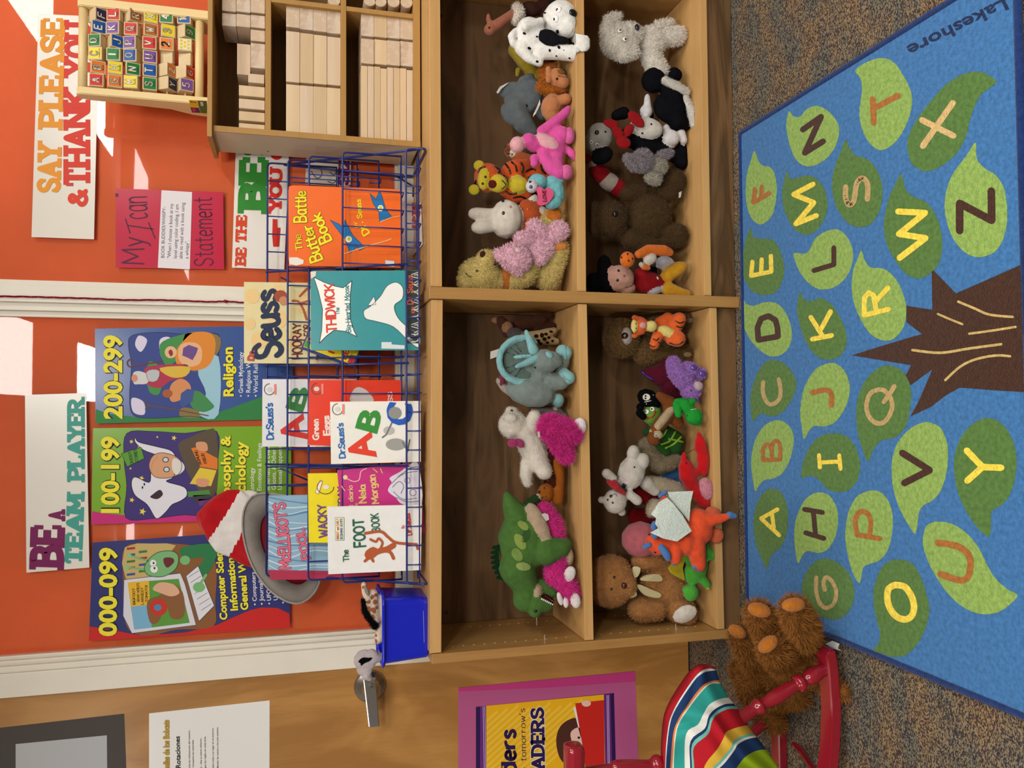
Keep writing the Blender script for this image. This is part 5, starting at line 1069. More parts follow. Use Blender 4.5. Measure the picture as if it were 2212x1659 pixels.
LEAF = [(Ra, LG, [(490,815),(520,850),(570,855),(620,800),(690,775),(770,810),(840,890),(855,980),(820,1090),(740,1180),(640,1220),(560,1190),(510,1110),(480,1000),(470,900)], KB, 42, 0, [[(590,950),(725,855),(605,1120),(740,1035)]]),
(Ra, LG, [(975,515),(1060,455),(1170,425),(1260,460),(1330,560),(1385,680),(1385,800),(1340,930),(1270,1040),(1170,1100),(1090,1060),(1030,960),(1005,840),(1015,740),(1025,650),(1010,570)], KN, 42, 0, [[(1102,725),(1112,900)],[(1110,795),(1290,700)]]),
(Ra, DG, [(2005,605),(1950,550),(1870,525),(1760,545),(1640,620),(1530,740),(1430,870),(1365,1000),(1360,1110),(1400,1210),(1490,1255),(1600,1220),(1720,1120),(1790,990),(1810,900),(1850,780),(1900,690)], KC, 45, 0, [[(1690,755),(1470,1070)],[(1465,880),(1695,995)]]),
(Ra, LG, [(235,1105),(265,1180),(300,1215),(350,1225),(385,1280),(400,1400),(380,1530),(350,1600),(280,1645),(215,1600),(180,1500),(172,1380),(185,1260),(210,1180)], KN, 32, 0, [[(228,1485),(345,1415)],[(228,1485),(240,1385)],[(285,1450),(290,1368)]]),
(Ra, DG, [(475,1255),(500,1310),(560,1300),(620,1285),(690,1310),(750,1390),(772,1500),(750,1600),(690,1690),(620,1720),(540,1690),(480,1600),(445,1500),(440,1400),(455,1320)], KY, 38, 0, [[(665,1350),(525,1425),(672,1485),(540,1640),(690,1580)]]),
(Ra, DG, [(905,1025),(935,1090),(980,1140),(1050,1160),(1110,1210),(1160,1310),(1175,1420),(1150,1550),(1090,1640),(1010,1665),(930,1640),(860,1560),(815,1450),(805,1320),(830,1210),(870,1110)], KT, 40, 1, [[(905,1370),(905,1450),(930,1500),(965,1470),(985,1350),(1025,1305),(1065,1350),(1065,1460)]]),
(Ra, LG, [(1855,1045),(1865,1160),(1920,1230),(2000,1280),(2060,1370),(2085,1500),(2085,1640),(2050,1770),(1990,1850),(1880,1885),(1780,1850),(1700,1760),(1650,1640),(1630,1500),(1650,1370),(1700,1260),(1790,1140)], KB, 56, 0, [[(1740,1690),(1740,1490),(1975,1615),(1972,1400)]]),
(Ra, DG, [(1310,1275),(1345,1390),(1400,1440),(1490,1480),(1560,1570),(1605,1700),(1610,1840),(1575,1950),(1500,2020),(1420,2040),(1340,2000),(1270,1910),(1210,1800),(1185,1680),(1195,1560),(1230,1430),(1275,1340)], KY, 45, 0, [[(1300,1890),(1490,1745),(1295,1715),(1488,1560),(1290,1550)]]),
(Rb, DG, [(203,115),(230,175),(290,190),(350,190),(400,230),(435,310),(455,400),(440,500),(390,580),(310,602),(230,580),(175,510),(148,420),(150,320),(165,230)], KY, 32, 0, [[(212,460),(360,430)],[(212,455),(222,358)],[(285,445),(290,340)],[(360,430),(357,315)]]),
(Rb, LG, [(525,295),(600,300),(640,270),(680,190),(750,140),(840,120),(910,170),(955,270),(950,380),(900,480),(820,545),(720,560),(640,520),(580,450),(540,370)], KB, 36, 0, [[(672,422),(818,378),(818,255)]]),
(Rb, DG, [(570,580),(600,635),(650,645),(720,625),(790,660),(850,740),(900,850),(912,940),(880,1030),(800,1075),(710,1060),(640,990),(590,890),(560,780),(548,690)], KY, 35, 0, [[(660,925),(802,898)],[(650,765),(735,900)],[(795,722),(725,850)]]),
(Rb, LG, [(1020,275),(1045,350),(1090,400),(1180,408),(1260,470),(1320,580),(1348,700),(1330,830),(1260,920),(1180,935),(1090,890),(1020,790),(965,660),(948,530),(960,420),(990,340)], KY, 36, 0, [[(1040,750),(1220,705)],[(1040,745),(1042,620),(1075,585),(1110,605),(1130,720)],[(1118,655),(1215,548)]]),
(Rb, LG, [(145,615),(175,665),(230,680),(310,655),(390,660),(450,710),(495,800),(510,890),(490,980),(430,1040),(350,1050),(270,1000),(200,920),(150,810),(135,700)], KB, 42, 0, [[(265,930),(408,905)],[(265,930),(258,840),(285,775),(340,755),(390,785),(405,840),(408,905)]]),
(Rb, DG, [(355,1078),(430,1090),(500,1150),(540,1230),(535,1310),(490,1400),(420,1475),(350,1490),(300,1470),(260,1490),(225,1525),(210,1450),(207,1370),(220,1280),(255,1180),(300,1110)], KT, 30, 1, [[(300,1240),(300,1320),(330,1390),(375,1400),(420,1360),(428,1290),(415,1220)]]),
(Rb, LG, [(820,1100),(890,1150),(930,1240),(930,1330),(900,1430),(830,1530),(750,1565),(680,1560),(640,1590),(600,1655),(585,1580),(572,1480),(580,1370),(610,1260),(680,1150),(750,1110)], KN, 38, 1, [[(660,1318),(760,1297),(800,1330),(800,1410)]]),
(Rb, DG, [(1230,1118),(1310,1150),(1360,1220),(1385,1320),(1375,1430),(1350,1550),(1290,1630),(1230,1655),(1170,1667),(1110,1727),(1070,1822),(1030,1737),(1000,1637),(982,1507),(990,1380),(1030,1260),(1100,1170),(1170,1125)], KT, 34, 1, [[(1190,1300),(1240,1370),(1240,1450),(1190,1530),(1130,1540),(1075,1490),(1058,1400),(1090,1320),(1150,1295),(1190,1300)],[(1185,1385),(1225,1330),(1262,1270)]]),
(Rc, LG, [(400,162),(470,185),(515,250),(523,330),(495,450),(440,550),(370,590),(310,600),(270,640),(243,680),(225,600),(212,490),(220,390),(250,290),(310,200)], KN, 30, 1, [[(300,455),(425,450)],[(300,452),(300,375),(330,338),(360,372),(364,450)],[(364,445),(368,340),(398,312),(424,350),(425,448)]]),
(Rc, DG, [(375,663),(430,690),(470,770),(483,880),(470,1000),(430,1090),(380,1130),(350,1170),(330,1248),(290,1180),(250,1080),(230,960),(235,840),(270,740),(320,680)], KY, 30, 0, [[(405,815),(285,882),(418,1005)],[(365,845),(378,950)]]),
(Rc, DG, [(815,258),(890,270),(960,330),(1000,430),(1010,520),(985,610),(930,670),(850,690),(770,665),(720,610),(670,575),(620,572),(582,583),(585,500),(620,400),(670,320),(740,270)], KY, 30, 0, [[(720,472),(860,465)],[(710,418),(716,508)],[(858,420),(867,518)]]),
(Rc, LG, [(720,690),(790,720),(840,810),(848,900),(830,1010),(780,1100),(710,1135),(630,1120),(590,1150),(555,1210),(535,1110),(528,1000),(540,890),(590,770),(650,710)], KB, 36, 0, [[(603,815),(735,838)],[(612,987),(745,1028)],[(668,830),(684,1005)]]),
(Rc, LG, [(1080,678),(1160,690),(1220,760),(1248,860),(1245,980),(1215,1110),(1150,1190),(1080,1215),(1035,1240),(1020,1300),(1005,1358),(960,1290),(930,1190),(905,1060),(905,950),(930,820),(990,720)], KN, 36, 1, [[(988,1002),(1155,1030)],[(988,1000),(975,895),(1010,833),(1060,843),(1088,900),(1080,1015)]]),
(Rc, LG, [(1520,178),(1600,220),(1645,320),(1655,430),(1640,560),(1600,680),(1540,750),(1470,790),(1440,850),(1415,992),(1360,920),(1300,810),(1260,690),(1242,560),(1250,430),(1290,320),(1370,230),(1450,185)], KB, 50, 0, [[(1320,402),(1520,528),(1335,622)]]),
(Rc, DG, [(1950,145),(2050,190),(2120,290),(2155,420),(2150,560),(2110,700),(2050,780),(1975,830),(1970,920),(1955,1015),(1880,960),(1800,850),(1730,700),(1700,540),(1705,410),(1760,270),(1850,180)], KY, 48, 0, [[(1793,385),(1908,505),(2045,510)],[(1908,505),(1797,605)]]),
(Rc, LG, [(1580,905),(1680,920),(1790,990),(1880,1100),(1950,1240),(2010,1330),(2090,1400),(2162,1445),(2110,1510),(2020,1570),(1900,1583),(1780,1540),(1670,1450),(1580,1330),(1510,1200),(1470,1060),(1490,950),(1530,915)], KN, 48, 1, [[(1580,1060),(1720,1085),(1800,1140),(1820,1220),(1800,1310),(1740,1335),(1600,1290)]]),
(Rc, DG, [(760,1175),(850,1210),(930,1290),(968,1410),(950,1520),(890,1600),(820,1625),(720,1600),(640,1550),(590,1450),(585,1360),(620,1270),(680,1200)], KT, 30, 1, [[(690,1315),(690,1420),(720,1510),(770,1537),(820,1500),(836,1420),(810,1350),(765,1312),(742,1350),(752,1405)]]),
(Rd, DG, [(1490,75),(1570,100),(1620,180),(1650,270),(1668,360),(1650,460),(1600,560),(1530,625),(1460,635),(1390,615),(1345,595),(1375,560),(1385,500),(1370,440),(1350,340),(1350,240),(1390,130),(1440,85)], KY, 38, 1, [[(1470,222),(1530,235),(1575,310),(1575,385),(1535,420),(1475,400),(1432,330),(1432,250),(1470,222)]])]
for tf, col, pts, lc, w, sm, ls in LEAF:
    lf = rug_shape('leaf', tf, pts, col, 1); rug_stroke('letter', tf, ls, w, lc, 2, bool(sm), lf)
tr = rug_shape('tree_trunk', Rb, [(950,1043),(1200,965),(1400,905),(1465,888),(1350,800),(1350,680),(1540,710),(1535,430),(1548,422),(1712,590),(2240,368),(2240,1312),(2000,1300),(1740,1280),(1640,1335),(1530,1420),(1380,1490),(1440,1380),(1540,1145),(1380,1262),(1345,1190),(1385,1115),(1200,1085)], '#41271a', 1.3, 0)
for l, w in (([(1730,650),(1850,700),(1960,745),(2130,762)], 18), ([(1580,740),(1660,775),(1760,815)], 16), ([(1810,885),(1960,865),(2150,835)], 17), ([(1395,1005),(1600,1025),(1800,995),(2045,962)], 19), ([(1635,1225),(1740,1130),(1850,1075),(2000,1045),(2110,1050)], 18)):
    rug_stroke('bark_line', Rb, [l], w, '#c2a868', 2, True, tr)
V2, F2 = font2d('Lakeshore', .02); d_ = Vector((-650, 320)).normalized(); L_ = 800; o_ = Vector((2065, -12)); up = Vector((d_.y, -d_.x))
mesh_obj('maker_name', [rz(Ra, o_+d_*L_*x+up*92*y, ZR+.0009) for x, y in V2], F2, rugmat('#16264e'), rug)
# ================================================================ floppy striped hat
hat = thing('striped_hat', 'tall floppy red and white striped hat with grey brim propped on the rack', 'hat', atY(600, 1190, .29))
def felt(c): return mat('felt_'+c.lstrip('#'), c, rough=.95, spec=.1, sheen=.3, noise=.08, nscale=40, bump=.5, bscale=500)
# crown: flattened tube; rows = rings from opening to tip (left pixel pt, right pixel pt, depth)
rings_ = [((628, 1258), (570, 1104), .300), ((572, 1238), (562, 1082), .303), ((522, 1218), (556, 1062), .305), ((492, 1200), (540, 1058), .306), ((468, 1188), (520, 1057), .306), ((448, 1166), (490, 1062), .306), ((432, 1140), (462, 1074), .306), ((424, 1118), (442, 1090), .306), ((426, 1108), (436, 1098), .306)]
V, Fc, mi = [], [], []; K = 72; SUB = 9
fine = []
for i in range(len(rings_)-1):
    for k in range(SUB):
        t = k/SUB; a, b = rings_[i], rings_[i+1]; fine.append((tuple(a[0][j]*(1-t)+b[0][j]*t for j in (0, 1)), tuple(a[1][j]*(1-t)+b[1][j]*t for j in (0, 1)), a[2]*(1-t)+b[2]*t))
fine.append(rings_[-1])
for ri, (l, r, y) in enumerate(fine):
    P0, P1 = atY(l[0], l[1], y), atY(r[0], r[1], y); c = (P0+P1)/2; h = (P1-P0)/2; dy = min(.021, h.length*.45)
    for k in range(K):
        a = 2*PI*k/K; w = 1+.05*math.sin(3*a+ri*.16)+.03*math.sin(7*a+ri*.3)
        V.append(c+h*math.cos(a)*w+Vector((0, -dy*math.sin(a)*w, 0)))
for i in range(len(fine)-1):
    for k in range(K): Fc.append((i*K+k, i*K+(k+1) % K, (i+1)*K+(k+1) % K, (i+1)*K+k)); mi.append((i/SUB, math.cos(2*PI*(k+.5)/K)))
Fc.append(tuple(reversed(range((len(fine)-1)*K, len(fine)*K)))); mi.append((8, 0))
o = mesh_obj('crown', V, Fc, felt('#b6121c'), hat, smooth=True); o.data.materials.append(felt('#e4dedb'))
for p, (r_, c_) in zip(o.data.polygons, mi):
    f = r_-.55*(1-c_)*.9+.35; lo, hi = 2.2, 4.25      # the bands run aslant round the crown
    p.material_index = 1 if lo < f < hi else 0
# brim: oval felt ring bent towards the viewer
V, Fc = [], []; K = 48
outer = catmull([(546, 1072, 0), (583, 1066, 0), (640, 1082, 0), (683, 1150, 0), (694, 1225, 0), (684, 1272, 0), (655, 1300, 0), (622, 1300, 0), (580, 1272, 0), (545, 1222, 0), (526, 1160, 0), (526, 1105, 0)], 4, True)
inner = catmull([(577, 1108, 0), (596, 1098, 0), (628, 1112, 0), (655, 1160, 0), (670, 1215, 0), (668, 1245, 0), (650, 1262, 0), (626, 1258, 0), (602, 1240, 0), (580, 1212, 0), (564, 1170, 0), (564, 1130, 0)], 4, True)
n = len(outer)
def bp(p, dy): 
    y = .260+dy; return atY(p.x, p.y, y)
for side, off in ((0, 0), (1, .005)):
    for k in range(n):
        V.append(bp(inner[k], .012+off)); V.append(bp((inner[k]+outer[k])/2, .004+off)); V.append(bp(outer[k], -.004+.004*math.sin(6*PI*k/n)+off))
for k in range(n):
    j = (k+1) % n
    for a in (0, 1):
        Fc.append((3*k+a, 3*j+a, 3*j+a+1, 3*k+a+1)); Fc.append((3*n+3*k+a+1, 3*n+3*j+a+1, 3*n+3*j+a, 3*n+3*k+a))
    Fc.append((3*k+2, 3*j+2, 3*n+3*j+2, 3*n+3*k+2)); Fc.append((3*k, 3*n+3*k, 3*n+3*j, 3*j))
mesh_obj('brim', V, Fc, felt('#8e8780'), hat, smooth=True)
bm = bmesh.new(); tube(bm, [bp(q, -.004+.004*math.sin(6*PI*k/n)) for k, q in enumerate(outer)]+[bp(outer[0], -.004)], .0028, 6); bm_obj('brim_piping', bm, felt('#a39d96'), hat, smooth=True)
mesh_obj('lining', [bp(p, .017) for p in inner], [tuple(range(n))], felt('#7a0e16'), hat)
# ================================================================ blue bin
M_bin = mat('blue_bin_plastic', '#0d1fc0', rough=.16, spec=.6)
bz = H_T+.001
bin_ = thing('storage_bin', 'glossy blue plastic bin at the left end of the bookcase top', 'bin', (.055, .11, bz))
def rr(x0, x1, y0, y1, z, r, n=4):
    P = []
    for cx, cy, a0 in ((x1-r, y0+r, -PI/2), (x1-r, y1-r, 0), (x0+r, y1-r, PI/2), (x0+r, y0+r, PI)):
        for k in range(n+1): a = a0+PI/2*k/n; P.append(Vector((cx+r*math.cos(a), cy+r*math.sin(a), z)))
    return P
bx0, bx1, by0, by1, bh = -.022, .132, .036, .176, .117
zz_ = [(bz, .006, .012), (bz+.004, .001, .014), (bz+.05, -.002, .016), (bz+bh-.008, -.006, .018), (bz+bh-.006, -.012, .02), (bz+bh, -.013, .02), (bz+bh, -.009, .018), (bz+bh-.004, -.0035, .018), (bz+.05, .0005, .015), (bz+.004, .004, .012)]
V, Fc = [], []
for z, e, r in zz_: V += rr(bx0+e, bx1-e, by0+e, by1-e, z, max(r, .006))
n = 20
for i in range(len(zz_)-1):
    for k in range(n): Fc.append((i*n+k, i*n+(k+1) % n, (i+1)*n+(k+1) % n, (i+1)*n+k))
Fc.append(tuple(reversed(range(n)))); Fc.append(tuple(range((len(zz_)-1)*n, len(zz_)*n)))
mesh_obj('tub', V, Fc, M_bin, bin_, smooth=False)
bm = bmesh.new(); tube(bm, rr(bx0-.0115, bx1+.0115, by0-.0115, by1+.0115, bz+bh-.002, .022)+[rr(bx0-.0115, bx1+.0115, by0-.0115, by1+.0115, bz+bh-.002, .022)[0]], .0042, 8, False); bm_obj('rolled_rim', bm, M_bin, bin_, smooth=True)
bm = bmesh.new(); tube(bm, [(.10, by0-.0012, bz+.014), (.02, by0-.0012, bz+.012)], .0006, 5); bm_obj('scratch', bm, mat('scratch_blue', '#8ea0e0', rough=.4), bin_)
# giraffe folded in the bin
BZ = (760, 1240, .15072)
t = Toy('plush_giraffe', 'tan patched plush giraffe with black mane folded inside the blue bin', BZ, .105)
t.grow('body', [('#dcc8b4', [[(170, 150, 34, 0), (185, 250, 38, 0), (230, 350, 50, 0)], [(300, 300, 80, 60), (300, 450, 95, 60), (350, 600, 70, 60)], [(230, 430, 40, 0), (300, 560, 46, 10), (360, 680, 40, 20)], [(420, 780, 60, 30), (400, 900, 70, 30), (380, 960, 40, 30)], ('e', 420, 500, 100, 200, 0, 60, 60)])])
for x, y, a, b, g_ in ((290, 330, 26, 34, 30), (330, 400, 30, 36, 10), (235, 400, 26, 30, 50), (250, 500, 26, 42, -30), (310, 520, 30, 44, -20), (300, 610, 26, 40, -35), (340, 300, 24, 24, 0), (350, 880, 14, 22, 0), (345, 960, 18, 30, 0), (160, 190, 12, 22, 0), (350, 480, 22, 26, 0)):
    t.spot('patch', x, y, a, b, '#a5623a', ang=g_)
t.grow('ear_lining', [('#8f857c', [('e', 205, 240, 26, 75, -20, -35, 14)])], main=False)
mn = t.grow('mane', [('#0f0e10', [[(160, 380, 22, -10), (200, 560, 30, -10), (290, 690, 30, -10), (330, 740, 36, -10)]])], main=False, label='black mane')
t.fur(.006, 1200, '#141316', src=mn, name='mane_fur')
# grey and white hood with dark almond eye drooping over the bin
t = Toy('grey_hood_toy', 'limp greyish white plush with one black almond eye drooping over the left bin rim', BZ, .085)
t.grow('body', [('#b9afb0', [('e', 190, 1240, 150, 150, 0, 40, 60), ('e', 130, 1240, 95, 110, 0, 40, 50), ('e', 180, 1370, 105, 90, 20, 50, 50), [(210, 1450, 60, 60), (255, 1490, 36, 60)], ('e', 280, 1190, 100, 110, 0, 30, 60), [(340, 1190, 70, 40), (420, 1200, 60, 60)]])])
t.patch('eye_patch', [(95, 1260), (120, 1220), (170, 1195), (240, 1200), (292, 1197), (260, 1240), (200, 1268), (160, 1290), (135, 1310), (120, 1270)], '#0c0b0c', off=.0015, smooth=3)
# ================================================================ red child's rocking chair
M_red = mat('red_gloss_paint', '#8e1828', rough=.16, spec=.6, coat=.3)
ZC = (1200, 1380, .29837)
ch = thing('rocking_chair', "small red painted rocking chair with turned legs, bottom corner", 'chair', (-.15, -.33, .0))
def zc(x, y, Y): return atY(ZC[0]+ZC[2]*x, ZC[1]+ZC[2]*y, Y)
def sweep(nm, pts, Y0, Y1, h, zlo=.0015, taper=True):
    """bent runner: list of lower front edge points, box section h high"""
    q = catmull([(p.x, p.z, 0) for p in pts], 6); V, Fc = [], []
    for i, p in enumerate(q):
        hh = h*(min(1, .45+.55*i/3) if taper else 1)
        zz = max(p.y, zlo)
        V += [(p.x, Y0, zz), (p.x, Y1, zz), (p.x, Y1, zz+hh), (p.x, Y0, zz+hh)]
    for i in range(len(q)-1):
        for k in range(4): Fc.append((4*i+k, 4*i+(k+1) % 4, 4*(i+1)+(k+1) % 4, 4*(i+1)+k))
    Fc += [(3, 2, 1, 0), tuple(4*(len(q)-1)+k for k in range(4))]
    bm = bmesh.new(); vv = [bm.verts.new(v) for v in V]; [bm.faces.new([vv[i] for i in f]) for f in Fc]; bmesh.ops.recalc_face_normals(bm, faces=bm.faces[:])
    es = [e for e in bm.edges if len(e.link_faces) == 2 and e.calc_face_angle(0) > .9]; bmesh.ops.bevel(bm, geom=es, offset=.004, segments=2, affect='EDGES')
    return bm_obj(nm, bm, M_red, ch)
sweep('runner', [zc(2030, 75, -.455), zc(2052, 200, -.455), zc(2068, 400, -.455), zc(2075, 600, -.455), zc(2052, 935, -.455), zc(1990, 1250, -.455)], -.455, -.415, .028)
sweep('runner', [zc(1700, 430, -.205), zc(1718, 560, -.205), zc(1724, 750, -.205), zc(1722, 960, -.205), zc(1690, 1250, -.205)], -.205, -.170, .026)
def turned(nm, pts, Y0, Y1=None):
    n = len(pts); q = [(zc(x, y, Y0+((Y1 if Y1 is not None else Y0)-Y0)*i/(n-1)), r*ZC[2]*mpp(Y0)) for i, (x, y, r) in enumerate(pts)]
    fine_p = catmull([p for p, r in q], 5); rr_ = [v.x for v in catmull([(r, 0, 0) for p, r in q], 5)]
    bm = bmesh.new(); tube(bm, fine_p, [max(r, .001) for r in rr_], 18); return bm_obj(nm, bm, M_red, ch, smooth=True)
turned('front_leg', [(1990, 205, 44), (1930, 228, 50), (1870, 262, 64), (1830, 285, 60), (1800, 302, 42), (1782, 312, 68), (1755, 326, 70), (1738, 336, 46), (1690, 362, 52), (1600, 418, 58), (1530, 458, 44), (1500, 474, 46), (1478, 488, 66), (1455, 500, 60), (1430, 514, 48), (1380, 545, 56), (1280, 600, 60)], -.437)
turned('far_leg', [(1690, 470, 34), (1600, 540, 36), (1500, 620, 40), (1380, 720, 40)], -.188)
turned('stretcher', [(1700, 715, 24), (1780, 815, 26), (1860, 935, 26), (1960, 1080, 24)], -.19, -.43)
turned('arm_post', [(225, 975, 48), (330, 960, 52), (400, 945, 42), (430, 938, 56), (470, 934, 60), (560, 930, 58), (640, 925, 52), (690, 918, 48), (720, 912, 70), (755, 905, 70), (780, 900, 50), (900, 890, 60)], -.437)
bm = bmesh.new(); a = zc(85, 855, -.45); b = zc(190, 850, -.42); 
xe = zc(150, 765, -.455).x; zlo = zc(205, 900, -.455).z; zhi = zc(78, 900, -.455).z
bx(bm, xe-.16, xe, -.472, -.425, zlo, zhi, .013); bm_obj('arm', bm, M_red, ch, smooth=True)
# seat under the cushion and a back post (mostly outside the photograph)
sz = zc(1290, 700, -.40).z
bm = bmesh.new(); bx(bm, -.40, zc(1300, 610, -.41).x+.012, -.415, -.175, sz-.012, sz+.010, .006); bm_obj('seat', bm, M_red, ch)
turned('back_leg', [(2010, 1220, 44), (1850, 1200, 50), (1700, 1190, 60), (1500, 1180, 50), (1330, 1170, 56)], -.437)
# ---- striped cushion
CV = [([(1165, 212), (1110, 200), (1055, 212), (980, 290), (850, 500), (805, 650), (785, 935), (790, 1250)], None),
 ([(1162, 222), (1110, 216), (1058, 232), (990, 302), (862, 502), (815, 650), (792, 935), (797, 1250)], '#a81826'),
 ([(1165, 228), (1110, 234), (1060, 252), (1000, 310), (872, 505), (822, 652), (800, 935), (806, 1250)], '#cfe0dc'),
 ([(1185, 300), (1120, 308), (1050, 352), (940, 500), (880, 600), (850, 700), (832, 935), (835, 1250)], '#1f3a68'),
 ([(1190, 315), (1125, 318), (1058, 366), (952, 504), (890, 604), (862, 708), (846, 935), (850, 1250)], '#dc7a3c'),
 ([(1195, 325), (1128, 326), (1064, 376), (960, 510), (897, 610), (870, 715), (856, 935), (860, 1250)], '#ddd8c4'),
 ([(1255, 425), (1180, 438), (1110, 480), (1068, 550), (1030, 622), (945, 690), (935, 935), (940, 1250)], '#2f9c94'),
 ([(1290, 468), (1225, 474), (1155, 508), (1108, 562), (1080, 650), (978, 740), (975, 935), (980, 1250)], '#e2e2dc'),
 ([(1305, 488), (1235, 490), (1162, 528), (1120, 580), (1090, 668), (990, 760), (988, 935), (992, 1250)], '#1f3a68'),
 ([(1325, 508), (1245, 510), (1170, 548), (1132, 600), (1105, 690), (1002, 785), (1004, 935), (1006, 1250)], '#6ebcae'),
 ([(1395, 625), (1320, 640), (1240, 672), (1215, 722), (1170, 800), (1090, 900), (1065, 1000), (1060, 1250)], '#b81c2a'),
 ([(1432, 685), (1355, 702), (1292, 738), (1268, 790), (1200, 872), (1130, 945), (1100, 1040), (1095, 1250)], '#dab040'),
 ([(1445, 698), (1370, 716), (1305, 752), (1280, 802), (1214, 885), (1146, 955), (1118, 1050), (1112, 1250)], '#6ebcae'),
 ([(1460, 712), (1385, 728), (1320, 765), (1292, 812), (1228, 896), (1162, 966), (1136, 1060), (1130, 1250)], '#e2e2dc'),
 ([(1525, 800), (1450, 812), (1380, 850), (1335, 900), (1280, 980), (1230, 1050), (1200, 1120), (1190, 1250)], '#1f3a68'),
 ([(1625, 945), (1580, 955), (1530, 980), (1490, 1010), (1440, 1060), (1400, 1110), (1370, 1170), (1350, 1250)], '#8fae1e'),
 ([(1700, 1060), (1690, 1070), (1670, 1090), (1650, 1110), (1620, 1140), (1600, 1170), (1570, 1210), (1550, 1250)], '#1f3a68')]
cush = thing('striped_cushion', 'bright striped cushion slumped on the red rocking chair', 'cushion', zc(1200, 800, -.40))
nC = len(CV); mats_c, V, Fc, mi = [], [], [], []
res = []
for i, (pl, c) in enumerate(CV):
    q = catmull([(a, b, 0) for a, b in pl], 4); res.append(q)
m_ = len(res[0]); tot = 1600-785
for side in (0, 1):
    for i, q in enumerate(res):
        for j, p in enumerate(q):
            u = i/(nC-1); uu = min(1, max(0, (sum(x.x for x in q)/m_-760)/880)); v = j/(m_-1)
            bul = (math.sin(PI*min(1, max(0, uu)))**.6)*(math.sin(PI*(.04+.92*v))**.55)
            Y = -.41-.095*bul*(1 if side == 0 else -.35)-.006*math.sin(j*.9+i*.5)*(1-side)
            V.append(zc(p.x, p.y, Y) if side == 0 else (lambda w: Vector((w.x, Y, w.z)))(zc(p.x, p.y, -.41)))
off = nC*m_
for i in range(nC-1):
    for j in range(m_-1):
        Fc.append((i*m_+j, i*m_+j+1, (i+1)*m_+j+1, (i+1)*m_+j)); mi.append(i)
        Fc.append((off+i*m_+j, off+(i+1)*m_+j, off+(i+1)*m_+j+1, off+i*m_+j+1)); mi.append(i)
def rim(a, b, k): Fc.append((a, b, b+off, a+off)); mi.append(k)
for j in range(m_-1): rim(j+1, j, 0); rim((nC-1)*m_+j, (nC-1)*m_+j+1, nC-2)
for i in range(nC-1): rim(i*m_, (i+1)*m_, i); rim((i+1)*m_+m_-1, i*m_+m_-1, i)
o = mesh_obj('cushion_cover', V, Fc, None, cush, smooth=True)
cl = [c for _, c in CV[1:]]; uniq = sorted(set(cl))
for c in uniq: o.data.materials.append(mat('canvas_'+c.lstrip('#'), c, rough=.8, spec=.15, bump=.3, bscale=700))
for p, k in zip(o.data.polygons, mi): p.material_index = uniq.index(cl[k])
# ---------------------------------------------------------------- right bay, upper board
Z1 = (940, 0, .27125); Z2 = (940, 300, .27125)
G1 = 'plush toys on the upper right shelf'; G2 = 'plush toys on the lower right shelf'
WHT = '#e9e7e2'; BLK = '#17171b'
# spotted puppy
t = Toy('spotted_puppy', 'white plush puppy with black spots and a black ear leaning over the shelf edge', Z1, .045, 'RM', group=G1)
t.grow('body', [(WHT, [('e', 1000, 150, 150, 148, 0, -30, 130), ('e', 1050, 200, 95, 105, 0, -75, 90), ('e', 770, 285, 125, 160, -25, 20, 110), [(720, 215, 32, -95), (840, 175, 36, -70)],
    [(850, 400, 75, -10), (980, 415, 60, -50), (1110, 425, 66, -90)], ('e', 1175, 375, 72, 112, 12, -105, 62), [(690, 380, 62, 20), (740, 460, 38, 0), (830, 500, 32, -10)], [(620, 350, 26, 10), (610, 290, 32, 10), (640, 250, 26, 20)]])])
ear = t.grow('ear', [(BLK, [('e', 905, 300, 92, 62, 22, -100, 22), ('e', 985, 318, 85, 30, 5, -110, 20)])], parent=None, main=False, label='black velvet ear')
t.grow('ear', [(BLK, [('e', 950, 5, 50, 30, -20, -30, 22)])], main=False, label='black velvet ear')
t.button('nose', 1098, 105, 35, '#141416', .6, r2=42); 
for x, y in ((985, 75), (963, 150)): t.button('eye_white', x, y, 29, '#f2f2f0', .3, r2=22); t.button('eye', x-10, y+2, 15, '#101012', .6)
for x, y, r in ((712, 265, 14), (748, 385, 15), (810, 292, 10), (800, 122, 14), (876, 103, 9), (975, 250, 16), (985, 378, 14), (912, 402, 12), (1070, 350, 9), (1100, 348, 13), (1070, 462, 9), (965, 445, 8), (812, 490, 12), (1025, 400, 5)):
    t.spot('spot', x, y, r, r*.75, BLK, ang=(x*7) % 90)
t.line('mouth', [(1100, 230), (1050, 290), (960, 270)], 4, '#8a8680')
# long-necked bird puppet
t = Toy('long_necked_bird', 'salmon pink long-necked plush bird with white ruff bending behind the spotted puppy', Z1, .15, 'RM', group=G1)
t.grow('body', [('#a9674e', [[(432, 238, 44, -60), (520, 178, 38, -55), (620, 112, 36, -30)], [(425, 160, 20, -75), (422, 120, 12, -85)]]), ('#3c2620', [('e', 755, 75, 95, 62, 0, 0, 60), [(840, 60, 55, 0), (900, 20, 50, 0), (880, 200, 60, 20), (900, 480, 50, 30)]]), ('#a0582e', [[(690, 170, 22, -20), (665, 210, 14, -20)]])])
rf = t.grow('ruff', [('#d8cfc4', [[(650, 60, 34, -45), (665, 110, 46, -50), (645, 160, 34, -50)]])], main=False, label='white woolly ruff'); t.fur(.006, 900, '#ded6cc', src=rf, name='ruff_wool')
t.eye(430, 221, 10)
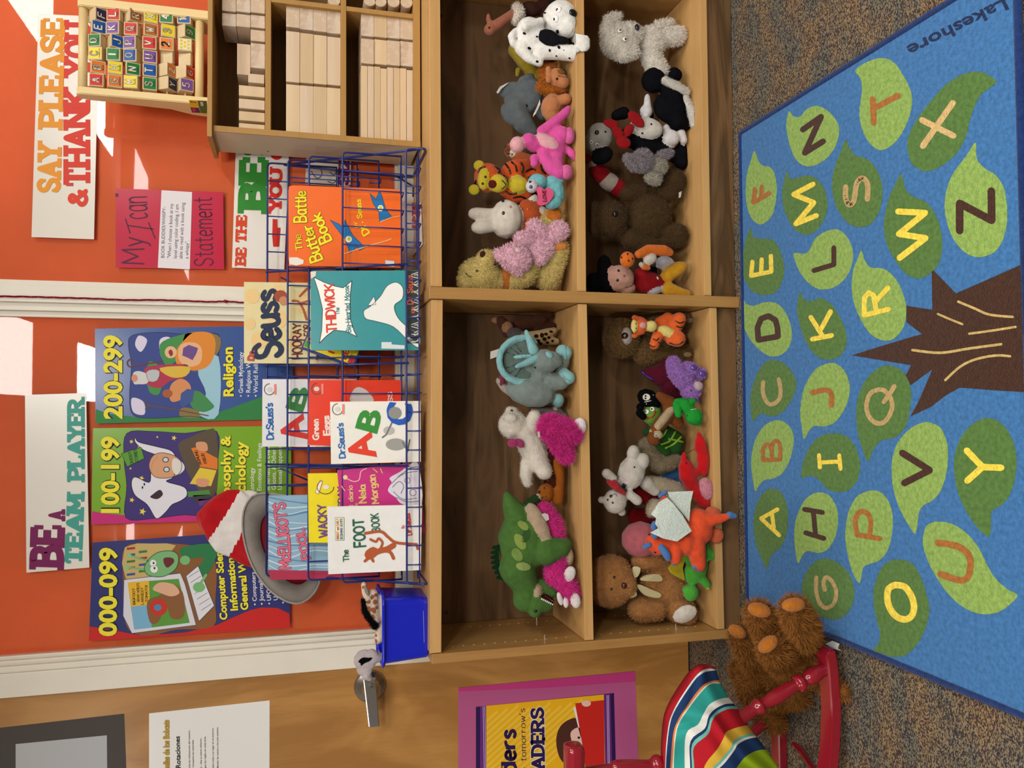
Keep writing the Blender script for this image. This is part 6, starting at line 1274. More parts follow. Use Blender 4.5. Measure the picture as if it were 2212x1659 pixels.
# yellow duck behind
t = Toy('yellow_duck', 'dusky yellow plush peeping out behind the spotted puppy', Z1, .19, 'RM', group=G1)
t.grow('body', [('#a08a26', [[(640, 400, 60, 0), (700, 470, 64, 0), (740, 540, 60, 0), (780, 600, 50, 0)], [(660, 560, 20, -40), (655, 600, 14, -40)], ('e', 800, 620, 60, 80, 0, 10, 60), ('e', 880, 640, 60, 60)]), ('#8a5a3a', [('e', 930, 620, 40, 40, 0, 0, 60)])])
# grey manta
t = Toy('grey_ray', 'charcoal grey plush ray with wide fins lying behind the lion', Z1, .125, 'RM', group=G1)
t.grow('body', [('#5b6366', [('e', 700, 780, 160, 140, -20, 0, 70), ('e', 770, 720, 80, 100, 10, 0, 60), [(640, 880, 95, 10), (700, 980, 80, 10), (770, 1050, 50, 10)], ('e', 590, 910, 60, 95, -30, 10, 40), [(760, 615, 32, -10), (700, 650, 40, 0)], ('e', 600, 715, 95, 60, -20, 0, 36), ('e', 850, 850, 60, 110, 0, 30, 60)])])
t.slabp('fin_lining', [(488, 735, -25), (515, 690, -30), (585, 655, -35), (575, 668, -38), (530, 705, -36), (500, 745, -30)], 3, '#cfcac4')
t.slabp('belly_edge', [(835, 790, -75), (838, 830, -80), (800, 905, -82), (780, 930, -76), (785, 905, -76), (812, 850, -78)], 6, '#d6d2cc', label='white belly seam')
t.eye(728, 842, 12); t.eye(805, 688, 11)
# lion
t = Toy('lion', 'small tan plush lion with orange woolly mane facing the puppy', Z1, .06, 'RM', group=G1)
t.grow('body', [('#b3744a', [('e', 968, 625, 82, 82, 0, -35, 75), ('e', 1015, 655, 52, 50, 0, -70, 50), ('e', 925, 850, 85, 110, 15, 0, 85), [(1000, 800, 42, -45), (1040, 790, 44, -65)], [(930, 920, 62, 0), (960, 960, 50, -10), (1000, 990, 40, -10)], [(905, 640, 22, -70), (900, 548, 20, -60)]])])
mn = t.grow('mane', [('#a05a16', [('e', 880, 640, 52, 118, -8, 20, 60), [(860, 560, 38, 10), (940, 540, 30, 10)], [(850, 690, 46, 10), (930, 720, 44, -10), (1020, 715, 24, -20)]])], main=False, label='orange curly mane')
t.fur(.0065, 1900, '#aa641c', src=mn, name='mane_wool')
t.button('nose', 1032, 575, 26, '#16110f', .6, r2=20); t.spot('muzzle', 1010, 566, 36, 26, '#8a5618'); t.eye(970, 628, 11); t.line('mouth', [(1060, 620), (1000, 610), (975, 600)], 4, '#5a3420')
# small orange tiger cub peeping
t = Toy('tiger_cub', 'little striped cub face peeping behind the bright pink plush', Z1, .16, 'RM', group=G1)
t.grow('body', [('#b8602c', [('e', 600, 1200, 48, 62, 0, 0, 45), [(650, 1250, 50, 0), (740, 1290, 60, 10), (860, 1310, 60, 20), (960, 1320, 55, 20)]]), ('#d8ccbc', [('e', 615, 1218, 34, 34, 0, -22, 30)])])
for k in range(4): t.line('stripe', [(566+10*k, 1150+6*k), (560+10*k, 1190), (572+8*k, 1230)], 7, '#1a1412')
t.eye(612, 1228, 7)
# bright pink plush
t = Toy('pink_plush', 'bright pink long-armed plush lying back with pale pink belly', Z1, .035, 'RM', group=G1)
PK = '#d4509a'
t.grow('body', [(PK, [[(745, 1120, 60, -20), (790, 1150, 64, 0)], ('e', 915, 1175, 135, 105, 15, 0, 95), [(850, 1045, 42, -25), (960, 965, 38, -60), (1040, 895, 34, -85), (1062, 862, 22, -92)],
    [(960, 1090, 62, -30), (1010, 1075, 70, -60)], [(860, 1230, 44, -30), (920, 1330, 56, -50), (985, 1375, 62, -70)], [(960, 1250, 66, -20), (960, 1330, 60, -50)], [(1050, 1185, 24, -40), (1090, 1225, 32, -50), (1128, 1278, 12, -55)], [(790, 1260, 34, -25), (790, 1305, 30, -40)]]),
    ('#dba0a8', [('e', 655, 1152, 62, 66, 0, -15, 62), ('e', 890, 1130, 105, 52, 28, -62, 45)])])
for x, y, a, b in ((1068, 1080, 46, 66), (1045, 1370, 52, 58)): t.grow('foot_sole', [('#cf6098', [('e', x, y, a, b, 0, -92 if y < 1200 else -100, 46)])], main=False, label='rosy foot sole')
# big striped tiger
t = Toy('striped_tiger', 'orange black-striped plush tiger with yellow muzzle beside the white rabbit', Z2, .12, 'RM', group=G1)
OR = '#c9501c'; YE = '#c3b02c'
t.grow('body', [(OR, [('e', 420, 310, 115, 120, 0, 0, 95), ('e', 620, 270, 100, 100, 0, 20, 80), ('e', 780, 290, 150, 105, 10, 30, 80), [(560, 400, 60, 20), (640, 470, 50, 10), (720, 450, 50, 10)], [(650, 220, 60, -30), (720, 210, 50, -30)], [(840, 240, 60, 0), (920, 300, 50, 0)]]),
    (YE, [('e', 500, 355, 82, 72, 0, -70, 55), ('e', 390, 320, 50, 90, 5, -62, 40), ('e', 660, 365, 88, 70, 0, -45, 60)])])
for x, y in ((350, 212), (310, 405)):
    t.grow('ear', [(YE, [('e', x, y, 42, 40, 0, -20, 22)])], main=False)
t.button('nose', 455, 360, 34, '#5a1a14', .5, r2=38, glossy=False); t.eye(400, 303, 11); t.eye(378, 356, 11)
t.line('mouth', [(530, 330), (560, 365), (530, 400)], 8, '#151210')
for p in ([(345, 270), (360, 240), (400, 225)], [(330, 330), (318, 370), (350, 410)], [(470, 220), (510, 250), (500, 275)], [(560, 200), (590, 240), (600, 280)], [(610, 185), (640, 215), (650, 260)], [(680, 190), (700, 230), (690, 270)], [(720, 260), (760, 240), (800, 250)], [(740, 310), (790, 290), (830, 300)], [(560, 420), (600, 440), (650, 430)], [(620, 470), (680, 460), (720, 475)], [(840, 210), (850, 250), (880, 280)], [(540, 290), (560, 310), (575, 340)]):
    t.line('stripe', p, 16, '#17120f')
# blue love bird
t = Toy('blue_lovebird', 'small pale blue plush holding a pink heart in front of the rabbit', Z2, .022, 'RM', group=G1)
BL_ = '#6fb2ba'
t.grow('body', [(BL_, [('e', 815, 345, 78, 68, 0, 0, 70), ('e', 955, 425, 80, 112, -8, 10, 80), [(920, 520, 42, -30), (960, 500, 50, -20)], [(985, 330, 42, 0), (930, 350, 60, 0)]]), ('#c8c2c6', [('e', 770, 378, 48, 52, 0, -38, 42)])])
t.slabp('heart', [(808, 395, -90), (840, 383, -90), (868, 402, -92), (900, 386, -92), (935, 410, -90), (942, 450, -88), (900, 510, -88), (838, 530, -90), (812, 505, -92), (822, 460, -94)], 10, mat('pink_felt', '#d8547e', rough=.8), smooth=4, label='pink felt heart')
V2, F2 = text2d('LOVE', 1.3, 1.0); b0, b1 = (888, 500), (884, 404)
mesh_obj('heart_word', [t.W(b0[0]+(b1[0]-b0[0])*x-32*y, b0[1]+(b1[1]-b0[1])*x, -97-.02*(k % 9)) for k, (x, y) in enumerate(V2)], F2, ink('#6a1830'), t.root)
t.eye(757, 342, 12); t.button('beak', 762, 382, 15, '#2a4a7c', .7)
# white rabbit
t = Toy('white_rabbit', 'round-headed white plush rabbit in orange shirt, middle of the upper shelf', Z2, .105, 'RM', group=G1)
t.grow('body', [('#cfc6ba', [('e', 568, 640, 134, 160, 0, 0, 115), [(460, 600, 44, 10), (330, 597, 50, 10), (305, 596, 42, 10)], [(470, 690, 48, 10), (360, 705, 54, 10), (330, 705, 44, 10)], [(850, 580, 42, -40), (880, 600, 40, -40)], [(795, 475, 32, -20), (770, 490, 30, -20)]]),
    ('#a84a1e', [('e', 770, 620, 100, 130, 0, 10, 90), [(720, 530, 48, -10), (800, 560, 60, -10)], ('e', 740, 730, 60, 40, 0, 0, 50)])])
t.button('eye', 540, 497, 16, '#18161a', .4, r2=13); t.button('eye', 543, 591, 17, '#18161a', .4, r2=13); t.button('nose', 600, 542, 14, '#b07880', .4, r2=10)
t.button('shirt_button', 738, 560, 14, '#b8481c', .5)
# pink fluffy cat
t = Toy('fluffy_pink_cat', 'pale pink fluffy plush cat lying against the yellow bear', Z2, .035, 'RM', group=G1)
LP = '#dcb2c0'
t.grow('body', [(LP, [('e', 635, 950, 128, 105, 30, -25, 95), ('e', 830, 880, 115, 95, -10, 0, 85), [(690, 800, 56, -10), (740, 810, 60, 0)], [(790, 700, 56, -10), (850, 760, 60, 0)], [(930, 780, 70, -10), (985, 730, 70, -30)], [(520, 930, 40, -10), (500, 905, 26, -10)], [(655, 1040, 40, -20), (668, 1075, 18, -20)], [(840, 950, 50, -20)]])])
t.fur(.0075, 9000, '#e6bccb')
t.button('muzzle', 660, 885, 28, '#e3c8cc', .5, glossy=False); t.button('nose', 645, 859, 11, '#c03a5a', .8)
# yellow bear
t = Toy('yellow_bear', 'large pale yellow plush bear with orange shirt lying in the left corner', Z2, .075, 'RM', group=G1)
YB = '#c6b26e'
t.grow('body', [(YB, [('e', 350, 1085, 165, 135, 0, 10, 110), [(400, 985, 78, -40), (410, 960, 70, -60)], [(250, 1130, 70, 0), (480, 1130, 80, 10)], [(620, 1130, 78, -10), (720, 1090, 80, -60), (775, 1035, 50, -70)], ('e', 860, 1080, 110, 100, 0, 0, 85), [(900, 1120, 88, -20), (950, 980, 86, -60), (972, 880, 90, -75)],
    [(880, 700, 60, -20), (940, 635, 84, -40)]]), ('#a8622a', [('e', 570, 1110, 62, 110, 0, 10, 90)])])
t.fur(.0058, 14000, '#d0bc7c', zone=0, droop=.15)
t.button('nose', 380, 921, 30, '#3c2418', .5, r2=24, glossy=False, lift=8); t.eye(333, 1052, 12); t.line('eyebrow', [(245, 1070), (262, 1090), (285, 1103)], 9, '#14100e')
t.patch('mouth', [(468, 960), (485, 955), (488, 980), (466, 1015), (460, 990)], '#4a1218', off=.004)
t.grow('foot_sole', [('#c47c3c', [('e', 975, 855, 70, 40, 0, -152, 24)])], main=False, label='tan felt foot sole'); t.grow('foot_sole', [('#c06a20', [('e', 945, 605, 62, 50, 15, -108, 24)])], main=False, label='orange felt foot sole')
t.button('sole_badge', 950, 612, 26, '#a86a14', .35)
for a, b in (((1030, 670), (1065, 750)),):
    t.slabp('cloth_tag', [(1025, 672, -20), (1062, 708, -20), (1055, 752, -22), (1020, 720, -20)], 2, '#e4e0dc')
# ---------------------------------------------------------------- right bay, lower board
t = Toy('white_dog', 'shaggy white plush dog sitting at the right end of the lower shelf', Z1, .10, 'RB', group=G2)
WD = '#cfc8be'
t.grow('body', [(WD, [('e', 1470, 330, 165, 150, 20, 0, 120), [(1550, 260, 80, -40), (1610, 270, 55, -60)], [(1350, 260, 40, -10), (1385, 160, 46, -20), (1460, 128, 30, -30)], [(1500, 430, 60, -50), (1580, 420, 48, -60)], ('e', 1720, 330, 135, 130, 0, 10, 110), [(1820, 300, 70, -20), (1930, 285, 74, -50)], [(1720, 460, 80, -10), (1780, 570, 84, -40)], [(1780, 220, 55, 40), (1860, 200, 50, 40)]])])
t.fur(.0065, 11000, '#dad4ca')
t.button('nose', 1602, 225, 30, '#1a2030', .6, r2=22, lift=14); [(t.button('eye_white', x, y, 20, '#dcdcd6', .4, lift=14), t.button('eye', x+3, y, 9, '#141210', .7, lift=20)) for x, y in ((1470, 252), (1508, 315))]
t = Toy('black_shoe_cat', 'black plush with two long white woolly soles beside the white dog', Z1, .075, 'RB', group=G2)
t.grow('body', [('#101014', [('e', 1740, 640, 105, 110, 20, 20, 80), ('e', 1870, 860, 150, 130, 30, 0, 85), [(1900, 590, 55, -20), (1920, 600, 50, -20)], [(1860, 700, 80, 0), (1900, 800, 90, 0)], [(1930, 960, 80, -10), (2000, 1000, 40, -10)]])])
for q in ([(1830, 640, 26, -75), (1920, 690, 34, -80), (2000, 730, 26, -80)], [(1990, 780, 26, -60), (2040, 880, 34, -70), (2060, 990, 28, -70)]):
    so = t.grow('sole', [('#c6c2ba', [q])], main=False, label='white woolly sole'); t.fur(.004, 1500, '#d2cec6', src=so, name='sole_wool')
t = Toy('black_white_dog', 'black and white plush dog with big red bow on the lower shelf', Z1, .10, 'RB', group=G2)
t.grow('body', [('#121216', [('e', 1640, 1090, 180, 120, 5, 30, 95), [(1500, 900, 52, 0), (1440, 920, 40, 0)], ('e', 1330, 1240, 95, 70, -25, -20, 50), [(1960, 1190, 48, 0), (1960, 1300, 55, -10)], [(1640, 1180, 70, 10), (1840, 1200, 60, 10), (1940, 1260, 60, 0)], [(1620, 980, 50, 10), (1700, 920, 44, 0)]]),
    ('#8f8b84', [('e', 1310, 1085, 112, 112, 0, -10, 100), ('e', 1240, 1130, 60, 70, 0, 0, 70)]), ('#c3beb6', [('e', 1680, 1020, 145, 92, 10, -55, 60)]), ('#cac6c8', [('e', 1880, 1100, 72, 70, 20, -60, 45), [(1960, 1060, 34, -70), (1980, 1120, 30, -70)], [(1840, 1020, 30, -50)], ('e', 1680, 880, 52, 45, 0, -50, 34), [(1690, 770, 22, -50), (1690, 850, 32, -50)]])])
t.button('nose', 1288, 1055, 20, '#0c0c10', .6); t.eye(1243, 1132, 9, white='#c9c5bf'); t.eye(1290, 1152, 9, white='#c9c5bf'); t.spot('spot', 1355, 1050, 9, 7, BLK); t.spot('spot', 1720, 990, 8, 7, BLK); t.spot('spot', 1650, 1060, 8, 8, BLK)
t.grow('bow', [('#8c1218', [('e', 1600, 950, 85, 44, 45, -115, 18), ('e', 1500, 1135, 60, 48, 20, -115, 20), ('e', 1540, 1040, 60, 36, -55, -112, 18), ('e', 1400, 985, 62, 36, 10, -95, 18), ('e', 1455, 1060, 52, 40, 50, -108, 20)])], main=False, label='floppy red felt bow')
t = Toy('grey_lamb', 'small lilac grey woolly plush lamb by the black and white dog', Z1, .045, 'RB', group=G2)
t.grow('body', [('#82787e', [('e', 1650, 1280, 88, 90, 0, -20, 75), [(1800, 1250, 40, -10), (1870, 1215, 24, -15)], [(1530, 1260, 30, 10), (1590, 1320, 44, 0)]]), ('#9a9484', [('e', 1760, 1330, 85, 80, 0, 10, 70), [(1720, 1410, 48, 0), (1760, 1430, 40, -10)]])])
t.fur(.0065, 4500, '#8f868c', zone=0); t.fur(.0065, 2500, '#a49e92', zone=1, name='chest_fur'); t.eye(1656, 1246, 10); t.eye(1620, 1340, 10)
# striped stocking hat
t = Toy('striped_plush_hat', 'limp red and white striped plush hat lying above the brown bear', Z2, .16, 'RB', group=G2)
t.grow('body', [('#9a1420', [('e', 1225, 170, 32, 62, -40, 0, 50), [(1290, 255, 68, 0), (1330, 290, 72, 0)], [(1440, 380, 74, 0), (1475, 415, 66, 0)]]), ('#b4a69c', [('e', 1255, 205, 34, 62, -45, -2, 56), [(1375, 335, 74, -3), (1398, 352, 74, -3)]])])
# dark brown bear
t = Toy('brown_bear', 'big dark brown woolly plush bear lying on its back on the lower shelf', Z2, .095, 'RB', group=G2)
BB = '#45331f'
t.grow('body', [(BB, [('e', 1390, 635, 145, 150, 0, 0, 115), ('e', 1700, 625, 195, 200, 0, 10, 120), [(1850, 420, 95, -10), (1895, 340, 105, -30)], [(1850, 760, 95, -10), (1920, 770, 100, -40)], [(1560, 800, 80, 10), (1700, 850, 70, 0), (1800, 850, 55, 0)], [(1530, 440, 60, 20), (1640, 400, 70, 20)], [(1270, 540, 40, 10), (1265, 730, 40, 10)], ('e', 1430, 600, 60, 62, 0, -75, 50)])])
t.fur(.0050, 16000, '#523e27', droop=.1)
t.button('nose', 1435, 598, 26, '#0e0a08', .6); t.eye(1372, 578, 9); t.eye(1375, 660, 9)
t.slabp('cloth_tag', [(1940, 425, -90), (1965, 415, -90), (1955, 465, -90), (1940, 470, -90)], 2, '#c8c4b8')
# doll in red
t = Toy('red_dress_doll', 'plush doll with black hair, red dress and big yellow shoes in the corner', Z2, .085, 'RB', group=G2)
t.grow('body', [('#0e0d10', [('e', 1380, 1130, 130, 110, 0, 20, 90), ('e', 1345, 1020, 62, 100, 0, 15, 50), ('e', 1260, 1150, 66, 90, 0, 10, 60), ('e', 1720, 1060, 50, 50, 0, 20, 40)]), ('#b98c7c', [('e', 1465, 1110, 128, 112, 0, -35, 88), ('e', 1530, 1190, 70, 50, 0, -30, 60)]),
    ('#8c141c', [('e', 1690, 1150, 135, 92, 0, 0, 80), ('e', 1640, 1070, 60, 50, 0, 0, 50)]), ('#aaa6ac', [('e', 1830, 990, 80, 62, 10, -10, 50), ('e', 1750, 1205, 66, 40, -15, -40, 40)]),
    ('#c08c1c', [[(1850, 1090, 58, -50), (1940, 1030, 56, -80), (1975, 1010, 34, -80)], [(1860, 1200, 60, -60), (1950, 1225, 42, -80), (2005, 1235, 34, -80)]])])
t.button('nose', 1505, 1090, 13, '#8c5c50', .6); t.button('eye', 1452, 1125, 13, '#0d0c10', .5); t.button('eye', 1460, 1050, 12, '#0d0c10', .5)
t.line('smile', [(1510, 1183), (1560, 1170), (1590, 1130)], 5, '#2a1814'); t.button('dress_spot', 1772, 1108, 16, '#c9c5c4', .3, r2=12)
t = Toy('orange_fox', 'little spotted orange and white plush fox resting on the doll', Z2, .01, 'RB', group=G2, ymin=-.1)
t.grow('body', [('#c8621a', [('e', 1530, 962, 62, 68, 0, 0, 55), [(1620, 920, 34, 10), (1700, 880, 40, 20), (1820, 890, 46, 20), (1870, 905, 30, 20)], [(1660, 1020, 22, 10), (1700, 1030, 16, 10)]]), ('#b5aca4', [('e', 1710, 960, 60, 44, -20, 15, 40), [(1640, 1000, 20, 5)]])])
for x, y in ((1532, 918), (1485, 945), (1570, 955), (1540, 970)): t.spot('spot', x, y, 7, 9, '#5c2408')
# ---------------------------------------------------------------- left bay, upper board
Z3 = (940, 620, .31646); Z4 = (940, 980, .31646)
G3 = 'plush toys on the upper left shelf'; G4 = 'plush toys on the lower left shelf'
t = Toy('brown_monkey', 'dark brown long-limbed plush with cream muzzle lying in the shadowed corner', Z3, .19, 'LM', group=G3)
t.grow('body', [('#4c2c20', [('e', 640, 240, 130, 46, -8, 0, 45), [(700, 220, 34, 0), (785, 192, 24, 0)], [(700, 265, 36, 0), (800, 268, 26, 0)], [(450, 230, 34, 0), (470, 262, 40, 0)], [(480, 300, 26, 0), (480, 325, 20, 0)]]), ('#9c7050', [('e', 492, 273, 42, 38, 0, -22, 38), ('e', 405, 226, 20, 20, 0, 0, 14), ('e', 445, 215, 18, 16, 0, -10, 12)])])
t.eye(455, 248, 4); t.eye(472, 262, 3)
t = Toy('grey_mouse', 'small faded grey plush slumped behind the blue horned dinosaur', Z3, .16, 'LM', group=G3)
t.grow('body', [('#565050', [('e', 545, 318, 56, 42, 0, 0, 36), ('e', 640, 345, 60, 40, 0, 10, 36)]), ('#7c6858', [('e', 598, 328, 30, 24, 0, -20, 22)])])
t = Toy('small_giraffe', 'little cream plush giraffe with dark brown patches behind the horned dinosaur', Z3, .13, 'LM', group=G3)
t.grow('body', [('#b09a70', [[(640, 350, 46, 0), (720, 345, 52, 0), (770, 315, 34, 0), (812, 296, 20, 0)], [(760, 360, 36, 0), (825, 372, 22, 0)]])])
for x, y, a, b in ((690, 335, 16, 12), (728, 330, 14, 16), (700, 368, 18, 12), (755, 322, 13, 10), (745, 355, 14, 12), (775, 345, 12, 10), (790, 305, 13, 8), (665, 360, 12, 12), (800, 368, 10, 8), (765, 378, 12, 8), (720, 385, 12, 8)):
    t.spot('patch', x, y, a, b, '#33180e')
t = Toy('horned_dinosaur', 'grey teal plush horned dinosaur with pale blue frill, largest in its row', Z3, .055, 'LM', group=G3)
GT = '#74807c'; TB = '#7fb0b4'
t.grow('body', [(GT, [('e', 650, 715, 175, 105, 12, 10, 100), ('e', 745, 505, 100, 82, 10, -75, 75), [(800, 500, 62, -85), (835, 510, 36, -95)], [(780, 640, 66, -20), (860, 650, 52, -50)], [(700, 600, 80, 0)], [(860, 560, 40, -20), (880, 500, 40, -20)]]),
    (TB, [[(885, 600, 42, -60), (912, 620, 44, -75)], [(870, 440, 48, -35), (890, 450, 46, -40)], [(835, 770, 46, 0), (840, 790, 34, 0)]])])
fr = t.grow('frill', [(TB, [[(600+145*math.cos(a)*(.85 if math.cos(a) > 0 else 1.12), 500+155*math.sin(a), 20, -28) for a in [PI*.28+PI*1.44*k/14 for k in range(15)]]]), ('#566660', [('e', 582, 500, 142, 148, 0, -24, 20)]), (GT, [('e', 660, 520, 90, 80, 0, -40, 30)])], main=True, label='scalloped frill with pale blue rim')
for a in (2.0, 2.35, 2.7, 3.6, 3.95, 4.3): t.line('frill_fold', [(610+55*math.cos(a), 500+60*math.sin(a)), (590+118*math.cos(a), 500+125*math.sin(a))], 7, '#3e4c48', smooth=0)
for k in range(5): t.button('crest_ridge', 560+24*k, 478-2*k, 14, TB, .6, r2=27, glossy=False)
for nm, q in (('horn', [(672, 432, 34, -85), (648, 370, 24, -85), (622, 305, 11, -80)]), ('horn', [(690, 488, 24, -100), (620, 520, 20, -110), (560, 542, 12, -115)]), ('nose_horn', [(782, 470, 24, -130), (768, 452, 12, -142)])): t.grow(nm, [(TB, [q])], main=False, label='pale blue horn')
t.eye(682, 549, 10); t.line('mouth', [(790, 585), (830, 560), (858, 540)], 5, '#4a5450'); t.line('toe_seam', [(870, 600), (890, 625), (925, 640)], 4, '#5a8488'); t.line('toe_seam', [(890, 400), (893, 450), (900, 490)], 4, '#5a8488')
t.slabp('cloth_tag', [(378, 440, 0), (440, 420, -4), (440, 470, -4), (376, 492, 0)], 2, mat('tag_white', '#b8b2ac', rough=.6))
t = Toy('pink_eared_toy', 'tiny pink and cream plush ear poking out behind the horned dinosaur', Z3, .14, 'LM', group=G3)
t.grow('body', [('#a89c90', [[(440, 640, 26, 0), (470, 690, 24, 0), (600, 740, 60, 0), (760, 780, 60, 0), (830, 800, 40, 0)]]), ('#7c3448', [('e', 455, 632, 24, 42, 0, -22, 10)])])
t = Toy('white_bear', 'cream white plush bear with pink bow sprawled on its back', Z3, .085, 'LM', group=G3)
t.grow('body', [('#cac2b6', [('e', 530, 940, 100, 98, 0, 0, 85), [(510, 845, 30, 10), (540, 845, 26, 10)], [(600, 980, 80, 0), (660, 1090, 92, 0), (690, 1160, 84, -10)], [(650, 960, 50, -30), (680, 880, 44, -40)], [(700, 1180, 66, -40), (745, 1260, 54, -70)], [(630, 1200, 46, 0), (620, 1280, 42, 0), (630, 1340, 30, 0)], ('e', 515, 895, 44, 34, 0, -70, 34)])])
t.fur(.003, 5000, '#d2cabe', droop=.1); t.eye(523, 843, 10); t.eye(470, 900, 6)
t.grow('bow', [('#94305e', [('e', 528, 1065, 32, 28, 0, -90, 12), ('e', 575, 1065, 36, 24, 40, -92, 12)])], main=False, label='dark pink ribbon bow')
t = Toy('grey_elephant', 'lilac grey plush hidden behind the hot pink fluffy toy', Z3, .10, 'LM', group=G3)
t.grow('body', [('#746a6c', [('e', 760, 870, 100, 50, 0, 0, 50), [(820, 850, 40, 0), (880, 890, 30, 0)], ('e', 800, 960, 80, 90, 0, 20, 50)]), ('#c0b6aa', [[(820, 830, 14, -30), (815, 850, 14, -30)]])])
t.eye(775, 868, 6)
HP = '#c62a80'
t = Toy('hot_pink_fluffy', 'hot pink fluffy plush with one white paw hanging over the upper left shelf', Z3, .012, 'LM', group=G3)
t.grow('body', [(HP, [[(790, 960, 82, 10), (860, 990, 88, 0), (930, 1000, 66, -20)], [(850, 1060, 66, 10), (890, 1140, 46, 0), (900, 1165, 34, 0)]])]); t.fur(.012, 8000, '#d63a92', width=.0014)
t.grow('paw', [('#e0d6d8', [('e', 988, 952, 46, 60, 0, -40, 30)])], main=False, label='white felt paw')
t.slabp('cloth_tag', [(698, 990, -50), (712, 985, -50), (718, 1025, -50), (704, 1028, -50)], 2, mat('tag_white', '#b8b2ac', rough=.6))
t = Toy('ginger_dog', 'ginger brown floppy plush dog wedged between the bear and green dinosaur', Z4, .07, 'LM', group=G3)
t.grow('body', [('#8a4c14', [[(835, 60, 44, 0), (845, 160, 38, 0), (838, 240, 40, 0), (835, 320, 36, -10)], ('e', 752, 272, 56, 66, 0, -10, 50)]), ('#3c1a12', [[(790, 20, 50, 30), (780, 100, 50, 30), (800, 200, 60, 30)]])])
t.line('face_mark', [(705, 290), (730, 300), (760, 290)], 5, '#241208'); t.button('nose', 712, 262, 12, '#161008', .6); t.eye(745, 235, 7)
GR = '#466a30'
t = Toy('green_tyrannosaur', 'green plush tyrannosaur with toothy jaw tumbled face down on the upper left shelf', Z4, .065, 'LM', group=G3)
t.grow('body', [(GR, [[(490, 285, 24, -20), (515, 350, 56, -20), (560, 430, 90, -10)], ('e', 600, 600, 175, 215, -8, 0, 120), [(560, 780, 130, 0), (620, 900, 90, 0), (610, 1000, 80, 0)], [(760, 660, 105, -60), (850, 640, 70, -80), (890, 620, 46, -80)], [(900, 700, 40, -60), (905, 735, 34, -60)], [(690, 1010, 82, -20), (755, 1020, 56, -30)], ('e', 680, 1085, 40, 34, 0, -50, 36), [(730, 900, 46, -20), (800, 940, 32, -30), (825, 955, 18, -30)]]),
    ('#263e20', [[(640, 350, 36, 0), (690, 310, 34, 0)]]), ('#a8917a', [('e', 705, 480, 60, 160, -25, -85, 50), ('e', 915, 705, 30, 62, 0, -80, 36), ('e', 705, 300, 24, 30, 0, -6, 24), ('e', 690, 940, 38, 46, 0, -62, 30)])])
t.spot('tie_dye', 580, 600, 60, 34, '#7c8f44', ang=60); t.spot('tie_dye', 560, 690, 34, 50, '#6f8a42', ang=-30); t.spot('tie_dye', 600, 770, 50, 28, '#8a9c56', ang=10); t.spot('tie_dye', 600, 490, 44, 26, '#82964c', ang=40); t.spot('tie_dye', 620, 560, 26, 50, '#34522a', ang=20)
for k in range(7):
    x, y = 428-8*math.sin(k*.8)+(k > 4)*12*(k-4), 640+34*k; t.slabp('spike', [(x+14, y-18, 0), (x-34, y-6, 0), (x-40, y+10, 0), (x+14, y+24, 0)], 16, '#12301c')
t.eye(685, 1073, 13)
for k in range(7): t.button('tooth', 738+11*k, 970+7*k, 6, '#ddd9cc', .9, r2=9, ang=20, lift=3)
for k in range(7): t.button('tooth', 728+12*k, 992+6*k, 6, '#ddd9cc', .9, r2=9, ang=20, lift=3)
t.patch('mouth', [(720, 962), (760, 965), (805, 1000), (800, 1020), (760, 1000), (725, 985)], '#3c1014', off=.003)
t.slabp('cloth_tag', [(655, 455, -110), (745, 405, -120), (772, 415, -122), (778, 450, -120), (690, 495, -110), (665, 480, -110)], 3, mat('tag_white', '#cfc9c4', rough=.6))
t = Toy('pink_fluffy_friend', 'hot pink fluffy plush with white felt feet squashed under the green dinosaur', Z4, .03, 'LM', group=G3)
t.grow('body', [(HP, [[(740, 390, 52, 60), (800, 480, 62, 60), (820, 580, 60, 60), (830, 700, 70, 50), (820, 830, 66, 20)], [(840, 830, 60, 0), (900, 900, 60, -10), (930, 960, 50, -20)]])]); t.fur(.009, 7000, '#d63a92', width=.0014)
for q in (('e', 918, 822, 38, 54, 20, -62, 22), ('e', 958, 1002, 34, 52, -10, -70, 22), ('e', 852, 990, 18, 44, -15, -20, 16), ('e', 893, 1015, 18, 36, 0, -40, 16), ('e', 785, 445, 14, 36, 0, 30, 12)): t.grow('paw', [('#d6cccc', [q])], main=False, label='white felt paw')
# ---------------------------------------------------------------- left bay, lower board
t = Toy('shaggy_bear', 'shaggy brown plush bear with pale muzzle seated behind the small tiger', Z3, .135, 'LB', group=G4)
t.grow('body', [('#6a5030', [('e', 1270, 350, 122, 135, 0, 0, 105), ('e', 1540, 340, 180, 140, 0, 15, 100), [(1440, 440, 90, -10), (1520, 460, 66, -10)], [(1620, 470, 72, -30), (1690, 460, 66, -50)], [(1640, 230, 60, -10), (1715, 230, 56, -30)]])])
t.fur(.008, 14000, '#775b38')
t.grow('muzzle', [('#a3968c', [('e', 1306, 336, 44, 64, 0, -85, 50)])], main=True, label='pale muzzle'); t.button('nose', 1294, 332, 24, '#24120e', .5, r2=26); t.button('foot_sole', 1722, 462, 20, '#a38a66', .4, r2=34, glossy=False, lift=2); t.button('foot_sole', 1738, 228, 20, '#94806a', .4, r2=44, glossy=False, lift=2)
t = Toy('small_tiger', 'small orange striped plush tiger with yellow muzzle sitting on the shaggy bear', Z3, .05, 'LB', group=G4)
